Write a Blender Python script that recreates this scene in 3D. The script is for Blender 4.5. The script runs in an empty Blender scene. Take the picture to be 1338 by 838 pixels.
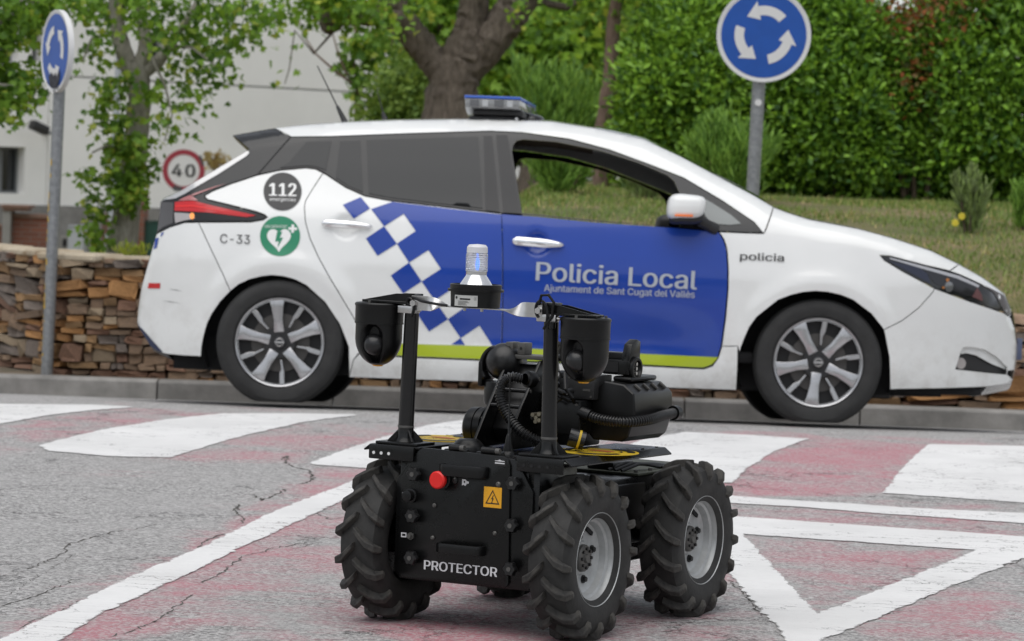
import bpy, bmesh, math, random
import numpy as np
from mathutils import Vector, Matrix
from mathutils.geometry import delaunay_2d_cdt

scene = bpy.context.scene
R = math.radians

# ------------------------------------------------------------------ camera
FPX, CX, CY, WPX = 4300.0, 669.0, 419.0, 1338.0     # focal length and centre in photograph pixels
ROLL = R(2.1)
CAM_H, HORIZON = 1.18, 219.0
PITCH = math.atan((CY - HORIZON) / FPX)
CAM = Vector((0, 0, CAM_H))
FWD = Vector((0, math.cos(PITCH), -math.sin(PITCH)))
UP0 = Vector((0, math.sin(PITCH), math.cos(PITCH)))
RIGHT0 = Vector((1, 0, 0))
c_right = RIGHT0 * math.cos(ROLL) + UP0 * math.sin(ROLL)
c_up = UP0 * math.cos(ROLL) - RIGHT0 * math.sin(ROLL)
cam_data = bpy.data.cameras.new('camera')
cam_data.sensor_width = 36.0
cam_data.lens = 36.0 * FPX / WPX
cam_data.clip_start, cam_data.clip_end = 0.1, 2000.0
cam_data.dof.use_dof = True
cam_data.dof.focus_distance = 8.45
cam_data.dof.aperture_fstop = 9.0
cam = bpy.data.objects.new('camera', cam_data)
scene.collection.objects.link(cam)
cam.matrix_world = Matrix(((c_right.x, c_up.x, -FWD.x, CAM.x), (c_right.y, c_up.y, -FWD.y, CAM.y),
                           (c_right.z, c_up.z, -FWD.z, CAM.z), (0, 0, 0, 1)))
scene.camera = cam

# ------------------------------------------------------------------ sky and sun (overcast daylight)
SUN_EL, SUN_AZ = R(70), R(200)
world = bpy.data.worlds.new('World')
scene.world = world
world.use_nodes = True
wn, wl = world.node_tree.nodes, world.node_tree.links
wn.clear()
sky = wn.new('ShaderNodeTexSky')
sky.sky_type = 'NISHITA'
sky.sun_disc = False
sky.sun_elevation, sky.sun_rotation = SUN_EL, SUN_AZ
sky.dust_density, sky.air_density = 1.0, 1.0
hs = wn.new('ShaderNodeHueSaturation')
hs.inputs['Saturation'].default_value = 0.25
bg = wn.new('ShaderNodeBackground')
bg.inputs['Strength'].default_value = 0.11
wo = wn.new('ShaderNodeOutputWorld')
wl.new(sky.outputs[0], hs.inputs['Color'])
wl.new(hs.outputs[0], bg.inputs['Color'])
wl.new(bg.outputs[0], wo.inputs['Surface'])
sun_data = bpy.data.lights.new('sun', 'SUN')
sun_data.energy, sun_data.angle, sun_data.color = 1.5, R(75), (1.0, 0.97, 0.93)
sun = bpy.data.objects.new('sun', sun_data)
scene.collection.objects.link(sun)
sun_dir = Vector((math.sin(SUN_AZ) * math.cos(SUN_EL), math.cos(SUN_AZ) * math.cos(SUN_EL), math.sin(SUN_EL)))
sun.rotation_euler = (-sun_dir).to_track_quat('-Z', 'Y').to_euler()
sun.location = sun_dir * 40

scene.view_settings.view_transform = 'Standard'
scene.view_settings.look = 'None'
scene.view_settings.exposure = 0.4
scene.view_settings.gamma = 1.0
scene.view_settings.use_curve_mapping = False
scene.render.engine = 'CYCLES'
scene.cycles.max_bounces = 8
scene.cycles.transparent_max_bounces = 12

# ------------------------------------------------------------------ measuring: photograph pixel -> place
def ray(px, py):
    u, v = px - CX, py - CY
    cr, sr = math.cos(ROLL), math.sin(ROLL)
    u2, v2 = u * cr + v * sr, -u * sr + v * cr
    return RIGHT0 * u2 + FWD * FPX - UP0 * v2
def at(px, py, Y):
    d = ray(px, py)
    return CAM + d * (Y / d.y)
def on_plane(px, py, p0, n):
    d = ray(px, py)
    return CAM + d * ((p0 - CAM).dot(n) / d.dot(n))
def to_px(p):
    q = Vector(p) - CAM
    z = q.dot(FWD)
    return CX + FPX * q.dot(c_right) / z, CY - FPX * q.dot(c_up) / z

ROAD_S, ROAD_W, ROAD_Y = 0.075, 1.0, 15.95
def road_z(y):                                        # road falls away towards the kerb
    t = y - ROAD_Y
    return -ROAD_S / 2 * (t + math.sqrt(t * t + ROAD_W * ROAD_W))
def on_road(px, py):
    d = ray(px, py)
    lo, hi = 2.0, 30.0
    f = lambda Y: CAM_H + d.z / d.y * Y - road_z(Y)
    for _ in range(50):
        m = (lo + hi) / 2
        if f(m) > 0: lo = m
        else: hi = m
    return CAM + d * (lo / d.y)

# ------------------------------------------------------------------ helpers: objects, tags
rng = random.Random(7)
nrg = np.random.default_rng(11)
def tag(o, label=None, cat=None, group=None, kind=None):
    if label: o['label'] = label
    if cat: o['category'] = cat
    if group: o['group'] = group
    if kind: o['kind'] = kind
    return o
def link(o, parent=None):
    scene.collection.objects.link(o)
    if parent is not None: o.parent = parent
    return o
def empty(name, M=None, parent=None):
    o = bpy.data.objects.new(name, None)
    o.empty_display_size = 0.1
    link(o, parent)
    if M is not None: o.matrix_local = M
    return o
def frame(o, ex, ey, ez):
    return Matrix(((ex[0], ey[0], ez[0], o[0]), (ex[1], ey[1], ez[1], o[1]), (ex[2], ey[2], ez[2], o[2]), (0, 0, 0, 1)))
def obj(name, me, parent=None, M=None):
    o = bpy.data.objects.new(name, me)
    link(o, parent)
    if M is not None: o.matrix_local = M
    return o
def mesh_np(name, V, F, m, smooth=False):
    """V (n,3), F (m,k) arrays of equal-sided faces."""
    me = bpy.data.meshes.new(name)
    V = np.asarray(V, np.float32); F = np.asarray(F, np.int32)
    me.vertices.add(len(V)); me.vertices.foreach_set('co', V.ravel())
    k = F.shape[1]
    me.loops.add(F.size); me.loops.foreach_set('vertex_index', F.ravel())
    me.polygons.add(len(F))
    me.polygons.foreach_set('loop_start', np.arange(0, F.size, k, dtype=np.int32))
    if smooth: me.polygons.foreach_set('use_smooth', np.ones(len(F), bool))
    me.update(calc_edges=True)
    if m: me.materials.append(m)
    return me

class MB:
    """collects simple solids and links them as ONE mesh object"""
    def __init__(s): s.v, s.f = [], []
    def add(s, vs, fs):
        b = len(s.v)
        s.v += [tuple(v) for v in vs]
        s.f += [tuple(i + b for i in f) for f in fs]
        return s
    def box(s, c, d, M=None):
        x, y, z = d[0] / 2, d[1] / 2, d[2] / 2
        vs = [Vector((a * x, b * y, e * z)) for a in (-1, 1) for b in (-1, 1) for e in (-1, 1)]
        if M is not None: vs = [M @ v for v in vs]
        c = Vector(c)
        return s.add([v + c for v in vs], [(0, 1, 3, 2), (4, 6, 7, 5), (0, 4, 5, 1), (2, 3, 7, 6), (0, 2, 6, 4), (1, 5, 7, 3)])
    def box2(s, lo, hi):
        return s.box([(a + b) / 2 for a, b in zip(lo, hi)], [b - a for a, b in zip(lo, hi)])
    def cyl(s, p0, p1, r0, r1=None, n=20, caps=True):
        r1 = r0 if r1 is None else r1
        return s.lathe([(0, r0), ((Vector(p1) - Vector(p0)).length, r1)], p0, Vector(p1) - Vector(p0), n, caps)
    def lathe(s, prof, o, axis, n=32, caps=True, ref=None, closed=False):
        """prof: (along axis, radius)"""
        a = Vector(axis).normalized(); o = Vector(o)
        u = (Vector(ref) if ref is not None else (Vector((0, 0, 1)) if abs(a.z) < .9 else Vector((1, 0, 0))))
        u = (u - a * u.dot(a)).normalized(); w = a.cross(u)
        vs, fs = [], []
        for t, r in prof:
            for i in range(n):
                th = 2 * math.pi * i / n
                vs.append(o + a * t + (u * math.cos(th) + w * math.sin(th)) * r)
        m = len(prof)
        for j in range(m if closed else m - 1):
            j2 = (j + 1) % m
            for i in range(n):
                i2 = (i + 1) % n
                fs.append((j * n + i, j * n + i2, j2 * n + i2, j2 * n + i))
        if caps and not closed:
            fs.append(tuple(range(n))[::-1]); fs.append(tuple((m - 1) * n + i for i in range(n)))
        return s.add(vs, fs)
    def tube(s, pts, r, n=10, caps=True):
        pts = [Vector(p) for p in pts]
        rs = r if isinstance(r, (list, tuple)) else [r] * len(pts)
        vs, fs = [], []
        t0 = (pts[1] - pts[0]).normalized()
        u = t0.orthogonal().normalized()
        for k, p in enumerate(pts):
            t = (pts[min(k + 1, len(pts) - 1)] - pts[max(k - 1, 0)]).normalized()
            u = (u - t * u.dot(t)).normalized(); w = t.cross(u)
            for i in range(n):
                th = 2 * math.pi * i / n
                vs.append(p + (u * math.cos(th) + w * math.sin(th)) * rs[k])
        for k in range(len(pts) - 1):
            for i in range(n):
                i2 = (i + 1) % n
                fs.append((k * n + i, k * n + i2, (k + 1) * n + i2, (k + 1) * n + i))
        if caps:
            fs.append(tuple(range(n))[::-1]); fs.append(tuple((len(pts) - 1) * n + i for i in range(n)))
        return s.add(vs, fs)
    def ball(s, c, rad, n=16, m=10, M=None):
        c = Vector(c); rad = Vector(rad) if hasattr(rad, '__len__') else Vector((rad,) * 3)
        vs, fs = [], []
        for j in range(m + 1):
            ph = math.pi * j / m
            for i in range(n):
                th = 2 * math.pi * i / n
                v = Vector((rad.x * math.sin(ph) * math.cos(th), rad.y * math.sin(ph) * math.sin(th), rad.z * math.cos(ph)))
                vs.append(c + (M @ v if M is not None else v))
        for j in range(m):
            for i in range(n):
                i2 = (i + 1) % n
                fs.append((j * n + i, (j + 1) * n + i, (j + 1) * n + i2, j * n + i2))
        return s.add(vs, fs)
    def prism(s, poly, fn0, fn1):
        """poly of 2D points; fn0/fn1 lift to front and back"""
        n = len(poly)
        vs = [fn0(p) for p in poly] + [fn1(p) for p in poly]
        fs = [tuple(range(n)), tuple(range(n, 2 * n))[::-1]] + [(i, i + n, (i + 1) % n + n, (i + 1) % n) for i in range(n)]
        return s.add(vs, fs)
    def mesh(s, name, m, smooth=True, ang=35, bevel=0, seg=2, recalc=True):
        bm = bmesh.new()
        vv = [bm.verts.new(v) for v in s.v]
        for f in s.f:
            try: bm.faces.new([vv[i] for i in f])
            except ValueError: pass
        bmesh.ops.remove_doubles(bm, verts=bm.verts, dist=1e-5)
        if recalc: bmesh.ops.recalc_face_normals(bm, faces=bm.faces)
        if bevel:
            es = [e for e in bm.edges if len(e.link_faces) == 2 and e.calc_face_angle(0) > R(38)]
            bmesh.ops.bevel(bm, geom=es, offset=bevel, segments=seg, affect='EDGES', profile=.5, clamp_overlap=True)
        me = bpy.data.meshes.new(name)
        bm.to_mesh(me); bm.free()
        if m: me.materials.append(m)
        if smooth:
            me.polygons.foreach_set('use_smooth', [True] * len(me.polygons))
            me.set_sharp_from_angle(angle=R(ang))
        me.update()
        return me
    def build(s, name, m, parent=None, M=None, **k):
        return obj(name, s.mesh(name, m, **k), parent, M)

try:                                                  # a plain grotesque that ships with Blender; its built-in face otherwise
    import os
    FONT = bpy.data.fonts.load(os.path.join(bpy.utils.system_resource('DATAFILES'), 'fonts', 'Inter.woff2'))
except Exception:
    FONT = None
def cap_height():
    if 'h' not in CAPS:
        CAPS['h'] = 1.0
        CAPS['h'] = float(text_mesh('H', 0)[0][:, 1].max())
    return CAPS['h']
CAPS = {}
def text_mesh(string, bold=0.0, spacing=1.0):
    """flat glyph triangles, scaled so the text is 1 wide and starts at 0; returns verts (n,2), tris, height of capitals"""
    cu = bpy.data.curves.new('t', 'FONT')
    cu.body, cu.size, cu.offset, cu.space_character = string, 1.0, bold, spacing
    cu.resolution_u = 4
    cu.fill_mode = 'NONE'                              # outlines only: overlapping contours are joined below by their winding
    if FONT: cu.font = FONT
    o = bpy.data.objects.new('t', cu)
    scene.collection.objects.link(o)
    dg = bpy.context.evaluated_depsgraph_get()
    me = bpy.data.meshes.new_from_object(o.evaluated_get(dg))
    P = np.array([v.co[:2] for v in me.vertices]); E = np.array([e.vertices[:] for e in me.edges])
    bpy.data.objects.remove(o); bpy.data.curves.remove(cu); bpy.data.meshes.remove(me)
    vs, _, fs, _, _, _ = delaunay_2d_cdt([Vector(p) for p in P], [tuple(int(k) for k in e) for e in E], [], 0, 1e-6)
    V = np.array([v[:] for v in vs]); T = np.array([f for f in fs if len(f) == 3])
    C = V[T].mean(1)
    # directed outline: walk each loop so that every edge points along it
    nxt = {}
    adj = {}
    for a, b in E: adj.setdefault(a, []).append(b); adj.setdefault(b, []).append(a)
    seen = set(); W = np.zeros(len(C), int)
    for st in sorted(adj):
        if st in seen: continue
        lp = [st]; seen.add(st)
        cur = st + 1 if st + 1 in adj[st] else adj[st][0]
        while cur not in seen:
            lp.append(cur); seen.add(cur)
            cur = next((q for q in adj[cur] if q not in seen), st)
        A = P[lp]; B = np.roll(A, -1, 0)
        for (ax, ay), (bx, by) in zip(A, B):
            up = (ay <= C[:, 1]) & (by > C[:, 1]); dn = (ay > C[:, 1]) & (by <= C[:, 1])
            side = (bx - ax) * (C[:, 1] - ay) - (C[:, 0] - ax) * (by - ay)
            W += (up & (side > 0)).astype(int) - (dn & (side < 0)).astype(int)
    T = T[W != 0]
    x0, x1 = V[:, 0].min(), V[:, 0].max()
    V[:, 0] = (V[:, 0] - x0) / (x1 - x0)
    V[:, 1] /= cap_height()
    return V, T

# ------------------------------------------------------------------ helpers: materials
MATS = {}
def mat(name, col=(.5, .5, .5), rough=.5, metal=0.0, var=0.0, vscale=8.0, bump=0.0, bscale=60.0, coat=0.0, spec=None,
        trans=0.0, alpha=1.0, emit=None, estr=0.0, ior=None, rvar=0.0, objrand=0.0, col2=None, dist=.02):
    if name in MATS: return MATS[name]
    m = bpy.data.materials.new(name); m.use_nodes = True
    nt = m.node_tree; n, l = nt.nodes, nt.links
    b = n['Principled BSDF']
    b.inputs['Base Color'].default_value = (*col, 1)
    b.inputs['Roughness'].default_value = rough
    b.inputs['Metallic'].default_value = metal
    b.inputs['Coat Weight'].default_value = coat
    b.inputs['Coat Roughness'].default_value = .04
    if spec is not None: b.inputs['Specular IOR Level'].default_value = spec
    b.inputs['Transmission Weight'].default_value = trans
    b.inputs['Alpha'].default_value = alpha
    if ior: b.inputs['IOR'].default_value = ior
    if emit: b.inputs['Emission Color'].default_value = (*emit, 1); b.inputs['Emission Strength'].default_value = estr
    tc = n.new('ShaderNodeTexCoord')
    def noise(sc, det=6, co='Object'):
        t = n.new('ShaderNodeTexNoise'); t.inputs['Scale'].default_value = sc; t.inputs['Detail'].default_value = det
        t.inputs['Roughness'].default_value = .6
        l.new(tc.outputs[co], t.inputs['Vector']); return t
    if var or col2:
        t = noise(vscale); r = n.new('ShaderNodeValToRGB')
        c2 = col2 or tuple(c * (1 - var) for c in col)
        c1 = col if col2 else tuple(min(1, c * (1 + var)) for c in col)
        r.color_ramp.elements[0].position, r.color_ramp.elements[1].position = .35, .65
        r.color_ramp.elements[0].color = (*c2, 1); r.color_ramp.elements[1].color = (*c1, 1)
        l.new(t.outputs['Fac'], r.inputs[0]); out = r.outputs[0]
        if objrand:
            oi = n.new('ShaderNodeObjectInfo'); h = n.new('ShaderNodeHueSaturation')
            mr = n.new('ShaderNodeMapRange'); mr.inputs['To Min'].default_value, mr.inputs['To Max'].default_value = 1 - objrand, 1 + objrand
            l.new(oi.outputs['Random'], mr.inputs['Value']); l.new(mr.outputs[0], h.inputs['Value']); l.new(out, h.inputs['Color']); out = h.outputs[0]
        l.new(out, b.inputs['Base Color'])
    if rvar:
        t = noise(vscale * 1.7); mr = n.new('ShaderNodeMapRange')
        mr.inputs['From Min'].default_value, mr.inputs['From Max'].default_value = .35, .65
        mr.inputs['To Min'].default_value, mr.inputs['To Max'].default_value = max(0, rough - rvar), min(1, rough + rvar)
        l.new(t.outputs['Fac'], mr.inputs['Value']); l.new(mr.outputs[0], b.inputs['Roughness'])
    if bump:
        t = noise(bscale, 4); bp = n.new('ShaderNodeBump'); bp.inputs['Strength'].default_value = bump; bp.inputs['Distance'].default_value = dist
        l.new(t.outputs['Fac'], bp.inputs['Height']); l.new(bp.outputs[0], b.inputs['Normal'])
    MATS[name] = m
    return m

M_WHITE = mat('white car paint', (.78, .79, .78), .22, coat=.8, var=.02, vscale=3)
M_BLUE = mat('blue vinyl', (.012, .052, .33), .2, coat=.35, spec=.35, var=.05, vscale=2)
M_LIME = mat('lime vinyl', (.38, .47, .012), .35, coat=.3)
M_GLOSSBLACK = mat('gloss black trim', (.014, .015, .016), .2)
M_TRIM = mat('matt black trim', (.02, .02, .021), .5)
M_DARK = mat('dark cavity', (.008, .008, .009), .8)
M_TINT = mat('tinted window glass', (.009, .011, .013), .05, spec=.42)
M_CHROME = mat('chrome', (.85, .85, .86), .08, metal=1.0)
M_STEEL = mat('brushed steel', (.62, .61, .6), .32, metal=1.0, var=.1, vscale=30)
M_TYRE = mat('car tyre rubber', (.022, .022, .022), .75, var=.25, vscale=10, bump=.15, bscale=120)
M_SILVER = mat('silver wheel paint', (.46, .46, .47), .26, metal=.8, var=.04)
M_RIMDARK = mat('dark grey wheel pockets', (.018, .018, .019), .5, metal=.2)
M_LETTER = mat('grey reflective lettering', (.42, .45, .5), .4)
M_BLACKVINYL = mat('black vinyl', (.02, .02, .021), .45)
M_WHITEVINYL = mat('white vinyl', (.8, .8, .79), .4)
M_GREENVINYL = mat('green vinyl', (.012, .22, .11), .4)
M_RED = mat('red lens', (.55, .008, .012), .15, coat=.5)
M_CLEAR = mat('clear lens over reflector', (.45, .42, .41), .15, metal=.3, coat=.6)
M_ORANGE = mat('orange lens', (.9, .2, .03), .2)
M_AMBER = mat('amber bulb', (.42, .16, .04), .3)

def add_road_grime(m):
    """splashed road dirt low on the body, behind and around the wheels"""
    n, l = m.node_tree.nodes, m.node_tree.links
    b = n['Principled BSDF']; src = b.inputs['Base Color'].links[0].from_socket if b.inputs['Base Color'].links else None
    tc = n.new('ShaderNodeTexCoord'); sp = n.new('ShaderNodeSeparateXYZ'); l.new(tc.outputs['Object'], sp.inputs[0])
    mr = n.new('ShaderNodeMapRange'); mr.inputs['From Min'].default_value, mr.inputs['From Max'].default_value = .60, .17; l.new(sp.outputs['Z'], mr.inputs['Value'])
    t = n.new('ShaderNodeTexNoise'); t.inputs['Scale'].default_value = 9; t.inputs['Detail'].default_value = 8; t.inputs['Roughness'].default_value = .72; l.new(tc.outputs['Object'], t.inputs['Vector'])
    r2 = n.new('ShaderNodeMapRange'); r2.inputs['From Min'].default_value, r2.inputs['From Max'].default_value = .46, .72; l.new(t.outputs['Fac'], r2.inputs['Value'])
    mu = n.new('ShaderNodeMath'); mu.operation = 'MULTIPLY'; mu.use_clamp = True; l.new(mr.outputs[0], mu.inputs[0]); l.new(r2.outputs[0], mu.inputs[1])
    m2 = n.new('ShaderNodeMath'); m2.operation = 'MULTIPLY'; m2.inputs[1].default_value = .42; l.new(mu.outputs[0], m2.inputs[0])
    x = n.new('ShaderNodeMix'); x.data_type = 'RGBA'; l.new(m2.outputs[0], x.inputs[0])
    if src: l.new(src, x.inputs[6])
    else: x.inputs[6].default_value = b.inputs['Base Color'].default_value[:]
    x.inputs[7].default_value = (.30, .26, .21, 1)
    l.new(x.outputs[2], b.inputs['Base Color'])
add_road_grime(M_WHITE)

# ------------------------------------------------------------------ the road sheet
def nodes(m): return m.node_tree.nodes, m.node_tree.links
def math_node(n, l, op, a, b=None, clamp=False):
    x = n.new('ShaderNodeMath'); x.operation = op; x.use_clamp = clamp
    for i, s in enumerate((a, b)):
        if s is None: continue
        if isinstance(s, (int, float)): x.inputs[i].default_value = s
        else: l.new(s, x.inputs[i])
    return x.outputs[0]
def mix_node(n, l, f, a, b, mode='MIX'):
    x = n.new('ShaderNodeMix'); x.data_type = 'RGBA'; x.blend_type = mode
    if isinstance(f, (int, float)): x.inputs[0].default_value = f
    else: l.new(f, x.inputs[0])
    for i, s in ((6, a), (7, b)):
        if isinstance(s, tuple): x.inputs[i].default_value = (*s, 1)
        else: l.new(s, x.inputs[i])
    return x.outputs[2]
def noise_node(n, l, vec, sc, det=5, rough=.6, dist=0):
    t = n.new('ShaderNodeTexNoise'); t.inputs['Scale'].default_value = sc; t.inputs['Detail'].default_value = det
    t.inputs['Roughness'].default_value = rough; t.inputs['Distortion'].default_value = dist
    l.new(vec, t.inputs['Vector']); return t.outputs['Fac']
def ramp_node(n, l, f, a, b):
    r = n.new('ShaderNodeMapRange'); r.inputs['From Min'].default_value = a; r.inputs['From Max'].default_value = b
    l.new(f, r.inputs['Value']); return r.outputs[0]

def asphalt_base(name):
    m = bpy.data.materials.new(name); m.use_nodes = True
    n, l = nodes(m); b = n['Principled BSDF']
    tc = n.new('ShaderNodeTexCoord'); vec = tc.outputs['Object']
    fine = noise_node(n, l, vec, 330, 3, .75)
    vo = n.new('ShaderNodeTexVoronoi'); vo.inputs['Scale'].default_value = 120; l.new(vec, vo.inputs['Vector'])
    sx = n.new('ShaderNodeSeparateColor'); l.new(vo.outputs['Color'], sx.inputs[0])
    stone = sx.outputs[0]
    grain = math_node(n, l, 'ADD', math_node(n, l, 'MULTIPLY', fine, .62), math_node(n, l, 'MULTIPLY', stone, .38))
    mid = noise_node(n, l, vec, 2.2, 7, .65)
    clot = noise_node(n, l, vec, 26, 6, .7)
    streak = n.new('ShaderNodeMapping'); streak.inputs['Scale'].default_value = (.45, 4.5, 1); l.new(vec, streak.inputs['Vector'])
    st = noise_node(n, l, streak.outputs[0], 6, 7, .68)
    g = mix_node(n, l, ramp_node(n, l, grain, .34, .66), (.18, .176, .172), (.66, .652, .643))
    g = mix_node(n, l, math_node(n, l, 'MULTIPLY', ramp_node(n, l, clot, .40, .66), .30, True), g, (.16, .155, .15))
    g = mix_node(n, l, math_node(n, l, 'MULTIPLY', ramp_node(n, l, mid, .38, .68), .55, True), g, (.44, .433, .426))
    return m, n, l, b, vec, grain, mid, st, g, clot

def make_road_material():
    m, n, l, b, vec, grain, mid, st, g, clot = asphalt_base('asphalt with worn pink paint')
    # worn pink paint: painted zones (attribute) broken up by wear at several sizes
    at_ = n.new('ShaderNodeAttribute'); at_.attribute_name = 'pink_zone'
    w1 = noise_node(n, l, vec, 1.9, 9, .72, .6)
    w2 = noise_node(n, l, vec, 9, 7, .75, .3)
    wear = math_node(n, l, 'ADD', math_node(n, l, 'MULTIPLY', w1, .62), math_node(n, l, 'ADD', math_node(n, l, 'MULTIPLY', w2, .20), math_node(n, l, 'MULTIPLY', st, .18)))
    mask = math_node(n, l, 'SUBTRACT', math_node(n, l, 'ADD', wear, math_node(n, l, 'MULTIPLY', at_.outputs['Fac'], .30)), .612)
    mask = math_node(n, l, 'MULTIPLY', mask, 6.5, True)
    chip = ramp_node(n, l, grain, .62, .42)
    mask = math_node(n, l, 'MULTIPLY', mask, math_node(n, l, 'ADD', math_node(n, l, 'MULTIPLY', chip, .62), .32), True)
    wash = math_node(n, l, 'MULTIPLY', math_node(n, l, 'MULTIPLY', at_.outputs['Fac'], ramp_node(n, l, wear, .40, .58)), .18, True)
    g = mix_node(n, l, wash, g, (.46, .33, .33))
    pinkc = mix_node(n, l, w2, (.45, .12, .16), (.60, .27, .31))
    g = mix_node(n, l, mask, g, pinkc)
    # fine cracks
    vo = n.new('ShaderNodeTexVoronoi'); vo.feature = 'DISTANCE_TO_EDGE'; vo.inputs['Scale'].default_value = 1.3
    wv = n.new('ShaderNodeVectorMath'); wv.operation = 'ADD'
    tn = n.new('ShaderNodeTexNoise'); tn.inputs['Scale'].default_value = 3.3; tn.inputs['Detail'].default_value = 8; tn.inputs['Roughness'].default_value = .7; l.new(vec, tn.inputs['Vector'])
    l.new(vec, wv.inputs[0]); l.new(tn.outputs['Color'], wv.inputs[1]); l.new(wv.outputs[0], vo.inputs['Vector'])
    ck = math_node(n, l, 'SUBTRACT', 1.0, ramp_node(n, l, vo.outputs['Distance'], .002, .010), True)
    ck = math_node(n, l, 'MULTIPLY', ck, ramp_node(n, l, noise_node(n, l, vec, .9, 5), .50, .58), True)
    g = mix_node(n, l, math_node(n, l, 'MULTIPLY', ck, .8), g, (.05, .047, .043))
    l.new(g, b.inputs['Base Color'])
    b.inputs['Roughness'].default_value = .85
    bp = n.new('ShaderNodeBump'); bp.inputs['Strength'].default_value = .9; bp.inputs['Distance'].default_value = .007
    h = math_node(n, l, 'SUBTRACT', math_node(n, l, 'ADD', grain, math_node(n, l, 'MULTIPLY', clot, .5)), math_node(n, l, 'MULTIPLY', ck, 1.5))
    l.new(h, bp.inputs['Height']); l.new(bp.outputs[0], b.inputs['Normal'])
    return m

KERB_Y = 18.68
def kerb_y(x):                                       # gentle curve of the kerb
    return KERB_Y + 0.012 * x - 0.004 * x * x
def poly_inside(P, poly):
    P = np.asarray(P); poly = np.asarray(poly)
    x, y = P[:, 0], P[:, 1]
    ins = np.zeros(len(P), bool)
    j = len(poly) - 1
    for i in range(len(poly)):
        xi, yi = poly[i]; xj, yj = poly[j]
        c = ((yi > y) != (yj > y)) & (x < (xj - xi) * (y - yi) / (yj - yi + 1e-12) + xi)
        ins ^= c; j = i
    return ins
def xy(pts): return [tuple(on_road(*p)[:2]) for p in pts]

# pink painted areas (measured on the road), strength 0..1
PINK = [
    (xy([(0, 555), (0, 592), (50, 583), (150, 560), (290, 541), (165, 531), (120, 537)]), .62),
    (xy([(222, 599), (400, 607), (480, 578), (540, 556), (400, 552), (330, 567)]), .55),
    (xy([(60, 790), (266, 700), (400, 622), (520, 596), (500, 640), (330, 720), (150, 838), (0, 838)]), .72),
    (xy([(150, 838), (330, 720), (500, 640), (960, 640), (1000, 700), (1020, 838)]), .50),
    (xy([(500, 838), (560, 790), (700, 800), (700, 838)]), .85),
    (xy([(960, 630), (1050, 576), (1213, 581), (1152, 645), (965, 652)]), .80),
    (xy([(965, 655), (1338, 660), (1338, 702), (965, 690)]), .60),
    (xy([(971, 699), (1275, 720), (1068, 802)]), .62),
    (xy([(1074, 838), (1338, 728), (1338, 838)]), .66),
    (xy([(600, 600), (960, 560), (1338, 580), (1338, 640), (900, 640)]), .55),
]
def build_road():
    xs = np.concatenate([np.linspace(-60, -4, 30)[:-1], np.linspace(-4, 4, 131), np.linspace(4, 60, 30)[1:]])
    ys = np.concatenate([np.linspace(-48, 5, 20)[:-1], np.linspace(5, 20.4, 217)])
    X, Y = np.meshgrid(xs, ys)
    Y2 = Y.copy()
    for j in range(len(ys)):                          # last rows follow the kerb line
        t = max(0.0, (ys[j] - 16.9) / 3.5)
        Y2[j] = Y[j] * (1 - t) + t * np.array([kerb_y(max(-6, min(6, x))) + .06 for x in xs])
    t = Y2 - ROAD_Y
    Z = -ROAD_S / 2 * (t + np.sqrt(t * t + ROAD_W ** 2))
    V = np.stack([X, Y2, Z], -1).reshape(-1, 3)
    nx, ny = len(xs), len(ys)
    i = np.arange(nx * ny).reshape(ny, nx)
    F = np.stack([i[:-1, :-1], i[:-1, 1:], i[1:, 1:], i[1:, :-1]], -1).reshape(-1, 4)
    me = mesh_np('road', V, F, make_road_material(), True)
    z = np.full(len(V), .22)
    for poly, s in PINK: z = np.where(poly_inside(V[:, :2], poly), np.maximum(z, s), z)
    left = (V[:, 0] < -.35) & (z < .23) & (V[:, 1] < 12)
    z = np.where(left, .12, z)
    g = z.reshape(ny, nx)
    for _ in range(4):                                # soft edges of worn paint
        g = (g + np.roll(g, 1, 0) + np.roll(g, -1, 0) + np.roll(g, 1, 1) + np.roll(g, -1, 1)) / 5
    a = me.attributes.new('pink_zone', 'FLOAT', 'POINT'); a.data.foreach_set('value', g.ravel().astype(np.float32))
    tag(obj('road', me), kind='structure')
build_road()

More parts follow.
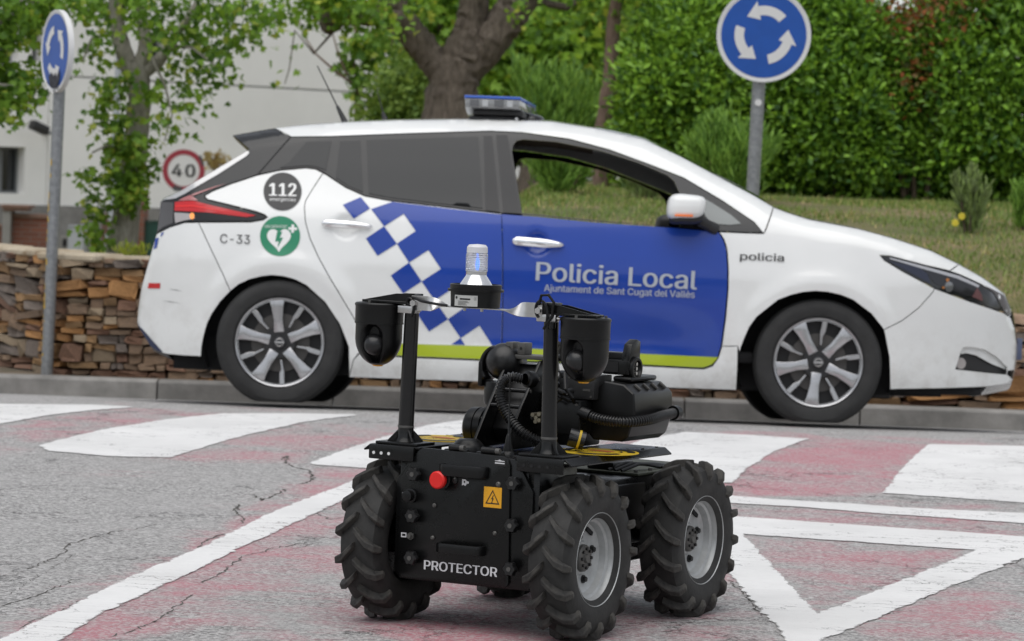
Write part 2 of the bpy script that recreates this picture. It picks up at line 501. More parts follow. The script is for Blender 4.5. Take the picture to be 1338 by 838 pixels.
# ------------------------------------------------------------------ painted markings: thin sheets with worn edges
def make_paint_material():
    m = bpy.data.materials.new('worn white road paint'); m.use_nodes = True
    n, l = nodes(m); b = n['Principled BSDF']; out = n['Material Output']
    tc = n.new('ShaderNodeTexCoord'); vec = tc.outputs['Object']
    e = n.new('ShaderNodeAttribute'); e.attribute_name = 'inside'
    w = noise_node(n, l, vec, 7, 9, .75)
    w2 = noise_node(n, l, vec, 60, 5, .75)
    grain = noise_node(n, l, vec, 330, 3, .75)
    worn = math_node(n, l, 'ADD', math_node(n, l, 'MULTIPLY', w, .45), math_node(n, l, 'ADD', math_node(n, l, 'MULTIPLY', w2, .35), math_node(n, l, 'MULTIPLY', grain, .20)))
    edge = math_node(n, l, 'MULTIPLY', ramp_node(n, l, e.outputs['Fac'], 0.0, .45), .20, True)
    mask = ramp_node(n, l, math_node(n, l, 'ADD', worn, edge), .49, .555)
    big = noise_node(n, l, vec, 1.4, 7, .7)
    tone = mix_node(n, l, ramp_node(n, l, big, .38, .66), (.68, .678, .67), (.80, .798, .79))
    tone = mix_node(n, l, math_node(n, l, 'MULTIPLY', ramp_node(n, l, w2, .58, .74), .5, True), tone, (.40, .395, .385))
    crack = n.new('ShaderNodeMapping'); crack.inputs['Scale'].default_value = (.8, 3.4, 1); l.new(vec, crack.inputs['Vector'])
    vo = n.new('ShaderNodeTexVoronoi'); vo.feature = 'DISTANCE_TO_EDGE'; vo.inputs['Scale'].default_value = 3.6
    tn = n.new('ShaderNodeTexNoise'); tn.inputs['Scale'].default_value = 7; tn.inputs['Detail'].default_value = 6; l.new(vec, tn.inputs['Vector'])
    wv = n.new('ShaderNodeVectorMath'); wv.operation = 'MULTIPLY_ADD'; wv.inputs[1].default_value = (.6, .6, .6)
    l.new(tn.outputs['Color'], wv.inputs[0]); l.new(crack.outputs[0], wv.inputs[2]); l.new(wv.outputs[0], vo.inputs['Vector'])
    ck = math_node(n, l, 'SUBTRACT', 1.0, ramp_node(n, l, vo.outputs['Distance'], .004, .02), True)
    ck = math_node(n, l, 'MULTIPLY', ck, ramp_node(n, l, noise_node(n, l, vec, 1.9, 5), .47, .56), True)
    mask = math_node(n, l, 'SUBTRACT', mask, math_node(n, l, 'MULTIPLY', ck, .75), True)
    l.new(tone, b.inputs['Base Color'])
    b.inputs['Roughness'].default_value = .75
    bp = n.new('ShaderNodeBump'); bp.inputs['Strength'].default_value = .5; bp.inputs['Distance'].default_value = .004
    l.new(grain, bp.inputs['Height']); l.new(bp.outputs[0], b.inputs['Normal'])
    tr = n.new('ShaderNodeBsdfTransparent'); mx = n.new('ShaderNodeMixShader')
    l.new(mask, mx.inputs[0]); l.new(tr.outputs[0], mx.inputs[1]); l.new(b.outputs[0], mx.inputs[2]); l.new(mx.outputs[0], out.inputs['Surface'])
    return m
M_PAINT = make_paint_material()

def subdiv(poly, step):
    out = []
    for i in range(len(poly)):
        a, b = np.array(poly[i]), np.array(poly[(i + 1) % len(poly)])
        k = max(1, int(math.ceil(np.linalg.norm(b - a) / step)))
        out += [tuple(a + (b - a) * t / k) for t in range(k)]
    return out
def fill2d(outer, holes=(), step=.05, bstep=None, extra=()):
    """triangulate a 2D outline with interior points; returns points, triangles, loops of boundary indices"""
    bstep = bstep or step
    loops = [subdiv(outer, bstep)] + [subdiv(h, bstep) for h in holes]
    pts, edges, idx = [], [], []
    for lp in loops:
        b = len(pts); pts += lp; k = len(lp)
        edges += [(b + i, b + (i + 1) % k) for i in range(k)]
        idx.append(list(range(b, b + k)))
    A = np.array(outer)
    lo, hi = A.min(0), A.max(0)
    gx, gy = np.meshgrid(np.arange(lo[0], hi[0], step), np.arange(lo[1], hi[1], step * .87))
    gx = gx + (np.arange(gx.shape[0]) % 2)[:, None] * step / 2
    G = np.stack([gx.ravel(), gy.ravel()], -1)
    if len(extra): G = np.concatenate([G, np.array(extra)])
    ok = poly_inside(G, loops[0])
    for h in loops[1:]: ok &= ~poly_inside(G, h)
    B = np.array(pts)
    G = G[ok]
    if len(G):
        d = np.min(np.hypot(G[:, None, 0] - B[None, :, 0], G[:, None, 1] - B[None, :, 1]), 1)
        G = G[d > min(bstep, step) * .45]
    allp = [Vector(p) for p in pts] + [Vector(p) for p in G]
    vs, _, fs, ov, _, _ = delaunay_2d_cdt(allp, edges, [], 0, 1e-7)
    V = np.array([v[:] for v in vs]); T = np.array([f for f in fs if len(f) == 3])
    C = V[T].mean(1)
    ok = poly_inside(C, loops[0])
    for h in loops[1:]: ok &= ~poly_inside(C, h)
    T = T[ok]
    back = {}
    for i, o in enumerate(ov):
        for q in o: back[q] = i
    return V, T, [[back[i] for i in lp] for lp in idx]

def paint_sheet(name, outer, holes=(), lift=.003, step=.05, rim=.03):
    V, T, loops = fill2d(outer, holes, step, .5)
    B = V[[i for lp in loops for i in lp]]
    d = np.array([np.min(np.hypot(B[:, 0] - x, B[:, 1] - y)) for x, y in V])
    me = mesh_np(name, np.array([(x, y, road_z(y) + lift) for x, y in V]), T, M_PAINT, True)
    a = me.attributes.new('inside', 'FLOAT', 'POINT'); a.data.foreach_set('value', np.clip(d / rim, 0, 1).astype(np.float32))
    return tag(obj(name, me), kind='structure')
def marking(name, px, jag=.003):
    P = subdiv(xy(px), .04)
    paint_sheet(name, [(x + rng.gauss(0, jag), y + rng.gauss(0, jag)) for x, y in P])

marking('crossing_stripe', [(-60, 528), (0, 528.6), (120, 529.5), (183, 532.5), (120, 537), (60, 544), (0, 555), (-60, 563)])
marking('crossing_stripe', [(50, 583), (95, 571), (145, 560), (215, 549), (290, 541), (400, 541), (477, 542.5), (400, 552), (332, 567), (280, 581), (222, 599), (140, 597), (62, 590)])
marking('crossing_stripe', [(399, 607.5), (440, 592), (486, 576), (560, 556), (620, 548), (700, 549), (760, 553), (690, 575), (640, 595), (600, 617), (482, 613)])
marking('crossing_stripe', [(730, 625), (780, 598), (840, 575), (893, 565.5), (960, 568), (1057, 574), (1010, 592), (975, 614), (958, 632), (860, 630)])
marking('crossing_stripe', [(1152, 645), (1180, 610), (1213, 581), (1338, 583.5), (1420, 585), (1420, 663), (1338, 658)])
marking('edge_line', [(900, 640), (963, 649), (1010, 653), (1100, 658), (1180, 664), (1338, 671.5), (1420, 675), (1420, 690), (1338, 685), (1200, 675), (1160, 673), (1040, 663), (963, 659), (900, 655)])
def ring_marking():
    outer = [(930, 672), (965, 676), (1338, 702), (1410, 707), (1338, 730), (1230, 773), (1140, 812), (1074, 838), (1040, 856), (1010, 815), (961, 762), (940, 726)]
    inner = [(971, 699), (1275.5, 720), (1170, 762), (1068, 802.5), (1030, 762)]
    jit = lambda P: [(x + rng.gauss(0, .004), y + rng.gauss(0, .004)) for x, y in subdiv(P, .04)]
    paint_sheet('yield_triangle', jit(xy(outer)), [jit(xy(inner))])
ring_marking()
marking('lane_line', [(-40, 858), (25, 824), (75, 801), (166, 756), (266, 714), (357, 669), (461, 629), (520, 602), (530, 612), (463, 648), (374, 690), (316, 716), (233, 758), (137, 801), (83, 836), (30, 865)])

# longer cracks in the asphalt, followed one by one
def crack(pts, w=.006):
    P = [np.array(on_road(*p)[:2]) for p in pts]
    Q = [P[0]]
    for a, c in zip(P, P[1:]):
        k = max(2, int(np.linalg.norm(c - a) / .02))
        for t in range(1, k + 1): Q.append(a + (c - a) * t / k + (np.array([rng.gauss(0, .005), rng.gauss(0, .011)]) if t < k else 0))
    V, F = [], []
    for i, q in enumerate(Q):
        d = Q[min(i + 1, len(Q) - 1)] - Q[max(i - 1, 0)]; d = d / (np.linalg.norm(d) + 1e-9)
        h = w * .42 * rng.uniform(.25, 1.1) * (1 if 0 < i < len(Q) - 1 else .1)
        for s_ in (-1, 1): V.append((q[0] - d[1] * h * s_, q[1] + d[0] * h * s_, road_z(q[1]) + .0012))
        if i: b_ = 2 * i; F.append((b_ - 2, b_, b_ + 1, b_ - 1))
    tag(obj('road_crack', mesh_np('road_crack', V, F, M_CRACK)), kind='structure')
M_CRACK = mat('dirt in cracks', (.10, .095, .085), .95, var=.4, vscale=30)
Z8 = lambda L: [(x / 2.408, 490 + y / 2.408) for x, y in L]
for L, w in (([(0, 730), (60, 712), (120, 695), (170, 672), (205, 660), (225, 645), (290, 640)], .007), ([(85, 612), (160, 580), (205, 560), (208, 540), (260, 520), (330, 500), (395, 489)], .008), ([(330, 440), (420, 445), (500, 450), (620, 450)], .006),
             ([(420, 487), (500, 470), (545, 468)], .005), ([(735, 430), (752, 408), (742, 438), (765, 450), (760, 468)], .010), ([(800, 378), (822, 396), (850, 385), (880, 372), (905, 360)], .012), ([(885, 268), (905, 255), (897, 275), (930, 292), (975, 302), (988, 330), (940, 345)], .014),
             ([(300, 570), (420, 582), (500, 575)], .005), ([(345, 825), (400, 812), (470, 785), (545, 737), (610, 690)], .007), ([(640, 655), (700, 622), (760, 575), (860, 545), (990, 525)], .008), ([(60, 800), (110, 770), (190, 745), (260, 712), (290, 720)], .007),
             ([(620, 545), (650, 520), (690, 505), (740, 495)], .011), ([(960, 420), (1040, 455), (1085, 450)], .008), ([(30, 690), (110, 640), (180, 600), (240, 560)], .003), ([(150, 430), (250, 438), (330, 436)], .004)):
    crack(Z8(L), w)
Z9 = lambda L: [(860 + x / 2.479, 500 + y / 2.479) for x, y in L]
for L, w in (([(735, 370), (860, 378), (1000, 385), (1185, 395)], .010), ([(760, 415), (800, 425), (860, 432)], .014), ([(640, 790), (760, 735), (880, 690), (1010, 625), (1110, 600), (1185, 570)], .006), ([(900, 820), (960, 822), (1010, 818)], .006), ([(230, 640), (290, 700), (340, 760)], .006)):
    crack(Z9(L), w)

# ------------------------------------------------------------------ ground behind the kerb
GW = 19.18                                             # where the stone wall stands
def wall_y(x):
    y = 19.15 + 0.012 * x - .004 * x * x
    if x < -2.55: y += 1.6 * (-2.55 - x) ** 1.3        # wall bends away at its left end
    return y
def ground_z(x, y):
    t = max(0.0, y - 19.18)
    if x < -.9: k = 0.0
    elif x > .3: k = 1.0
    else: k = (x + .9) / 1.2; k = k * k * (3 - 2 * k)
    zr = .422 + .64 * (1 - math.exp(-t / 2.0)) if t > 0 else .422
    zl = .54 - .034 * min(t, 45)
    if t > 20: zr = zr + (zl - zr) * min(1, (t - 20) / 15)
    return zl * (1 - k) + zr * k
def build_ground():
    m = mat('dry earth and grass', (.10, .115, .035), .95, col2=(.22, .165, .09), vscale=1.3, bump=.6, bscale=25)
    xs = np.concatenate([np.linspace(-120, -6, 20)[:-1], np.linspace(-6, 6, 61), np.linspace(6, 120, 20)[1:]])
    ys = np.concatenate([[-.001, 0], np.linspace(.4, 20, 50), np.linspace(24, 600, 14)])
    V = []
    for j, dy in enumerate(ys):
        for x in xs:
            y = wall_y(max(-4.2, min(6, x))) + .07 + dy
            V.append((x, y, road_z(KERB_Y) if dy < 0 else (ground_z(x, max(y, 19.2)) if y < 60 else ground_z(x, 60))))
    nx, ny = len(xs), len(ys)
    i = np.arange(nx * ny).reshape(ny, nx)
    F = np.stack([i[:-1, :-1], i[:-1, 1:], i[1:, 1:], i[1:, :-1]], -1).reshape(-1, 4)
    tag(obj('embankment', mesh_np('embankment', V, F, m, True)), kind='structure')
    # strip of ground between kerb and wall
    V, F = [], []
    X = np.linspace(-60, 60, 241)
    for k, x in enumerate(X):
        xc = max(-6, min(6, x))
        V += [(x, kerb_y(xc) + .10, road_z(KERB_Y) + .095), (x, kerb_y(xc) + 3.5, road_z(KERB_Y) + .10)]
        if k: b = 2 * k; F.append((b - 2, b, b + 1, b - 1))
    tag(obj('verge', mesh_np('verge', V, F, mat('verge soil', (.17, .13, .09), .95, col2=(.10, .09, .06), vscale=6, bump=.5, bscale=40), True)), kind='structure')
build_ground()
def build_far_trees():
    # the wooded side of the street behind the camera: what the paint and glass mirror
    V, F = [], []
    n, k = 150, 9
    for i in range(n + 1):
        a = math.pi * (1.0 + 1.0 * i / n)                # from the left round behind to the right
        top = 6.5 + 1.8 * math.sin(i * .37) + 1.2 * math.sin(i * .91 + 1)
        for j in range(k + 1):
            t = j / k
            r = 40 + 1.5 * math.sin(i * .7 + j) + 5 * t * t
            V.append((r * 1.25 * math.cos(a), 2 + r * math.sin(a), -.3 + top * t + .4 * math.sin(i * 1.3 + j * 2)))
    for i in range(n):
        for j in range(k): F.append((i * (k + 1) + j, i * (k + 1) + j + 1, (i + 1) * (k + 1) + j + 1, (i + 1) * (k + 1) + j))
    m = mat('distant foliage', (.09, .13, .04), .9, col2=(.03, .05, .015), vscale=.9, bump=1.0, bscale=2, dist=.5)
    tag(obj('far_trees', mesh_np('far_trees', V, F, m, True)), kind='stuff')
build_far_trees()

# ------------------------------------------------------------------ kerb
def build_kerb():
    m = mat('grey kerb concrete', (.27, .26, .245), .85, col2=(.16, .155, .145), vscale=5, bump=.4, bscale=70, objrand=.10, dist=.006)
    root = tag(empty('kerb'), kind='structure')
    x = -7.0
    i = 0
    while x < 7.0:
        L = 1.0
        x0, x1 = x + .004, x + L - .004
        y0, y1 = kerb_y(x0), kerb_y(x1)
        z = road_z(KERB_Y)
        sec = [(0, -.15), (.012, .098), (.030, .110), (.13, .112), (.13, -.15)]
        V = [(x0, y0 + a, z + b) for a, b in sec] + [(x1, y1 + a, z + b) for a, b in sec]
        n = len(sec)
        F = [(k, (k + 1) % n, (k + 1) % n + n, k + n) for k in range(n)] + [tuple(range(n))[::-1], tuple(range(n, 2 * n))]
        MB().add(V, F).build('kerb_stone', m, root, smooth=False, bevel=.006)
        x += L
build_kerb()

# ------------------------------------------------------------------ rubble stone wall, stone by stone
def build_wall():
    cols = [((0.381, 0.235, 0.114), (0.254, 0.153, 0.0763)), ((0.305, 0.203, 0.127), (0.19, 0.134, 0.0951)), ((0.458, 0.242, 0.0951), (0.33, 0.166, 0.0635)),
            ((0.242, 0.197, 0.166), (0.153, 0.127, 0.108)), ((0.394, 0.305, 0.203), (0.267, 0.203, 0.14)), ((0.293, 0.166, 0.108), (0.178, 0.102, 0.0699))]
    ms = [mat('rubble stone %d' % i, a, .85, col2=b, vscale=9, bump=.8, bscale=28, objrand=.28, dist=.01) for i, (a, b) in enumerate(cols)]
    root = tag(empty('stone_wall'), 'low rubble stone retaining wall of brown and ochre stones behind the kerb', 'wall')
    mortar = mat('dark joint', (.10, .078, .055), .95, var=.3, vscale=20)
    def top(x): return .572 if x < -.6 else (.572 - (x + .6) * .10 if x < .8 else .432)
    zb = road_z(KERB_Y) + .09
    # backing
    xs = np.linspace(-4.4, 6.5, 90)
    V, F = [], []
    for k, x in enumerate(xs):
        y = wall_y(x) + .06
        V += [(x, y, zb - .1), (x, y, top(x) - .012), (x, y + .30, top(x) - .012)]
        if k: b = 3 * k; F += [(b - 3, b, b + 1, b - 2), (b - 2, b + 1, b + 2, b - 1)]
    obj('joint_backing', mesh_np('joint_backing', V, F, mortar), root)
    # stone shapes
    shapes = {}
    for mi in range(len(ms)):
        for v in range(5):
            bm = bmesh.new()
            bmesh.ops.create_cube(bm, size=1)
            bmesh.ops.bevel(bm, geom=bm.edges[:], offset=.10, segments=1, affect='EDGES')
            for vv in bm.verts: vv.co += Vector((rng.uniform(-.09, .09), rng.uniform(-.12, .12), rng.uniform(-.11, .11)))
            me = bpy.data.meshes.new('stone'); bm.to_mesh(me); bm.free(); me.materials.append(ms[mi]); shapes[mi, v] = me
    stones, hidden = [], []
    def lay(x0, x1):
        z = zb - .03
        while True:
            h = rng.choice([.036, .046, .06, .078, .10, .115])
            x = x0 - rng.uniform(0, .1)
            while x < x1:
                w = min(.34, max(.035, rng.gauss(.085, .04))) * (1.25 if h > .07 else 1) * (2.3 if x > 1.6 else 1)
                xm = x + w / 2
                tz = top(xm)
                if z < tz - .03:
                    hh = min(h, tz - z) * rng.uniform(.88, 1.06)
                    if h > .07 and rng.random() < .62:          # two small stones instead of one tall
                        k = rng.uniform(.3, .7)
                        stones.append((xm, z + hh * k / 2, w, hh * k)); stones.append((xm, z + hh * (k + 1) / 2, w, hh * (1 - k)))
                    else: stones.append((xm, z + hh / 2, w, hh))
                x += w
            z += h
            if z > .62: break
    lay(-4.3, 6.4)
    vis = []
    for s in stones:
        x, z, w, h = s
        px, py = to_px((x, wall_y(x), z))
        show = -10 < px < 300 or (px > 1308 and px < 1350) or (py > 497 and 300 < px < 1350)
        vis.append((show and -10 < px < 1350, w * h, s))
    vis.sort(key=lambda q: (-q[0], -q[1]))
    rest = MB()
    for k, (show, _, (x, z, w, h)) in enumerate(vis):
        y = wall_y(x); e = .05
        ang = math.atan2(wall_y(x + e) - wall_y(x - e), 2 * e)
        w2 = w * 1.0; slope = math.cos(ang)
        M = Matrix.Translation((x, y + rng.uniform(-.012, .022), z)) @ Matrix.Rotation(ang, 4, 'Z') @ Matrix.Rotation(rng.gauss(0, .09), 4, 'Y') @ Matrix.Diagonal((w2 / max(.25, slope), .16, h * .97, 1))
        me = shapes[rng.choices(range(6), [3, 3.4, 1.9, 2.6, 1.6, 2.2])[0], rng.randrange(5)]
        if show and k < 300: obj('stone', me, root, M)
        else: rest.add([M @ v.co for v in me.vertices], [p.vertices[:] for p in me.polygons])
    tag(rest.build('far_stones', ms[1], root, smooth=False), kind='stuff')
    # coping: flat slabs along the top
    cm = mat('pale coping stone', (.52, .45, .34), .9, col2=(.36, .29, .2), vscale=7, bump=.7, bscale=30, objrand=.15, dist=.01)
    x = -4.3
    while x < 1.2:
        w = rng.uniform(.22, .5); xm = x + w / 2; y = wall_y(xm); e = .05
        ang = math.atan2(wall_y(xm + e) - wall_y(xm - e), 2 * e)
        b = MB().box((0, .10, 0), (w * .985 / max(.3, math.cos(ang)), .34, .045))
        b.build('coping_slab', cm, root, Matrix.Translation((xm, y, top(xm) - .005 + rng.uniform(-.008, .008))) @ Matrix.Rotation(ang, 4, 'Z') @ Matrix.Rotation(rng.gauss(0, .012), 4, 'Y'), smooth=False, bevel=.012, seg=1)
        x += w
build_wall()

# ------------------------------------------------------------------ the police car
BANK, YAW = R(3.9), R(0.8)
c_ex = Vector((math.cos(YAW), -math.sin(YAW), 0))
c_ey0 = Vector((math.sin(YAW), math.cos(YAW), 0))
c_ey = c_ey0 * math.cos(BANK) - Vector((0, 0, 1)) * math.sin(BANK)
c_ez = c_ey0 * math.sin(BANK) + Vector((0, 0, 1)) * math.cos(BANK)
TRACK = .77
car_o = at(364, 531.0, 16.3) + c_ey * TRACK            # ground under the middle of the rear axle
CAR_M = frame(car_o, c_ex, c_ey, c_ez)
CAR_I = CAR_M.inverted()
def lerp_tab(tab):
    xs = np.array([t[0] for t in tab]); ys = np.array([t[1] for t in tab])
    X = np.linspace(xs[0], xs[-1], 400); Y = np.interp(X, xs, ys)
    k = 14; ker = np.hanning(2 * k + 1); ker /= ker.sum()
    Y = np.convolve(np.pad(Y, k, mode='reflect', reflect_type='odd'), ker, 'valid')
    return lambda v: np.interp(v, X, Y)
W_Z = lerp_tab([(.0, .74), (.15, .80), (.22, .835), (.30, .85), (.42, .862), (.60, .885), (.72, .893), (.80, .885), (.90, .868), (.98, .85), (1.05, .815), (1.2, .75), (1.35, .68), (1.45, .63), (1.52, .59), (1.6, .55)])
W_X = lerp_tab([(-.95, .40), (-.72, .66), (-.60, .81), (-.45, .91), (-.25, .955), (.0, .985), (.4, 1), (2.4, 1), (2.8, .99), (3.05, .955), (3.25, .90), (3.40, .83), (3.52, .745), (3.62, .64), (3.72, .50), (3.85, .36)])
WHEEL_X = [0.0, 2.66]
def w_base(x, z):
    w = W_Z(z) * W_X(x)
    for wx in WHEEL_X:                                 # flared arches
        r = np.hypot(np.asarray(x) - wx, np.asarray(z) - .32)
        w = w + .016 * np.exp(-((r - .385) / .055) ** 2)
    m = np.exp(-((np.asarray(z) - .38) / .10) ** 2) * np.clip((np.asarray(x) - .5) / .3, 0, 1) * np.clip((2.15 - np.asarray(x)) / .3, 0, 1)
    return w - .022 * m                                # scooped lower doors
SIL_TOP = [(304, 177), (359, 167.5), (400, 163), (455, 159.5), (514.6, 157.3), (606, 156), (660, 156.8), (720, 158.8), (778.5, 168), (840.8, 182), (889, 204.4),
           (937.7, 230.4), (986, 256), (1000, 264.5), (1009, 270), (1030, 278), (1057.6, 286.5), (1122.5, 298.8), (1167, 311), (1216, 327), (1252.4, 345.0), (1285, 363.7), (1313, 385), (1322, 406)]
RIN = .075
def ray_local(px, py):
    d = ray(px, py)
    return CAR_I @ CAM, CAR_I.to_3x3() @ d
def to_side(px, py, wf):
    o, d = ray_local(px, py)
    w = .85
    for _ in range(40):
        t = (-w - o.y) / d.y
        x, z = o.x + d.x * t, o.z + d.z * t
        w = w * .5 + .5 * float(wf(x, z))
    return x, z
_top = [to_side(px, py, lambda x, z: w_base(x, z) - RIN) for px, py in SIL_TOP]
_tx = np.array([p[0] for p in _top]); _tz = np.array([p[1] for p in _top])
DIMPLES = []
def side_w(x, z):
    x = np.asarray(x, float); z = np.asarray(z, float)
    d = np.interp(x, _tx, _tz) - z
    w = w_base(x, z) - RIN * np.clip(1 - d / .09, 0, 1.2) ** 2
    for (dx, dz, r, dep) in DIMPLES:
        w = w - dep * np.exp(-(((x - dx) ** 2 + (z - dz) ** 2) / r ** 2) ** 2)
    return w
def px2car(px, py): return to_side(px, py, side_w)
def C2(pts): return [px2car(*p) for p in pts]
def side_pt(px, py, off=0.0):
    x, z = px2car(px, py)
    return Vector((x, -float(side_w(x, z)) - off, z))

car = tag(empty('police_car', CAR_M), 'white police hatchback with blue side livery parked behind the robot', 'police car')

def panel(name, px, m, holes=(), off=0.0, thick=.02, step=.03, bstep=.03, gap=.0022, both=True, extra=(), parent=None, label=None):
    parent = parent or car
    outer = C2(px)
    A = np.array(outer)
    area = np.sum(A[:, 0] * np.roll(A[:, 1], -1) - np.roll(A[:, 0], -1) * A[:, 1])
    if area < 0: outer = outer[::-1]
    outer = subdiv(outer, bstep)
    hol = [subdiv(C2(h), bstep) for h in holes]
    if gap:                                            # leave a shut line
        B = np.array(outer); nx = np.roll(B, -1, 0) - np.roll(B, 1, 0)
        nx = np.stack([-nx[:, 1], nx[:, 0]], -1); nx /= np.linalg.norm(nx, axis=1)[:, None] + 1e-9
        outer = [tuple(p) for p in B + nx * gap]
    V, T, loops = fill2d(outer, hol, step, 1.0, extra)
    w = side_w(V[:, 0], V[:, 1]) + off
    P = np.stack([V[:, 0], -w, V[:, 1]], -1)
    F = [tuple(t) for t in T]
    verts = [tuple(p) for p in P]
    if thick:
        for lp in loops:
            b = len(verts)
            verts += [(P[i][0], P[i][1] + thick, P[i][2]) for i in lp]
            k = len(lp)
            F += [(lp[i], lp[(i + 1) % k], b + (i + 1) % k, b + i) for i in range(k)]
    out = []
    for s in ((1, -1) if both else (1,)):
        b = MB(); b.add([(x, y * s, z) for x, y, z in verts], [f if s > 0 else f[::-1] for f in F])
        o = b.build(name, m, parent, ang=50)
        if label and s > 0: o['label'] = label
        out.append(o)
    return out
def decal(name, px, m, off=.0035, step=.03, both=False, holes=(), parent=None, bstep=.025):
    step = min(step, .03); bstep = min(bstep, .03)
    return panel(name, px, m, holes, off, 0, step, bstep, 0, both, parent=parent)[0]
def circle_px(cx, cy, r, n=40, ry=None): return [(cx + r * math.cos(2 * math.pi * i / n), cy + (ry or r) * math.sin(2 * math.pi * i / n)) for i in range(n)]
def car_text(name, s, p0, p1, cap, m, off=.0052, bold=.02, spacing=1.0, parent=None, strike=0):
    V, T = text_mesh(s, bold, spacing)
    d = np.array(p1, float) - np.array(p0, float); L = np.linalg.norm(d); e = d / L; u = np.array((e[1], -e[0]))
    Vs, Ts = [], []
    for k, dx in enumerate((0, -strike, strike) if strike else (0,)):      # heavier strokes: the same glyphs struck again a hair to the side
        Vs += [tuple(side_pt(*(np.array(p0) + e * (L * a + dx) + u * cap * b), off + .0003 * k)) for a, b in V]; Ts.append(T + k * len(V))
    return obj(name, mesh_np(name, Vs, np.concatenate(Ts), m), parent or car)

h1 = px2car(702, 318); h2 = px2car(452, 296)
DIMPLES += [(h1[0], h1[1], .052, .022), (h2[0], h2[1], .052, .020)]
ext = [(h[0] + a, h[1] + b) for h in (h1, h2) for a in np.arange(-.075, .08, .0125) for b in np.arange(-.075, .08, .0125)]

# --- outlines measured on the photograph
DLO_OUT = [(304, 177), (359, 168.3), (381, 179.3), (434, 178.6), (540, 174.6), (640.7, 171.6), (681.5, 173.3), (744, 182), (796, 195.8), (848, 215), (893, 232.5), (944.6, 263), (986, 291), (996.5, 304.5),
           (975, 304), (938, 302.4), (882, 297), (778.5, 290), (702, 282.4), (655.6, 279), (583, 270.5), (509, 262), (477, 256), (451.6, 244.7), (425.8, 227.5), (414, 221), (400, 219.3), (366, 222.3),
           (336.5, 228.5), (300, 240.5), (277.5, 249.6), (267.5, 255), (268, 259), (272, 261.8), (295, 267.2), (334.8, 277.2), (346, 281.5), (349, 284), (343, 287), (327.6, 289.6), (259.5, 290), (241.6, 290.4), (222, 296.4), (204.5, 305), (208.3, 280), (210.3, 262.6),
           (218, 258.4), (236, 250.3), (324, 197.2), (325, 194.5)]
WIN = [(669, 199), (670.5, 190), (675, 184), (684, 182.3), (726.5, 185.4), (785.4, 197.5), (834, 213), (872, 229), (881, 237), (888, 253), (889, 264), (888, 297.4), (882, 296.6), (778.5, 288), (702, 280.6), (682, 278.6)]
inward = lambda pts: pts
panel('black_window_trim', DLO_OUT, M_GLOSSBLACK, [WIN])
ROOFSIDE = [(359, 167.7), (400, 163.2), (455, 159.7), (514.6, 157.5), (606, 156.2), (660, 157), (720, 159), (778.5, 168.2), (840.8, 182.2), (889, 204.6), (937.7, 230.6), (986, 256.2), (1000, 264.7), (1010, 270.6), (1000, 300), (997.5, 304.5), (986, 290.5), (944.6, 262.5), (893, 232),
            (848, 214.5), (796, 195.3), (744, 181.4), (681.5, 172.8), (640.7, 171), (540, 174), (434, 178), (381, 178.7)]
panel('roof_side', ROOFSIDE, M_WHITE, gap=.001)
DOORCUT = [(421.8, 226.5), (408, 248), (399.5, 262), (397.7, 270), (399, 290), (405, 311.6), (416, 336), (429.5, 360.5), (466, 421.7), (470, 440), (470, 460)]
REAR_DOOR = [(421.8, 226.8), (425.8, 228.4), (451.6, 245.4), (477, 256.7), (509, 262.7), (583, 271.2), (655.2, 279.6), (657, 330), (657, 400), (655.2, 471.8), (630, 470.4), (525, 465.8), (470, 461)] + DOORCUT[::-1][1:-1]
panel('door', REAR_DOOR, M_WHITE, extra=ext, label='rear passenger door in white and blue with a checker edge')
FRONT_DOOR = [(655.2, 279.6), (702, 283), (778.5, 290.6), (882, 297.6), (939, 303), (945, 313), (949, 325), (950.8, 351), (950.6, 378), (947.5, 414), (942.4, 452.5), (937.5, 467.5), (930, 477.5), (919.5, 481.5), (900, 480.6), (833, 477), (655.2, 471.8), (657, 400), (657, 330)]
panel('door', FRONT_DOOR, M_BLUE, extra=ext, label='blue front door lettered Policia Local with its window down')
QUARTER = [(259.5, 291), (327.6, 290.6), (344, 287.8), (350, 284), (346, 280.6), (334.8, 276.4), (295, 266.4), (272, 260.9), (268.6, 258.6), (268.4, 255.6), (277.5, 250.4), (300, 241.4), (336.5, 229.3), (366, 223), (400, 220), (413, 221.6)] + DOORCUT + \
          [(462, 470), (456.4, 493), (455.4, 453.5), (444, 424), (424.6, 394.8), (400, 372.8), (385, 365.3), (370.7, 361.5), (355, 360), (341.4, 361.5), (326, 365.3), (312, 371.8), (301, 380.5), (292, 360)]
panel('rear_wing', QUARTER, M_WHITE)
RBUMP = [(204.6, 306), (222, 297.2), (241.6, 291.2), (259.5, 291), (292, 360), (301, 380.5), (287.5, 394.8), (277, 410), (270.4, 424), (266, 440), (263.5, 453.5), (262.5, 466), (240, 465), (219, 463), (212, 461.5), (197, 452), (179.9, 424), (178.9, 420), (181, 400), (185, 375), (194.5, 341), (202, 314)]
panel('rear_bumper', RBUMP, M_WHITE)
SILL = [(456.4, 493.2), (462, 470), (470, 462), (525, 466.8), (630, 471.4), (655.2, 472.8), (833, 478), (900, 481.6), (919.5, 482.5), (931, 478.5), (938.5, 468), (943.4, 452.5), (964, 452.5), (964, 471), (962, 510), (940, 509.3), (800, 504.5), (640, 499.5), (480, 494)]
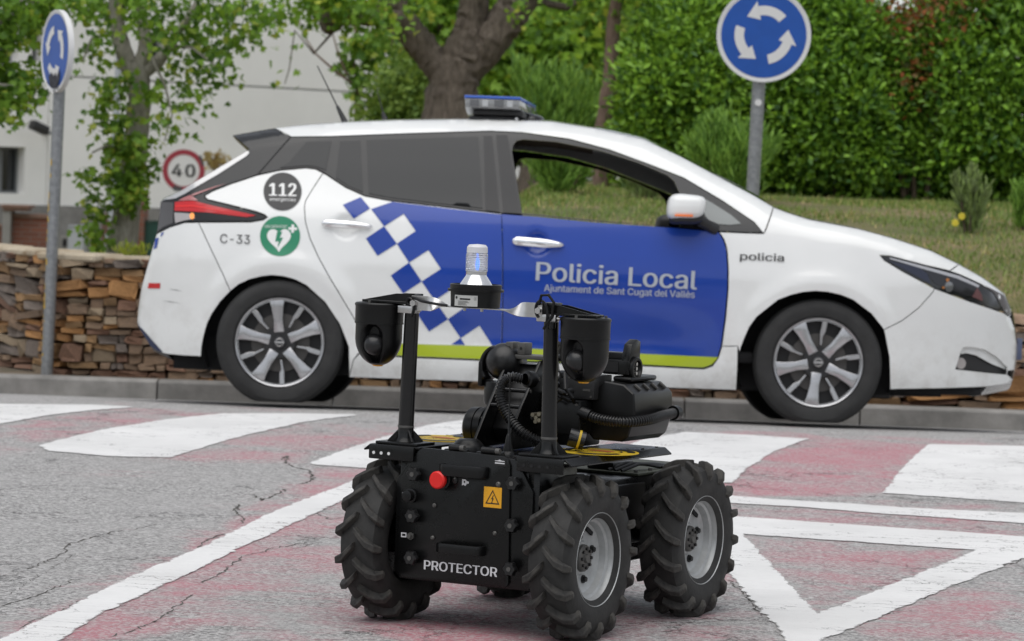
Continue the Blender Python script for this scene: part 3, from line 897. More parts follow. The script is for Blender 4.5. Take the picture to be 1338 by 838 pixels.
FENDER = [(1010.6, 271), (1030, 278.4), (1057.6, 287), (1122.5, 299.3), (1167, 311.5), (1216, 327.6), (1252.8, 345.4), (1241, 354), (1208, 346.4), (1163.6, 334.8), (1149, 333.4), (1155.8, 340.7), (1179.4, 355), (1221.4, 377.5), (1218, 383), (1200, 403), (1179, 419), (1155, 431),
          (1138.8, 410.4), (1114.4, 392), (1098, 385.5), (1082, 382), (1066, 380.6), (1049.5, 382), (1033, 386), (1017, 392), (988.7, 414.4), (979, 428), (972.5, 442.8), (966, 460), (964, 452.5), (943.4, 452.5), (948.5, 414), (951.6, 378), (951.8, 351), (950, 325), (946, 313), (940, 303.4), (975, 305), (998, 305.5), (1001, 300)]
panel('sill', SILL, M_WHITE)
panel('front_wing', FENDER, M_WHITE)
FBUMP = [(1155, 431), (1179, 419), (1200, 403), (1218, 383), (1221.4, 377.5), (1263.4, 393), (1287, 401), (1310.7, 409), (1320.5, 415), (1326, 430), (1328.5, 450), (1327.5, 470), (1325.6, 484), (1317, 485), (1316, 489.5), (1324, 496), (1321, 501), (1289, 505.7), (1237, 507.7), (1163, 509), (1162, 467)]
FOG = [(1248, 483), (1254, 464), (1256, 458), (1259.5, 453.5), (1268, 453.3), (1286, 456.5), (1302, 466), (1316, 480), (1315, 490), (1287, 487.3)]
panel('front_bumper', FBUMP, M_WHITE, [FOG])
decal('fog_light_recess', FOG, M_TRIM, -.035, both=True)
HL = [(1150, 334), (1163.6, 335.6), (1208, 347.2), (1253, 359.2), (1281.8, 372.3), (1297.6, 383), (1311, 407.5), (1287, 400.2), (1263.4, 392.2), (1221.4, 376.7), (1179.4, 354.2), (1155.8, 339.9)]
hl = panel('headlight', HL, mat('headlight housing', (.012, .0125, .014), .12, coat=.5), step=.035, gap=.001)[0]
NOSE = [(1252.8, 345.8), (1285, 364), (1313, 385.4), (1321.5, 408), (1319.8, 414.2), (1312, 408), (1298.6, 382.6), (1282.5, 371.6), (1254, 358.6), (1241.6, 354.4)]
panel('nose_panel', NOSE, M_WHITE, gap=.0015)
decal('grille_wing', [(1287, 373.4), (1312, 385.8), (1319, 401), (1321.5, 413), (1313, 408.3), (1299, 382.6)], mat('dark bronze grille trim', (.09, .075, .07), .3, metal=.6), .003, .03, both=True)
decal('headlight_reflector', [(1161, 341), (1200, 349), (1212, 358), (1216, 371), (1190, 357)], mat('blue grey reflector', (.05, .055, .08), .22, metal=.6), .002, .03, parent=hl)
decal('headlight_lens', [(1206, 351), (1246, 361), (1275, 374), (1284, 390), (1260, 386), (1222, 371)], mat('smoked chrome', (.05, .05, .055), .15, metal=.6), .002, .03, parent=hl)
decal('headlight_strip', [(1162, 336.6), (1208, 348.4), (1253, 360.6), (1280, 373), (1278, 376), (1250, 364), (1206, 351.5), (1163, 338.6)], mat('pale light strip', (.5, .5, .52), .25, metal=.4), .0035, .03, parent=hl)
decal('marker_bulb', circle_px(1238, 366, 2.2, 12), M_AMBER, .0045, .03, parent=hl)
decal('marker_bulb', circle_px(1232.5, 376, 1.7, 12), M_AMBER, .0045, .03, parent=hl)
decal('projector', circle_px(1240, 375, 5.5, 16, 7), mat('projector glass', (.25, .25, .26), .08, metal=.6), .0035, .03, parent=hl)
decal('reflector', [(1270, 388), (1277, 376), (1283, 386), (1284, 394)], mat('dull red reflector', (.14, .06, .06), .3), .0035, .03, parent=hl)
decal('fog_light', circle_px(1256.5, 475, 6.5, 18, 7.5), M_CLEAR, -.028, .03)
decal('duct_surface', [(1255.5, 462.5), (1257, 457), (1259.5, 453.5), (1268, 453.3), (1286, 456.5), (1302, 466), (1316, 480), (1316, 483.5), (1296, 475.5), (1276, 464.5), (1264, 461.5)], M_WHITE, -.020, both=True)
decal('rear_diffuser', [(179.8, 424.5), (186, 430), (200, 446), (213, 460.5), (205, 458), (197, 452.5)], mat('dark blue lower bumper', (.02, .03, .075), .4), .004, .03)

# tail lights, rear glass edge
tl = panel('tail_light', [(228.6, 264.2), (240, 263.2), (253, 262.6), (262, 264.8), (277.5, 268.8), (334.8, 281.8), (322, 283.8), (270.3, 277.6), (228, 275.6)], M_RED, step=.03, off=.004, thick=.006, gap=0)[0]
decal('painted_gloss', [(233, 262.4), (240, 258.4), (249, 255), (254, 258.5), (259, 262.2), (250, 261.8), (240, 262.4)], mat('painted pink reflection', (.42, .14, .14), .15, coat=1), .005, .03, parent=tl)  # pinkish reflection above the red lens, put into the colour
decal('painted_gloss_line', [(250, 254.4), (277.5, 245.0), (296, 239.6), (277.5, 246.4), (252, 256)], MATS['painted pink reflection'], .005, .03, parent=tl)  # the same reflection trailing off as a thin painted line
decal('light_bar', [(229, 268.6), (252, 267.8), (277, 272.4), (318, 281.2), (277, 274.6), (252, 270.4), (229, 271)], mat('bright red bar', (.75, .03, .03), .2), .0055, .03, parent=tl)
decal('reversing_lamp', [(227.7, 278), (240, 278.6), (254, 279.8), (254.5, 286), (240, 288.4), (229, 291.6)], M_CLEAR, .004, .03)
decal('indicator_lamp', circle_px(251, 282.4, 3.2, 14, 4.2), mat('lit indicator', (.9, .35, .1), .3, emit=(1, .35, .08), estr=.35), .006, .03)
decal('rear_screen_edge', [(324, 197.2), (325.6, 200), (322, 204), (285, 228), (241.6, 253.4), (229, 259.5), (211, 261.8), (218, 258.2), (236, 250.3), (270, 229.5)], mat('painted glass reflection', (.55, .55, .55), .12, metal=.3, coat=1), .004, .03)  # pale grey stands in for the reflection along the hatch glass
decal('tail_badge_glass', [(209.8, 264), (227, 264.8), (226, 291.5), (213, 297), (206, 301.8), (208.6, 280)], mat('smoked lens', (.05, .045, .045), .1, coat=1), .003, .03)
decal('red_reflector', [(194.5, 370), (209.5, 370.3), (209, 377.2), (193, 377)], M_RED, .004, .03)
decal('hatch_checker', [(203, 312), (207.5, 310.5), (205, 324), (200.5, 326)], M_BLUE, .003, .03)
decal('hatch_checker', [(211, 304.6), (214, 303), (212.4, 307.6), (209.4, 309.6)], M_BLUE, .003, .03)

# side glass
GLASS = [[(366, 219.4), (378, 212), (400.5, 185.5), (433, 184.6), (426, 222.5), (414, 218), (400, 216.4)],
         [(444.4, 184.8), (471, 184.2), (474.5, 251), (456, 243.5), (438.7, 232)],
         [(478.8, 183.2), (550, 181.3), (625, 178.8), (628, 225), (630.7, 272.3), (583.4, 267.2), (510, 258.3), (481.7, 253)]]
for g in GLASS: panel('side_window', g, M_TINT, off=.004, thick=.005, gap=0, both=True)
panel('quarter_light', [(911, 254.8), (930, 265), (955, 281), (968.5, 292.5), (955, 294), (930, 292.5), (922, 283)], mat('grey quarter glass', (.12, .14, .14), .08, coat=1), off=.004, thick=.005, gap=0)
panel('pillar_trim', [(632, 178.2), (643, 177.6), (652.6, 277.5), (634.5, 275)], M_TRIM, off=.004, thick=.005, gap=0)
panel('pillar_trim', [(648.5, 176.5), (663, 177), (681, 279.5), (658, 278)], M_TRIM, off=.004, thick=.005, gap=0)
decal('spoiler_seam', [(378.6, 179.4), (380.4, 179.4), (337.5, 228.2), (335.3, 228.8)], M_DARK, .002, .03)

# --- livery
BLUE_FIELD = [(512.5, 264), (583, 272.4), (655, 280.6), (656.3, 330), (656.3, 400), (655, 452.4), (643, 451.8), (641.6, 449), (626.5, 425.7), (601.8, 442), (585.3, 417.4), (608.6, 401), (593.5, 376), (568, 392.7), (551, 368), (576.2, 351.6), (559.8, 326.9), (534.5, 343.3),
              (518.6, 318.6), (543.3, 302), (527.6, 279.6), (502, 295.8), (485, 273.3)]
decal('blue_livery', BLUE_FIELD, M_BLUE, .003, .03)
for q in ([(471.4, 257.7), (483.7, 272.5), (462.3, 286), (448, 267.8)], [(502, 295.8), (518.6, 318.6), (493.3, 334.5), (478.2, 311.8)], [(534.5, 343.3), (551, 368), (526.8, 383.7), (510.6, 360.3)],
          [(568, 392.7), (585.3, 417.4), (560.6, 433.4), (545, 410)], [(601.8, 442), (607.5, 450.8), (590, 450.2)]):
    decal('checker_square', q, M_BLUE, .003, .03)
decal('lime_stripe', [(474, 448), (523.5, 449.3), (655.4, 453), (655.4, 470.6), (630, 469.4), (525, 464.8), (472, 460.4)], M_LIME, .003, .03)
decal('lime_stripe', [(658, 453.2), (741, 458.6), (833, 462.2), (938.6, 467), (930, 476.4), (919.5, 480.4), (900, 479.6), (833, 476), (658, 470.8)], M_LIME, .003, .03)
car_text('lettering', 'Policia Local', (700.5, 366.5), (909.5, 378.5), 24.0, M_LETTER, bold=0, strike=.75)
car_text('lettering', 'Ajuntament de Sant Cugat del Vallès', (711, 380.5), (907.5, 389.5), 8.6, M_LETTER, bold=0, strike=.18)
car_text('lettering', 'policia', (967, 339.5), (1024, 342), 9.6, M_BLACKVINYL, bold=0, strike=.3)
car_text('lettering', 'C-33', (287.5, 317.5), (326.5, 319), 11.5, M_BLACKVINYL, bold=.0)
st = decal('round_sticker', circle_px(369.3, 250.5, 25), mat('charcoal vinyl', (.03, .03, .031), .4), .0025, .05)
st['label'] = 'round charcoal sticker reading 112'
car_text('lettering', '112', (352.5, 256), (386.5, 256.6), 16.5, M_WHITEVINYL, off=.0062, bold=0, strike=.9, parent=st)
car_text('lettering', 'emergències', (352.5, 262.6), (386.5, 263.4), 4.6, M_WHITEVINYL, off=.0062, bold=0, parent=st)
st = decal('round_sticker', circle_px(366, 308.7, 26.2), M_GREENVINYL, .0025, .05)
st['label'] = 'round green defibrillator sticker with a white heart'
heart = []
for i in range(40):
    t = 2 * math.pi * i / 40
    heart.append((364.5 + 15.6 * math.sin(t) ** 3, 312.3 - 1.06 * (13 * math.cos(t) - 5 * math.cos(2 * t) - 2 * math.cos(3 * t) - math.cos(4 * t)) ))
decal('heart', heart, M_WHITEVINYL, .0040, .03, parent=st)
decal('bolt', [(362, 303.5), (369, 303), (365.6, 311), (370, 310.6), (362.6, 324.5), (364.4, 315.5), (359.8, 316)], M_GREENVINYL, .0055, .03, parent=st)
decal('cross', [(381, 293.6), (384.6, 293.8), (384.4, 297.4), (388.2, 297.6), (388, 301), (384.2, 300.8), (384, 304.4), (380.6, 304.2), (380.8, 300.6), (377, 300.4), (377.2, 297.2), (380.9, 297.3)], M_WHITEVINYL, .0040, .03, parent=st)
car_text('lettering', 'ESPAI CARDIOPROTEGIT', (346, 298), (375.5, 298), 3.6, M_WHITEVINYL, off=.0062, bold=0, parent=st)
crest = decal('crest', [(611.5, 334), (630, 334), (631, 352), (622, 367), (609.5, 360), (610.5, 347)], mat('crest yellow', (.62, .42, .06), .4), .004, .04)
decal('crest_stripe', [(610.5, 352), (617, 352), (616, 364), (609.5, 359)], mat('crest red', (.5, .03, .03), .4), .0055, .03, parent=crest)
decal('crest_stripe', [(620, 336), (625, 336), (625, 362), (620, 362)], MATS['crest red'], .0055, .03, parent=crest)
for a, b in (((220, 378), (239, 381)), ((213, 393.5), (238, 397))):
    decal('scratch', [a, (a[0] + 9, a[1] + .6), b, (a[0] + 9, a[1] + 1.5)], mat('scratch', (.2, .2, .2), .7), .0025, .03)

# --- door handles
for name, a, b, c in (('front', (670, 315.0), (737.5, 321), 6.2), ('rear', (421, 292), (487, 296.6), 5.4)):
    A, B = side_pt(*a, .030), side_pt(*b, .026)
    ax = (B - A).normalized(); L = (B - A).length; up = Vector((0, 0, 1)); up = (up - ax * up.dot(ax)).normalized(); nn = ax.cross(up)
    b_ = MB(); n = 14; N = 16
    vs, fs = [], []
    for i in range(N):
        t = i / (N - 1)
        h = c / 266 * (.97 if t < .55 else .97 - .55 * ((t - .55) / .45) ** 1.6) * (min(1, (t + .012) / .05) ** .5) * min(1, ((1.005 - t) / .05)) ** .5
        d = .010 * min(1, (t + .02) / .05) ** .5 * min(1, ((1.005 - t) / .05)) ** .5
        bow = -.012 * (2 * t - 1) ** 2
        for j in range(n):
            th = 2 * math.pi * j / n
            vs.append(A + ax * L * t + up * h * math.cos(th) + Vector((0, -1, 0)) * (d * math.sin(th) + bow))
    for i in range(N - 1):
        for j in range(n): fs.append((i * n + j, i * n + (j + 1) % n, (i + 1) * n + (j + 1) % n, (i + 1) * n + j))
    fs += [tuple(range(n))[::-1], tuple((N - 1) * n + j for j in range(n))]
    for s in (1, -1):
        MB().add([(v[0], v[1] * s, v[2]) for v in vs], fs).build('door_handle', M_CHROME, car, ang=60)

# --- caps between the two sides
def cap(name, px, m, bulge, n=14, fwd=(0, 0)):
    pts = [px2car(*p) for p in px]
    pts = [pts[0]] + [q for a, b in zip(pts, pts[1:]) for q in [((a[0] * (1 - t) + b[0] * t), (a[1] * (1 - t) + b[1] * t)) for t in np.linspace(0, 1, max(2, int(math.hypot(b[0] - a[0], b[1] - a[1]) / .08) + 1))[1:]]]
    V, F = [], []
    k = len(pts)
    for i, (x, z) in enumerate(pts):
        w = float(side_w(x, z)) - .001
        a, b = pts[max(i - 1, 0)], pts[min(i + 1, k - 1)]
        tx, tz = b[0] - a[0], b[1] - a[1]; L = math.hypot(tx, tz) + 1e-9
        nx, nz = -tz / L, tx / L                       # outward when travelling rear -> front over the top
        for j in range(n + 1):
            s = -1 + 2 * j / n
            e = bulge(x, z) * (1 - s * s)
            V.append((x + nx * e, s * w, z + nz * e))
    for i in range(k - 1):
        for j in range(n): F.append((i * (n + 1) + j, (i + 1) * (n + 1) + j, (i + 1) * (n + 1) + j + 1, i * (n + 1) + j + 1))
    return MB().add(V, F).build(name, m, car, ang=50)
cap('roof', [(359, 167.7)] + [p for p in SIL_TOP if 360 < p[0] < 779], M_WHITE, lambda x, z: .035)
cap('roof_spoiler', [(325, 194.5), (304, 177), (359, 167.7)], M_GLOSSBLACK, lambda x, z: .02)
cap('windscreen', [(778.5, 168), (840.8, 182), (889, 204.4), (937.7, 230.4), (986, 256), (1000, 264.5)], M_TINT, lambda x, z: .05)
cap('bonnet', [(1000, 264.5), (1009, 270), (1030, 278), (1057.6, 286.5), (1122.5, 298.8), (1167, 311), (1216, 327), (1252.4, 345)], M_WHITE, lambda x, z: .035)
cap('nose', [(1252.4, 345), (1285, 363.7), (1313, 385), (1322, 406)], M_WHITE, lambda x, z: .04)
cap('grille', [(1322, 406), (1326, 430), (1328.5, 450)], M_GLOSSBLACK, lambda x, z: .05)
cap('front_valance', [(1328.5, 450), (1327.5, 470), (1325, 484), (1322, 500), (1289, 505.7)], M_WHITE, lambda x, z: .05)
cap('tailgate_glass', [(211, 262), (236, 250.5), (324, 197.4)], M_TINT, lambda x, z: .05)
cap('tailgate', [(181, 400), (185, 375), (194.5, 341), (202, 314), (205, 304), (211, 262)], M_WHITE, lambda x, z: .045)
cap('rear_valance', [(219, 463), (197, 452), (180, 424), (181, 400)], M_TRIM, lambda x, z: .04)
# front number plate and badge on the nose
xg, zg = px2car(1327, 455)
MB().box((xg + .050, 0, zg), (.03, .52, .11)).build('number_plate', mat('plate blue grey', (.10, .12, .2), .4), car, bevel=.004)
xb, zb_ = px2car(1319, 400)
MB().lathe([(0, .055), (.02, .055), (.028, .045)], (xb + .035, 0, zb_), (1, 0, .35), 24).build('badge', M_CHROME, car)

# --- floor, arches, cabin
b = MB()
b.box2((-.55, -.60, .17), (3.30, .60, .34)); b.box2((.42, -.80, .19), (2.22, .80, .32))
b.build('underbody', M_DARK, car, smooth=False)
MB().box2((2.95, -.55, .15), (3.05, -.42, .24)).build('tow_eye', M_TRIM, car, bevel=.01)
MB().box2((3.05, -.62, .185), (3.5, .62, .22)).build('undertray', M_DARK, car, bevel=.01)
for wx in WHEEL_X:
    for s in (-1, 1):
        b = MB(); n = 24; vs = []; fs = []
        for i in range(n + 1):
            th = math.pi * (-.12 + 1.24 * i / n)
            xx, zz = wx + .395 * math.cos(th), .325 + .395 * math.sin(th)
            for y in (max(.60, min(.842, float(side_w(xx, zz)) - .022)), .58): vs.append((xx, s * y, zz))
        for i in range(n): fs.append((2 * i, 2 * i + 1, 2 * i + 3, 2 * i + 2))
        c0 = len(vs); vs.append((wx, s * .58, .3))
        for i in range(n): fs.append((2 * i + 1, c0, 2 * i + 3))
        b.add(vs, fs).build('wheel_arch_liner', M_DARK, car)
M_CABIN = mat('dark cabin trim', (.03, .03, .032), .7)
b = MB()
b.box2((.2, -.72, .30), (2.35, .72, .36))
b.box2((2.05, -.70, .62), (2.5, .70, .86))
b.build('dashboard', M_CABIN, car, bevel=.02)
for s in (-1, 1):
    b = MB(); b.box((.98, s * .36, .48), (.50, .48, .14)); b.box((.68, s * .36, .80), (.14, .46, .62), Matrix.Rotation(R(-10), 3, 'Y'))
    b.box((.60, s * .36, 1.19), (.09, .26, .16), Matrix.Rotation(R(-10), 3, 'Y'))
    b.build('seat', M_CABIN, car, bevel=.04, seg=3)
MB().box2((-.2, -.62, .36), (.1, .62, 1.02)).build('rear_seat', M_CABIN, car, bevel=.05)
sw = Matrix.Translation((1.86, .36, .86)) @ Matrix.Rotation(R(-62), 4, 'Y')
b = MB(); b.lathe([(0.0, .165), (.012, .178), (.0, .19), (-.012, .178)], (0, 0, 0), (0, 0, 1), 32, closed=True); b.cyl((0, 0, -.02), (0, 0, .01), .05); b.box((0, 0, 0), (.34, .03, .015))
b.build('steering_wheel', M_CABIN, car, sw)
# inner lining of the roof and doors
pts = [px2car(*p) for p in [(400, 166), (520, 161), (640, 160), (720, 163), (778, 172)]]
V, F = [], []
for i, (x, z) in enumerate(pts):
    for j in range(9):
        s = -1 + j / 4; V.append((x, s * (float(side_w(x, z)) - .03), z - .03 + .03 * (1 - s * s)))
for i in range(len(pts) - 1):
    for j in range(8): F.append((i * 9 + j, i * 9 + j + 1, (i + 1) * 9 + j + 1, (i + 1) * 9 + j))
MB().add(V, F).build('headlining', M_CABIN, car)
for s in (1, -1):
    xa, za = px2car(500, 300); xc, zc = px2car(930, 320)
    vs = []
    for x in np.linspace(xa, xc, 12):
        for z in np.linspace(.34, .90, 5): vs.append((x, s * (float(side_w(x, z)) - .05), z))
    fs = [(i * 5 + j, (i + 1) * 5 + j, (i + 1) * 5 + j + 1, i * 5 + j + 1) for i in range(11) for j in range(4)]
    MB().add(vs, fs).build('door_lining', M_CABIN, car)

# --- mirrors
for s in (1, -1):
    A = side_pt(897, 274, .13)
    vs = []
    def mir(c, d, sz, zs):
        b = MB(); M = Matrix.Rotation(R(4), 3, 'Y')
        b.ball(c, d, 24, 14); out = MB()
        sp = lambda v, e: math.copysign(abs(v) ** e, v)
        vv = []
        for v in b.v:
            q = Vector(v) - Vector(c)
            x, y, z = q.x / d[0], q.y / d[1], q.z / d[2]
            vv.append(Vector((sp(x, .55) * d[0] * (1 - .16 * max(0, z * .0 + x)), sp(y, .6) * d[1], sp(z, .6) * d[2] * (1 - .18 * x) + .012 * x)))
        out.add([Vector(c) + M @ v for v in vv], b.f)
        return out
    fl = lambda mb: MB().add([(v[0], v[1] * s, v[2]) for v in mb.v], mb.f)
    mi = fl(mir((A.x, A.y, A.z + .004), (.103, .095, .062), 0, 0)).build('mirror_housing', M_WHITE if s > 0 else M_TRIM, car, ang=60)
    fl(mir((A.x + .006, A.y + .02, A.z - .046), (.092, .085, .032), 0, 0)).build('mirror_base', M_TRIM, mi, ang=60)
    P0, P1 = side_pt(935, 300, -.01), Vector((A.x + .06, A.y + .05, A.z - .055))
    fl(MB().tube([P0, (P0 + P1) / 2, P1], [.032, .026, .028], 12)).build('mirror_arm', M_TRIM, mi)
    fl(MB().box((A.x - .02, A.y - .0905, A.z - .043), (.09, .012, .010))).build('mirror_indicator', M_ORANGE, mi, bevel=.003)

# --- wheels
M_BOLT = mat('dark wheel bolts', (.06, .06, .062), .4, metal=.6)
def car_wheel(wx, s, rot):
    W = empty('wheel', Matrix.Translation((wx, s * TRACK, .316)) @ (Matrix.Identity(4) if s < 0 else Matrix.Rotation(math.pi, 4, 'Z')), car)
    # local: outer face towards -y
    pr = [(-.075, .218), (-.093, .232), (-.101, .262), (-.098, .285), (-.086, .304), (-.066, .313), (-.055, .3165), (-.052, .311), (-.046, .311), (-.043, .3165), (-.012, .317), (-.009, .311), (.0, .311),
          (.003, .317), (.040, .3165), (.043, .311), (.049, .311), (.052, .3165), (.066, .313), (.086, .304), (.098, .285), (.093, .232), (.075, .218)]
    b = MB().lathe(pr, (0, 0, 0), (0, 1, 0), 72, False, ref=(0, 0, 1))
    b.v = [(x, y * (1 + .10 * max(0, (-z - .25) / .066)), max(z, -.3165 + .021 + (z + .3165) * .06) if z < -.294 else z) for x, y, z in b.v]
    b.build('tyre', M_TYRE, W, ang=25)
    b = MB().lathe([(-.086, .212), (-.089, .219), (-.084, .2225), (-.074, .219), (-.074, .206), (-.060, .203), (.06, .20)], (0, 0, 0), (0, 1, 0), 64, False)
    b.build('rim', M_SILVER, W, ang=30)
    MB().cyl((0, -.02, 0), (0, .02, 0), .204, n=48).build('wheel_back', M_RIMDARK, W)
    MB().lathe([(-.03, .145), (-.028, .12), (-.028, .07)], (0, -.005, 0), (0, 1, 0), 40, True).build('brake_disc', mat('brake disc steel', (.10, .095, .09), .5, metal=.6), W)
    def spoke(outl, y0, y1, ang):
        c, sn = math.cos(ang), math.sin(ang)
        f = lambda yy: (lambda p: Vector((p[0] * c - p[1] * sn, yy - .010 * max(0, (.2 - p[1]) / .2) * -1 - .0, p[0] * sn + p[1] * c)))
        return MB().prism(outl, f(y0), f(y1))
    main = [(-.026, .050), (-.022, .11), (-.029, .17), (-.038, .209), (.038, .209), (.029, .17), (.022, .11), (.026, .050)]
    thin = [(-.006, .085), (-.009, .125), (-.013, .145), (-.011, .21), (.016, .21), (.012, .15), (.002, .135), (.006, .085)]
    for k in range(5):
        spoke(main, -.088, -.050, rot + 2 * math.pi * k / 5).build('spoke', M_SILVER, W, bevel=.004, seg=2, ang=40)
        spoke(thin, -.084, -.055, rot + 2 * math.pi * (k + .5) / 5).build('spoke', M_SILVER, W, bevel=.003, seg=1, ang=40)
        th = rot + 2 * math.pi * (k + .5) / 5
        MB().cyl((-.057 * math.sin(th), -.074, .057 * math.cos(th)), (-.057 * math.sin(th), -.05, .057 * math.cos(th)), .0115, n=12).build('wheel_bolt', M_BOLT, W)
    MB().cyl((0, -.078, 0), (0, -.03, 0), .078, n=36).build('wheel_centre', M_RIMDARK, W)
    hb = MB().lathe([(-.097, .020), (-.096, .026), (-.085, .029), (-.06, .031)], (0, 0, 0), (0, 1, 0), 28, True).build('hub_cap', mat('dark hub cap', (.09, .09, .095), .3, metal=.6), W)
    b = MB().lathe([(-.098, .0165), (-.1, .0185), (-.098, .0205), (-.096, .0185)], (0, 0, 0), (0, 1, 0), 28, closed=True); b.box((0, -.098, 0), (.046, .004, .007))
    b.build('hub_emblem', M_STEEL, W)
for wx, px, rot in ((0.0, 0, R(6)), (2.66, 0, R(29))):
    for s in (-1, 1): car_wheel(wx, s, rot)

# --- light bar and aerials on the roof
def roof_at(px, py, y):
    o, d = ray_local(px, py)
    t = (y - o.y) / d.y
    return o + d * t
L0, L1 = roof_at(607, 150, -.56), roof_at(678, 151.5, -.56)
zt, zl, zb2 = roof_at(640, 125.5, -.56).z, roof_at(640, 129.3, -.56).z, roof_at(640, 141.5, -.56).z
x0, x1 = L0.x, L1.x; V_ = .075
lb_poly = [(x0, -.56), (x0, .56), (x1, .56), (x1 + V_, .12), (x1 + V_, -.12), (x1, -.56)]
lift = lambda z, k=1.0: (lambda p: Vector((p[0], p[1] * k, z)))
lens = MB().prism(lb_poly, lift(zb2), lift(zl)).build('lightbar_lens', mat('clear grey lightbar lens', (.34, .35, .36), .08, coat=1, trans=.35), car, bevel=.006)
MB().prism([(p[0] + (.004 if p[0] > x0 else -.004), p[1] * 1.008) for p in lb_poly], lift(zl + .001), lift(zt)).build('lightbar_lid', mat('blue lightbar lid', (.03, .11, .5), .25, coat=.6), lens, bevel=.003)
for k in range(4):
    xx = x0 + .025 + k * .062
    MB().box2((xx, -.566, zb2 + .008), (xx + (.03 if k % 2 else .045), -.562, zl - .006)).build('lamp_reflector', mat('lamp reflector', (.5, .5, .5) if k % 2 else (.2, .2, .2), .2, metal=.7) if k % 2 else mat('lamp reflector dark', (.16, .16, .165), .25, metal=.7), lens)
zr = roof_at(640, 156, -.5).z
MB().prism([(x0 + .04, -.50), (x0 + .04, .5), (x1 + .02, .5), (x1 + V_ - .02, .1), (x1 + V_ - .02, -.1), (x1 + .02, -.50)], lift(zb2 - .03), lift(zb2 - .001)).build('lightbar_base', M_TRIM, car, bevel=.008)
for s in (-1, 1):
    b = MB(); b.box2((x0 + .02, s * .44 - .05, zr - .02), (x1, s * .44 + .05, zb2 - .035)); b.box2((x0 + .09, s * .44 - .03, zb2 - .05), (x1 - .05, s * .44 + .03, zb2 - .002))
    b.build('lightbar_foot', M_TRIM, car, bevel=.008)
    MB().cyl((x1 - .012, s * .44 - s * -.0 + s * .055, zb2 - .045), (x1 - .012, s * .44 + s * .066, zb2 - .045), .008, n=10).build('foot_bolt', M_STEEL, car)
Pm = roof_at(693, 155, -.2)
MB().ball((Pm.x, -.2, Pm.z - .01), (.075, .10, .034), 24, 12).build('roof_pod', M_GLOSSBLACK, car)
for (a, b_, y, r) in (((451, 160), (414.5, 86), -.15, .005), ((503.5, 158.5), (492.5, 118), .25, .0045)):
    A, B = roof_at(*a, y), roof_at(*b_, y)
    MB().tube([A - (B - A) * .06, A, A.lerp(B, .27), A.lerp(B, .3), B], [.022, .016, .009, r * .8, r * .55], 10).build('aerial', M_TRIM, car)

# ------------------------------------------------------------------ the four-wheeled robot
RA = 0.5084
ROB_M = frame((-.0452, 8.3946, road_z(8.39)), (math.cos(RA), -math.sin(RA), 0), (math.sin(RA), math.cos(RA), 0), (0, 0, 1))
robot = tag(empty('security_robot', ROB_M), 'black four-wheeled security robot marked PROTECTOR with masts, cameras and beacon', 'robot')
RT, RL_, RW = .549, .607, .196
M_RB = mat('black powder coat', (.0045, .0047, .0048), .3, spec=.36, var=.25, vscale=14, rvar=.06, bump=.05, bscale=240, dist=.002)
M_RBM = mat('black plastic', (.0042, .0042, .0044), .34, spec=.36, var=.15, vscale=20, bump=.05, bscale=300, dist=.002)
M_RBG = mat('satin black tube', (.010, .010, .0105), .2)
M_GUN = mat('dark gun metal', (.10, .097, .092), .45, metal=.35, var=.12, vscale=30)
M_RUB = mat('farm tyre rubber', (.026, .0252, .0238), .7, col2=(.011, .0108, .0105), vscale=18, bump=.25, bscale=90, dist=.004)
M_LUGW = mat('dusty lug rubber', (.056, .052, .046), .75, col2=(.018, .0175, .017), vscale=34, bump=.35, bscale=100, dist=.004)
M_RIMP = mat('grey rim paint', (.42, .43, .43), .38, metal=.25, var=.12, vscale=25, bump=.05, bscale=150, dist=.002)
M_YEL = mat('yellow warning vinyl', (.62, .42, .02), .5, var=.1, vscale=60)
M_SIGN = mat('amber sign', (.75, .36, .012), .45)
M_RBLK = mat('sign black', (.012, .012, .012), .5)
M_WLET = mat('white lettering', (.62, .62, .64), .45)
M_BOLT2 = mat('blackened bolt', (.04, .04, .04), .35, metal=.7)

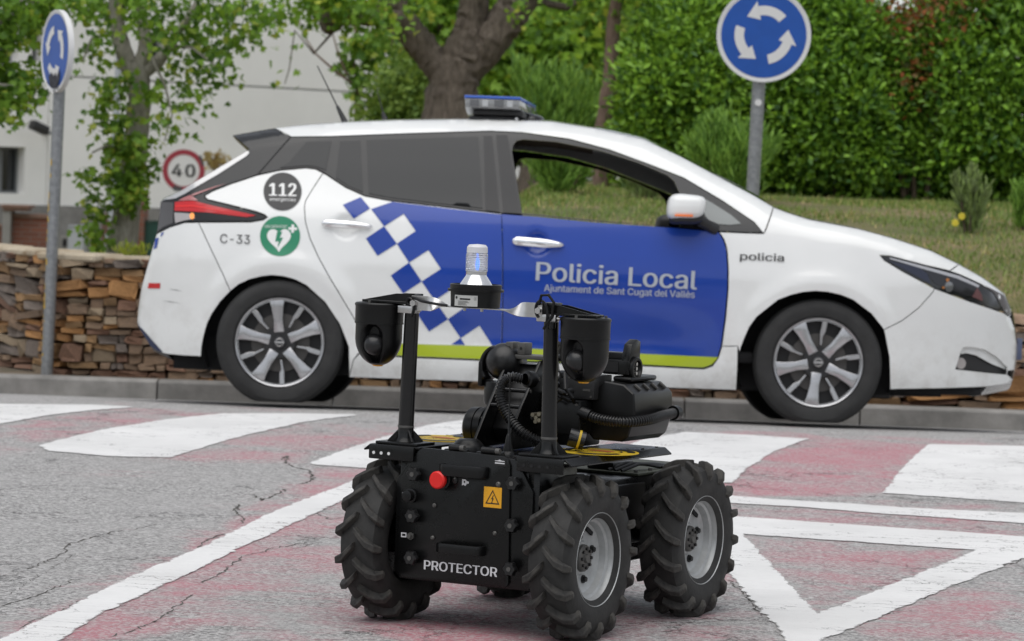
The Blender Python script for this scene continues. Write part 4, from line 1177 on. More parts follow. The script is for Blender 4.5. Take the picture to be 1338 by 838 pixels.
# --- wheels
def farm_wheel(u, v, s):
    W = empty('wheel', Matrix.Translation((u, v, RW + .010)), robot)
    pr = [(-.040, .104), (-.049, .112), (-.0555, .130), (-.058, .150), (-.0555, .172), (-.048, .186), (-.030, .1925), (0, .1945), (.030, .1925), (.048, .186), (.0555, .172), (.058, .150), (.0555, .130), (.049, .112), (.040, .104)]
    b = MB().lathe(pr, (0, 0, 0), (1, 0, 0), 64, False)
    b.build('tyre', M_RUB, W, ang=40)
    for side in (-1, 1):
        vs, fs = [], []
        prof = [(.0, .1945, 0.0), (.018, .194, .085), (.036, .1925, .17), (.049, .1865, .222), (.0565, .172, .25), (.0585, .160, .262)]
        hts = [.0175, .0178, .0178, .018, .0115, .004]
        hw = [.0082, .0086, .0096, .0105, .0100, .0080]
        for (x, r, sl), h, w in zip(prof, hts, hw):
            for dr, dw in ((-.006, 1.35), (h, .82), (h, -.82), (-.006, -1.35)):
                th = -sl + dw * w / .195
                ex = dr * (.0 if x < .045 else (.55 if x < .056 else .95)); rr = r + dr * (1 if x < .045 else (.8 if x < .056 else .3))
                vs.append((side * (x + ex), -math.cos(th) * rr, math.sin(th) * rr))
        n = len(prof)
        for i in range(n - 1):
            for j in range(4): fs.append((4 * i + j, 4 * i + (j + 1) % 4, 4 * i + 4 + (j + 1) % 4, 4 * i + 4 + j))
        fs += [(0, 1, 2, 3), (4 * n - 4, 4 * n - 1, 4 * n - 2, 4 * n - 3)]
        me = MB().add(vs, fs).mesh('lug', M_LUGW, smooth=False, bevel=.0018, seg=1)
        for k in range(16):
            ang = 2 * math.pi * (k + (.5 if side > 0 else 0)) / 16 + v * 2.1
            obj('lug', me, W, Matrix.Rotation(-ang, 4, 'X'))
    # rim: outer side at +s
    P = [(.050, .1165), (.053, .1185), (.050, .1205), (.044, .1165), (.040, .106), (.034, .102), (.026, .100), (.022, .094), (.014, .0915), (.006, .089), (.002, .082), (-.001, .070), (-.001, .045), (.004, .040), (.004, .0)]
    MB().lathe([(a * s, r) for a, r in P], (0, 0, 0), (1, 0, 0), 56, False).build('rim', M_RIMP, W, ang=28)
    MB().lathe([(-.048 * s, .119), (-.040 * s, .106), (-.02 * s, .098), (-.006 * s, .085), (-.006 * s, .0)], (0, 0, 0), (1, 0, 0), 48, False).build('rim_back', M_RB, W)
    MB().lathe([(-.001 * s, .036), (.012 * s, .034), (.016 * s, .030), (.016 * s, .012), (.022 * s, .010), (.022 * s, .0)], (0, 0, 0), (1, 0, 0), 32, False).build('hub', M_GUN, W)
    for k in range(8):
        th = 2 * math.pi * k / 8
        MB().cyl((.014 * s, .024 * math.cos(th), .024 * math.sin(th)), (.021 * s, .024 * math.cos(th), .024 * math.sin(th)), .0042, n=8).build('hub_bolt', M_BOLT2, W)
    for k in range(4):
        th = 2 * math.pi * k / 4 + .3
        p = Vector((0, .060 * math.cos(th), .058 * math.sin(th)))
        b = MB().cyl(p + Vector((-.002 * s, 0, 0)), p + Vector((.003 * s, 0, 0)), .0105, n=18)
        b.cyl(p + Vector((.0025 * s, 0, 0)), p + Vector((.010 * s, 0, 0)), .0068, n=6)
        b.build('wheel_nut', M_BOLT2, W)
    th = R(62)
    MB().box((.0035 * s, .074 * math.cos(th), .074 * math.sin(th)), (.006, .034, .010), Matrix.Rotation(th + math.pi / 2, 3, 'X')).build('rim_slot', M_DARK, W)
for u in (-1, 1):
    for v in (0, RL_): farm_wheel(u * RT / 2, v, u)

# --- chassis
b = MB(); b.box2((-.205, -.100, .13), (.205, .10, .43)); b.box2((-.185, .10, .15), (.185, .84, .375))
b.build('chassis', M_RB, robot, bevel=.006)
b = MB(); b.box2((-.195, .46, .376), (.195, .86, .384)); b.build('rear_deck', mat('olive grey plate', (.045, .05, .035), .6, metal=.1, var=.2, vscale=20), robot, bevel=.003)
for i in range(5):
    MB().cyl((.178, .48 + .085 * i, .383), (.178, .48 + .085 * i, .391), .006, n=8).build('deck_bolt', M_GUN, robot)
for v in (0, RL_):
    MB().cyl((-.27, v, RW + .01), (.27, v, RW + .01), .035, n=20).build('axle', M_RB, robot)
for s in (-1, 1):
    MB().box2((s * .186, .14, .20), (s * .198, .50, .36)).build('side_skirt', M_RBM, robot, bevel=.004)
MB().box2((.192, .20, .29), (.206, .22, .345)).build('side_catch', M_RBM, robot, bevel=.002)

# --- front plates
oct_ = [(-.133, .460), (-.155, .448), (-.206, .377), (-.206, .141), (-.188, .122), (.188, .124), (.196, .133), (.192, .371), (.150, .440), (.137, .452)]
MB().prism(oct_, lambda p: Vector((p[0], -.112, p[1])), lambda p: Vector((p[0], -.100, p[1]))).build('back_plate', M_RB, robot, bevel=.0025)
door = [(-.128, .462), (-.142, .452), (-.190, .379), (-.190, .139), (-.178, .126), (.128, .1275), (.136, .136), (.1285, .436), (.122, .450), (.108, .458)]
dr = MB().prism(door, lambda p: Vector((p[0], -.121, p[1])), lambda p: Vector((p[0], -.1125, p[1]))).build('front_plate', M_RB, robot, bevel=.0025)
for z0, z1, name in ((.428, .398, ''), (.227, .202, '')):
    b = MB(); zc = (z0 + z1) / 2; hh = (z0 - z1) / 2
    sec = [(-.070, -.121), (-.066, -.140), (-.052, -.152), (.052, -.152), (.066, -.140), (.070, -.121)]
    vs, fs = [], []
    for i, (u, v) in enumerate(sec):
        for du, dz in ((0, hh), (0, -hh)): vs.append((u, v, zc + dz))
    for i, (u, v) in enumerate(sec):
        k = .86 if abs(u) > .06 else 1
        for dz in (hh, -hh): vs.append((u * (.86 if i in (0, 1, 4, 5) else .96), v + .010 if i not in (0, 5) else v, zc + dz))
    n = len(sec)
    for i in range(n - 1):
        a, c = 2 * i, 2 * n + 2 * i
        fs += [(a, a + 1, a + 3, a + 2), (c, c + 2, c + 3, c + 1), (a, a + 2, c + 2, c), (a + 1, c + 1, c + 3, a + 3)]
    fs += [(0, 2 * n, 2 * n + 1, 1), (2 * n - 2, 2 * n - 1, 4 * n - 1, 4 * n - 2)]
    b.add(vs, fs).build('handle', M_RBM, robot, bevel=.0035)
# emergency stop
es = MB().lathe([(0, .026), (.010, .026), (.012, .023)], (-.064, -.1205, .386), (0, -1, 0), 28).build('stop_button_collar', M_RBM, robot)
MB().lathe([(.006, .015), (.020, .015), (.021, .0225), (.031, .0225), (.035, .019), (.035, .0)], (-.064, -.1205, .386), (0, -1, 0), 32, False).build('emergency_button', mat('red button', (.72, .018, .015), .35), robot)
M_KN = mat('knob plastic', (.010, .010, .0105), .3)
def knob(u, z, v0=-.121, r=.0175):
    n = 36; pr = []
    vs, fs = [], []
    levels = [(0, .65), (.006, .65), (.008, 1.0), (.019, 1.0), (.023, .86)]
    for t, k in levels:
        for i in range(n):
            th = 2 * math.pi * i / n
            rr = r * k * (1 + (.10 * math.cos(6 * th) if k > .8 else 0))
            vs.append((u + rr * math.cos(th), v0 - t, z + rr * math.sin(th)))
    for j in range(len(levels) - 1):
        for i in range(n): fs.append((j * n + i, j * n + (i + 1) % n, (j + 1) * n + (i + 1) % n, (j + 1) * n + i))
    fs += [tuple(range(n)), tuple(4 * n + i for i in range(n))]
    o = MB().add(vs, fs).build('knob', M_KN, robot, ang=30)
    MB().cyl((u, v0 - .022, z), (u, v0 - .0245, z), .006, n=14).build('knob_cap', M_GUN, o)
for u, z in ((-.143, .394), (-.143, .287), (-.142, .180), (.147, .393), (.147, .287), (.148, .178)): knob(u, z)
b = MB().lathe([(0, .018), (.008, .018), (.009, .014), (.026, .014), (.027, .010), (.028, 0)], (-.155, -.121, .338), (0, -1, 0), 24, False); b.build('connector', M_RBM, robot)
MB().lathe([(0, .010), (.006, .010), (.006, .0065), (.014, .0065), (.0145, .0)], (-.152, -.121, .234), (0, -1, 0), 6, False).build('socket', M_GUN, robot)
for u, z, r in ((-.029, .386, .0065), (.098, .386, .0055), (-.086, .318, .0045), (.093, .262, .0045), (-.088, .235, .0045)):
    MB().lathe([(0, r * 1.25), (.003, r * 1.25), (.004, r), (.006, r * .7), (.006, 0)], (u, -.121, z), (0, -1, 0), 14, False).build('screw', M_GUN if r < .006 else M_BOLT2, robot)
# sign, lettering, small labels
def quad(name, u0, u1, z0, z1, v, m, parent=None): return MB().box2((u0, v - .0012, z0), (u1, v, z1)).build(name, m, parent or robot, smooth=False)
sg = quad('hazard_sign', .057, .1085, .326, .378, -.1212, M_SIGN); sg['label'] = 'amber high voltage sign with a black lightning triangle'
tri = lambda k, du=0: [(.0828 + a * k, .3485 + c * k) for a, c in ((0, .0225), (-.0205, -.0135), (.0205, -.0135))]
def flat(name, outer, holes, v, m, parent):
    V, T, _ = fill2d(outer, holes, .5, .5)
    return obj(name, mesh_np(name, np.stack([V[:, 0], np.full(len(V), v), V[:, 1]], -1), T, m), parent)
flat('warning_triangle', tri(1.0), [tri(.78)], -.1229, M_RBLK, sg)
flat('warning_bolt', [(.0846, .3580), (.0785, .3470), (.0824, .3478), (.0805, .3400), (.0790, .3405), (.0815, .3368), (.0838, .3405), (.0822, .3402), (.0868, .3498), (.0828, .3492), (.0862, .3572)], [], -.1229, M_RBLK, sg)
def rtext(name, s, u0, u1, z, cap, v, m, bold=.0, parent=None, dz=0, strike=0):
    V, T = text_mesh(s, bold)
    P, Ts = [], []
    for k, dx in enumerate((0, -strike, strike) if strike else (0,)):
        P += [(u0 + (u1 - u0) * a + dx, v - .0002 * k, z + cap * c + dz * a) for a, c in V]; Ts.append(T + k * len(V))
    return obj(name, mesh_np(name, P, np.concatenate(Ts), m), parent or robot)
rtext('lettering', 'PROTECTOR', -.110, .103, .1525, .0235, -.1216, M_WLET, 0, strike=.0011)
lb = quad('maker_label', .083, .117, .433, .451, -.1212, M_RBLK)
flat('label_print', [(.086, .444), (.114, .444), (.114, .4455), (.104, .4465), (.100, .449), (.095, .4465), (.086, .4455)], [], -.1228, M_WLET, lb)
flat('label_print', [(.086, .438), (.114, .438), (.114, .441), (.086, .441)], [], -.1228, M_WLET, lb)
flat('lamp_symbol', [(-.008, .391), (.002, .391), (.006, .387), (.012, .386), (.012, .381), (.006, .380), (.002, .374), (-.003, .377), (-.008, .375)], [[(-.003, .387), (.001, .387), (.001, .382), (-.003, .382)]], -.1216, M_WLET, robot)
flat('port_symbol', [(-.183, .331), (-.170, .331), (-.170, .343), (-.174, .346), (-.183, .343)], [[(-.180, .334), (-.173, .334), (-.173, .340), (-.180, .340)]], -.1216, M_WLET, robot)
flat('port_symbol', [(-.182, .229), (-.166, .229), (-.166, .241), (-.182, .241)], [[(-.179, .232), (-.169, .232), (-.169, .238), (-.179, .238)]], -.1216, M_WLET, robot)

# --- top: centre deck, fenders, hinges, dome
MB().box2((-.150, -.098, .430), (.150, .46, .448)).build('top_deck', M_RB, robot, bevel=.004)
for u0, u1 in ((-.052, -.022), (.042, .082)):
    o = MB().cyl((u0, -.112, .468), (u1, -.112, .468), .0085, n=16).build('hinge', M_RBM, robot)
    MB().cyl((u1, -.112, .468), (u1 + .012, -.112, .468), .0078, n=16).build('hinge_pin', M_GUN, o)
    MB().box2((u0 - .02, -.108, .448), (u1 + .012, -.085, .463)).build('hinge_leaf', M_RBM, o, bevel=.002)
MB().lathe([(0, .044), (.012, .044), (.018, .041), (.030, .029), (.033, .024), (.034, 0)], (-.072, .015, .448), (0, 0, 1), 32, False).build('antenna_dome', M_RBM, robot)
for s in (-1, 1):
    x0, x1 = s * .135, s * .284
    b = MB()
    b.box2((min(x0, x1), -.122, .456), (max(x0, x1), .440, .462))
    o = b.build('fender', M_RB, robot, bevel=.002)
    fl = MB().box2((min(s * .150, s * .284), -.1285, .424), (max(s * .150, s * .284), -.1225, .4615)).build('fender_flange', M_RB, o, bevel=.0028)
    # outer lip, bent down
    sec = [(.2845, .4615), (.304, .447), (.302, .443), (.2845, .456)]
    vs = [(s * a, -.12, c) for a, c in sec] + [(s * a, .437, c) for a, c in sec]
    MB().add(vs, [(0, 1, 2, 3), (7, 6, 5, 4)] + [(i, i + 4, (i + 1) % 4 + 4, (i + 1) % 4) for i in range(4)]).build('fender_lip', M_RB, o, bevel=.001, seg=1)
    mh = mat('bright hole', (.7, .7, .7), .6) if s < 0 else M_DARK
    for k in range(4):
        uu = s * (.268 - .0225 * k) if s < 0 else .172 + .0225 * k
        if s < 0 and k == 3: continue
        MB().cyl((uu, -.1284, .440), (uu, -.1294, .440), .0042, n=12).build('flange_hole', mh, o)
    b = MB(); b.box2((min(s * .17, s * .19), -.10, .38), (max(s * .17, s * .19), .05, .4555)); b.build('fender_bracket', M_RB, o, bevel=.002)
    # warning disc on the fender
    d = MB().cyl((s * .236, .150, .4622), (s * .236, .150, .4636), .104, n=56).build('warning_disc', M_YEL, robot)
    c = (s * .236, .150)
    ring = lambda r0, r1, a0, a1, n=30: [(c[0] + r0 * math.cos(a0 + (a1 - a0) * i / n), c[1] + r0 * math.sin(a0 + (a1 - a0) * i / n)) for i in range(n + 1)] + [(c[0] + r1 * math.cos(a1 - (a1 - a0) * i / n), c[1] + r1 * math.sin(a1 - (a1 - a0) * i / n)) for i in range(n + 1)]
    def dflat(name, outer, z, m):
        V, T, _ = fill2d(outer, (), .5, .5)
        return obj(name, mesh_np(name, np.stack([V[:, 0], V[:, 1], np.full(len(V), z)], -1), T, m), d)
    for a0 in (.3, 2.4, 4.5): dflat('disc_ring', ring(.094, .074, a0, a0 + 1.35), .4648, M_RBLK)
    dflat('disc_ring', ring(.062, .058, 0, 6.28, 48), .4648, M_RBLK)
    Td = text_mesh('DANGER', .004)
    obj('disc_print', mesh_np('disc_print', [(c[0] - .045 + .09 * a, c[1] - .03 + .016 * q, .4648) for a, q in Td[0]], Td[1], M_RBLK), d)
    dflat('disc_mark', [(c[0] - .035, c[1] + .005), (c[0] + .03, c[1] + .0), (c[0] + .04, c[1] + .02), (c[0], c[1] + .03), (c[0] - .03, c[1] + .022)], .4648, mat('faded red print', (.45, .10, .04), .6))

# --- masts and the camera heads
def camera_head(u, v, zt, s, eye):
    o = MB().lathe([(0, .0), (0, .060), (.004, .0635), (.004, .064), (.050, .0635), (.052, .0620)], (u, v, zt), (0, 0, -1), 48, False).build('camera_head', M_RBM, robot, ang=40)
    # lower shell with the window for the eye, a bowl
    pr = [(.052, .0605), (.080, .0605), (.105, .0585), (.125, .0535), (.143, .044), (.155, .031), (.161, .016), (.163, 0)]
    n = 64; vs, fs = [], []
    ea = math.atan2(eye[1], eye[0])
    for t, r in pr:
        for i in range(n):
            th = 2 * math.pi * i / n
            da = (th - ea + math.pi) % (2 * math.pi) - math.pi
            # arched recess facing the viewer
            x = da * .06; zz = t - .098
            ins = abs(x) < .0235 and ((zz > -.010 and t < .150) or (x * x + (zz + .010) ** 2 < .0235 ** 2))
            k = .028 if ins else 0
            rr = max(0, r - k)
            vs.append((u + rr * math.cos(th), v + rr * math.sin(th), zt - t))
    for j in range(len(pr) - 1):
        for i in range(n): fs.append((j * n + i, j * n + (i + 1) % n, (j + 1) * n + (i + 1) % n, (j + 1) * n + i))
    return o, pr, ea
def camera_unit(u, v, zt, s, eyeang):
    ea = math.atan2(-math.cos(eyeang), math.sin(eyeang))
    o = MB().lathe([(0, .0), (0, .061), (.003, .0640), (.006, .0645), (.010, .0628), (.050, .0622), (.0505, .0635), (.054, .0635), (.0545, .0605)], (u, v, zt), (0, 0, -1), 56, False).build('camera_head', M_RBM, robot, ang=35)
    prof = lambda t: .0605 if t < .09 else .0605 * math.sqrt(max(0, 1 - ((t - .09) / .073) ** 2))
    nth, nt = 144, 44
    vs, fs = [], []
    for j in range(nt + 1):
        t = .054 + (.1629 - .054) * j / nt
        for i in range(nth):
            th = 2 * math.pi * i / nth
            da = (th - ea + math.pi) % (2 * math.pi) - math.pi
            x = da * .0605; zz = t - .084
            d = math.hypot(x, zz) - .0275 if zz < 0 else abs(x) - .0275
            d = max(d, t - .152)
            k = .027 / (1 + math.exp(max(-40, min(40, d / .0011))))
            rr = max(0.0, prof(t) - k)
            vs.append((u + rr * math.cos(th), v + rr * math.sin(th), zt - t))
    for j in range(nt):
        for i in range(nth): fs.append((j * nth + i, j * nth + (i + 1) % nth, (j + 1) * nth + (i + 1) % nth, (j + 1) * nth + i))
    MB().add(vs, fs).build('camera_shell', M_RBM, o, ang=50)
    MB().ball((u + .0345 * math.cos(ea), v + .0345 * math.sin(ea), zt - .107), .0282, 28, 18).build('camera_eye', mat('camera ball', (.012, .012, .013), .3), o)
    # bottom cap with the amber rim
    pts = [(.019 * math.cos(th) + u + .012 * math.cos(ea), .019 * math.sin(th) + v + .012 * math.sin(ea)) for th in np.linspace(0, 6.28, 24)]
    MB().lathe([(.1575, .018), (.1640, .012), (.1655, 0)], (u, v, zt), (0, 0, -1), 24, False).build('amber_lens', mat('amber lens', (.75, .36, .03), .3), o)
    for k in range(3):
        th = 2.1 * k + .5
        MB().cyl((u + .05 * math.cos(th), v + .05 * math.sin(th), zt), (u + .05 * math.cos(th), v + .05 * math.sin(th), zt + .006), .004, n=8).build('head_screw', M_GUN, o)
for s in (-1, 1):
    ub, ut, v = s * .210, s * .203, -.07
    dv = 0.0
    B, T = Vector((ub, v, .462)), Vector((ut, v + dv, .828))
    m_ = MB().cyl(B + Vector((0, 0, .014)), T, .0205, .0185, 28).build('mast', M_RBG, robot)
    MB().box2((ub - .062, v - .046, .4622), (ub + .062, v + .046, .4695)).build('mast_foot', M_RB, m_, bevel=.002)
    MB().lathe([(0, .029), (.006, .025), (.014, .0222), (.026, .0212), (.03, .0205)], (ub, v, .469), (0, 0, 1), 24, False).build('mast_socket', M_RB, m_)
    for k in range(4):
        th = math.pi / 4 + k * math.pi / 2
        d = Vector((math.cos(th), math.sin(th) * .75, 0)); nrm = Vector((-d.y, d.x, 0)).normalized() * .0022
        p = [Vector((ub, v, .469)) + d * .020, Vector((ub, v, .469)) + d * .052, Vector((ub, v, .472)) + d * .052, Vector((ub, v, .502)) + d * .020]
        MB().add([q + nrm for q in p] + [q - nrm for q in p], [(0, 1, 2, 3), (7, 6, 5, 4), (0, 4, 5, 1), (1, 5, 6, 2), (2, 6, 7, 3), (3, 7, 4, 0)]).build('gusset', M_RB, m_, smooth=False)
    MB().lathe([(0, .0207), (.004, .0212), (.006, .0207)], (ub - s * .0002, v, .505), (0, 0, 1), 24, False).build('mast_collar', M_GUN, m_)
    # head bracket: clamp block, steel saddle and the plate that carries the camera
    MB().box2((ut - .020, v - .022, .822), (ut + .020, v + .022, .848)).build('clamp_block', M_RB, m_, bevel=.003)
    sd = MB(); sd.box2((ut - .029, v - .026, .800), (ut + .026, v - .004, .819)); sd.cyl((ut + .034, v - .015, .8095), (ut - .034, v - .015, .8095), .0045, n=10)
    sd.build('clamp_saddle', M_STEEL, m_, bevel=.002)
    uc = s * .301
    zt = .822 if s < 0 else .816
    w = [(ut - s * .018, -.021), (ut - s * .018, .021), (uc - s * .02, .030), (uc + s * .034, .034), (uc + s * .040, -.024), (uc - s * .02, -.030)]
    if s < 0: w = w[::-1]
    MB().prism(w, lambda p: Vector((p[0], v + p[1], zt + .0012)), lambda p: Vector((p[0], v + p[1], zt + .0075))).build('camera_bracket', M_RB, m_, bevel=.0012, seg=1)
    for q in (-1, 1):
        y0, y1 = v + q * .020, v + q * .0225
        pr_ = [(ut - s * .018, zt + .0078), (ut - s * .018, zt + .028), (ut + s * .035, zt + .027), (uc + s * .03, zt + .0085), (uc + s * .03, zt + .0078)]
        MB().prism(pr_, lambda p: Vector((p[0], y0, p[1])), lambda p: Vector((p[0], y1, p[1]))).build('bracket_web', M_RB, m_, smooth=False)
    camera_unit(uc, v, zt, s, R(-4) if s > 0 else R(13))
    # cable loop at the mast head
    pts = []
    for k in range(26):
        a = k / 25
        th = -1.0 + 5.2 * a
        pts.append((ut - s * .012 - .018 * math.cos(th) * (1 if s > 0 else .6), v - .027 - .006 * a, .836 + (.030 if s > 0 else .016) * math.sin(th) - .028 * a))
    MB().tube(pts, .0036, 8).build('cable', M_RBM, m_)
    if s > 0:
        MB().tube([(ut - .02, v - .03, .842), (ut - .012, v - .034, .866), (ut + .008, v - .034, .868), (ut + .022, v - .03, .85), (ut + .018, v - .03, .815), (ut + .004, v - .032, .795)], .0038, 8).build('cable', M_RBM, m_)
        MB().cyl((ut + .020, v - .03, .800), (ut + .020, v - .03, .785), .008, n=12).build('cable_gland', M_RBM, m_)

# --- the steel strip between the masts and the beacon on it
def strip():
    vs, fs = [], []
    N = 60
    for i in range(N + 1):
        u = -.190 + .380 * i / N
        d = abs(u)
        tw = 0 if d > .150 else (1 if d < .085 else (lambda t: t * t * (3 - 2 * t))((.150 - d) / .065))
        ang = (1 - tw) * math.pi / 2
        zc = .824 if d < .085 else (.824 + .004 * (1 - tw))
        w = .0185
        for a, c in ((w, .0013), (w, -.0013), (-w, -.0013), (-w, .0013)):
            y = a * math.cos(ang) - c * math.sin(ang); z = a * math.sin(ang) + c * math.cos(ang)
            vs.append((u, -.095 + y * 1.0 + .0, zc + z))
    for i in range(N):
        for j in range(4): fs.append((4 * i + j, 4 * i + (j + 1) % 4, 4 * i + 4 + (j + 1) % 4, 4 * i + 4 + j))
    fs += [(0, 1, 2, 3), (4 * N + 3, 4 * N + 2, 4 * N + 1, 4 * N)]
    return MB().add(vs, fs).build('beacon_strip', M_STEEL, robot, ang=40)
sp = strip()
for s in (-1, 1):
    MB().cyl((s * .182, -.095, .827), (s * .182, -.106, .827), .0085, n=6).build('strip_bolt', M_STEEL, sp)
bu, bv = -.003, -.095
MB().lathe([(0, .0), (0, .0625), (.040, .0640), (.040, .071), (.0455, .0715), (.047, .0655), (.0575, .0655), (.0585, .062), (.054, .060), (.054, 0)], (bu, bv, .8262), (0, 0, 1), 56, False).build('beacon_base', M_RBM, robot, ang=35)
bz = .8802
be = MB().lathe([(0, .043), (.010, .037), (.026, .0262), (.029, .0250), (.029, 0)], (bu, bv, bz), (0, 0, 1), 48, False).build('beacon', mat('silvered reflector', (.80, .81, .82), .16, metal=.75), robot, ang=40)
rib = [(0.029, .0255)]
for k in range(10):
    t = .036 + .0045 * k
    rib += [(t, .0258), (t + .0016, .0282), (t + .0032, .0282), (t + .0044, .0258)]
MB().lathe(rib + [(.084, .0258)], (bu, bv, bz), (0, 0, 1), 48, False).build('beacon_lens', mat('ribbed clear lens', (.93, .94, .96), .06, trans=.72, ior=1.12), be, ang=20)
MB().lathe([(.084, .0268), (.098, .0262), (.104, .021), (.106, .0)], (bu, bv, bz), (0, 0, 1), 40, False).build('beacon_cap', mat('frosted cap', (.80, .80, .83), .25, trans=.25), be, ang=30)
MB().lathe([(.0292, .0262), (.0365, .0265), (.0365, .0255), (.0292, .0252)], (bu, bv, bz), (0, 0, 1), 40, closed=True).build('beacon_band', mat('silver band', (.6, .6, .6), .25, metal=.6), be, ang=30)
MB().cyl((bu, bv, bz + .004), (bu, bv, bz + .030), .009, n=14).build('beacon_core', M_STEEL, be)
MB().lathe([(.0375, .0), (.0375, .020), (.040, .020), (.044, .008), (.044, 0)], (bu, bv, bz), (0, 0, 1), 24, False).build('lamp_dish', M_CHROME, be)
MB().lathe([(.076, .0), (.076, .010), (.083, .020), (.083, 0)], (bu, bv, bz), (0, 0, 1), 24, False).build('lamp_dish', M_CHROME, be)
MB().lathe([(.042, .0), (.042, .003), (.055, .0045), (.070, .003), (.074, .0)], (bu + .002, bv, bz), (0, 0, 1), 20, False).build('beacon_flash', mat('blue flash tube', (.05, .1, .6), .3, emit=(.05, .2, 1.0), estr=1.6), be)
# beacon type label wrapped on the base
vs, fs = [], []
a0 = -math.pi / 2 - .42
for i in range(13):
    th = a0 + 1.02 * i / 12
    for z in (.830, .8575): vs.append((bu + .0648 * math.cos(th), bv + .0648 * math.sin(th), z))
for i in range(12): fs.append((2 * i, 2 * i + 2, 2 * i + 3, 2 * i + 1))
lab = MB().add(vs, fs).build('type_label', mat('silver label', (.55, .55, .53), .4, metal=.2), robot)
def on_lab(a, z, off=.0003): th = a0 + 1.02 * a; return (bu + (.0648 + off + .0004) * math.cos(th), bv + (.0648 + off + .0004) * math.sin(th), z)
def lab_rect(x0, x1, z0, z1):
    vs = []
    for i in range(7):
        for z in (z0, z1): vs.append(on_lab(x0 + (x1 - x0) * i / 6, z))
    MB().add(vs, [(2 * i, 2 * i + 2, 2 * i + 3, 2 * i + 1) for i in range(6)]).build('label_print', M_RBLK, lab)
for r in ((.28, .72, .8460, .8500), (.2, .62, .8418, .8428), (.2, .68, .8388, .8398), (.2, .55, .8358, .8368), (.2, .6, .8328, .8338)): lab_rect(*r)
V, T = text_mesh('CE', .004)
obj('label_print', mesh_np('label_print', [on_lab(.86 + .10 * a, .8460 + .007 * c) for a, c in V], T, M_RBLK), lab)
vs = [on_lab(.11 + .055 * math.cos(2 * math.pi * i / 16), .8510 + .0035 * math.sin(2 * math.pi * i / 16)) for i in range(16)]
MB().add(vs, [tuple(range(16))]).build('label_print', M_RBLK, lab)
for s in (-1, 1): MB().cyl((bu + s * .025, bv - .01, .8225), (bu + s * .025, bv - .01, .816), .004, n=8).build('base_screw', M_STEEL, sp)
MB().tube([(-.185, -.10, .842), (-.15, -.115, .834), (-.10, -.12, .829), (-.072, -.118, .827)], .0035, 8).build('beacon_cable', M_RBM, sp)

# --- manipulator arm folded on the back
for u0, u1 in ((-.108, -.098), (-.012, -.002)):
    pl = [(.085, .452), (.30, .452), (.40, .56), (.36, .678), (.262, .678), (.150, .54)]
    MB().prism(pl, lambda p: Vector((u0, p[0], p[1])), lambda p: Vector((u1, p[0], p[1]))).build('arm_plate', M_RB, robot, bevel=.0035)
pl = [(.18, .50), (.285, .665), (.34, .665), (.34, .46), (.20, .46)]
MB().prism(pl, lambda p: Vector((-.0975, p[0], p[1])), lambda p: Vector((-.0125, p[0], p[1]))).build('arm_core', M_RBM, robot, bevel=.004)
for z, v in ((.56, .165), (.60, .20)): MB().cyl((-.098, v + .01, z), (-.012, v + .01, z), .006, n=12).build('cross_bar', M_RBG, robot)
tb = MB().box2((-.118, .262, .679), (.065, .335, .690)).build('arm_top_plate', M_GUN, robot, bevel=.002)
for u0, v0 in ((-.112, .264), (-.076, .264), (.005, .30), (.034, .30)):
    b = MB().box2((u0, v0, .6902), (u0 + .022, v0 + .042, .722)); b.build('top_lug', M_GUN, tb, bevel=.002)
    MB().cyl((u0 + .011, v0 - .0008, .707), (u0 + .011, v0 + .002, .707), .004, n=10).build('lug_hole', M_DARK, tb)
mo = MB().lathe([(0, 0), (0, .044), (.006, .0505), (.012, .052), (.030, .052), (.031, .049), (.034, .049), (.035, .052), (.052, .052), (.054, .040), (.054, 0)], (-.168, .190, .4985), (1, 0, 0), 40, False).build('shoulder_motor', M_RBM, robot, ang=30)
for k in range(10):
    th = 2 * math.pi * k / 10
    MB().cyl((-.1145, .190 + .046 * math.cos(th), .4985 + .046 * math.sin(th)), (-.110, .190 + .046 * math.cos(th), .4985 + .046 * math.sin(th)), .003, n=8).build('motor_bolt', M_GUN, mo)
def hose(name, pts, r, pitch):
    pts = [Vector(p) for p in pts]
    dense = []
    n = len(pts)
    for i in range(n - 1):
        p0, p1, p2, p3 = pts[max(i - 1, 0)], pts[i], pts[i + 1], pts[min(i + 2, n - 1)]
        for t in np.linspace(0, 1, 14, endpoint=False):
            dense.append(.5 * ((2 * p1) + (p2 - p0) * t + (2 * p0 - 5 * p1 + 4 * p2 - p3) * t * t + (3 * p1 - p0 - 3 * p2 + p3) * t ** 3))
    dense.append(pts[-1])
    L = [0]
    for a, c in zip(dense, dense[1:]): L.append(L[-1] + (c - a).length)
    N = int(L[-1] / pitch * 4); P, rr = [], []
    for k in range(N + 1):
        s_ = L[-1] * k / N
        i = min(len(dense) - 2, max(0, int(np.searchsorted(L, s_)) - 1))
        t = (s_ - L[i]) / max(1e-6, L[i + 1] - L[i])
        P.append(dense[i].lerp(dense[i + 1], t)); rr.append(r * (1.04 if k % 4 < 2 else .78))
    return MB().tube(P, rr, 14).build(name, mat('corrugated hose', (.012, .012, .0125), .28), robot, ang=20)
hose('corrugated_hose', [(.010, .135, .636), (-.012, .115, .640), (-.030, .105, .620), (-.030, .10, .585), (-.008, .10, .544), (.033, .10, .505), (.070, .12, .482), (.105, .15, .470)], .0135, .0075)
MB().lathe([(0, .0), (0, .020), (.004, .022), (.022, .022), (.024, .016), (.03, .0145)], (.030, .165, .634), (-.35, -.9, .1), 24, False).build('hose_boot', M_RBM, robot)
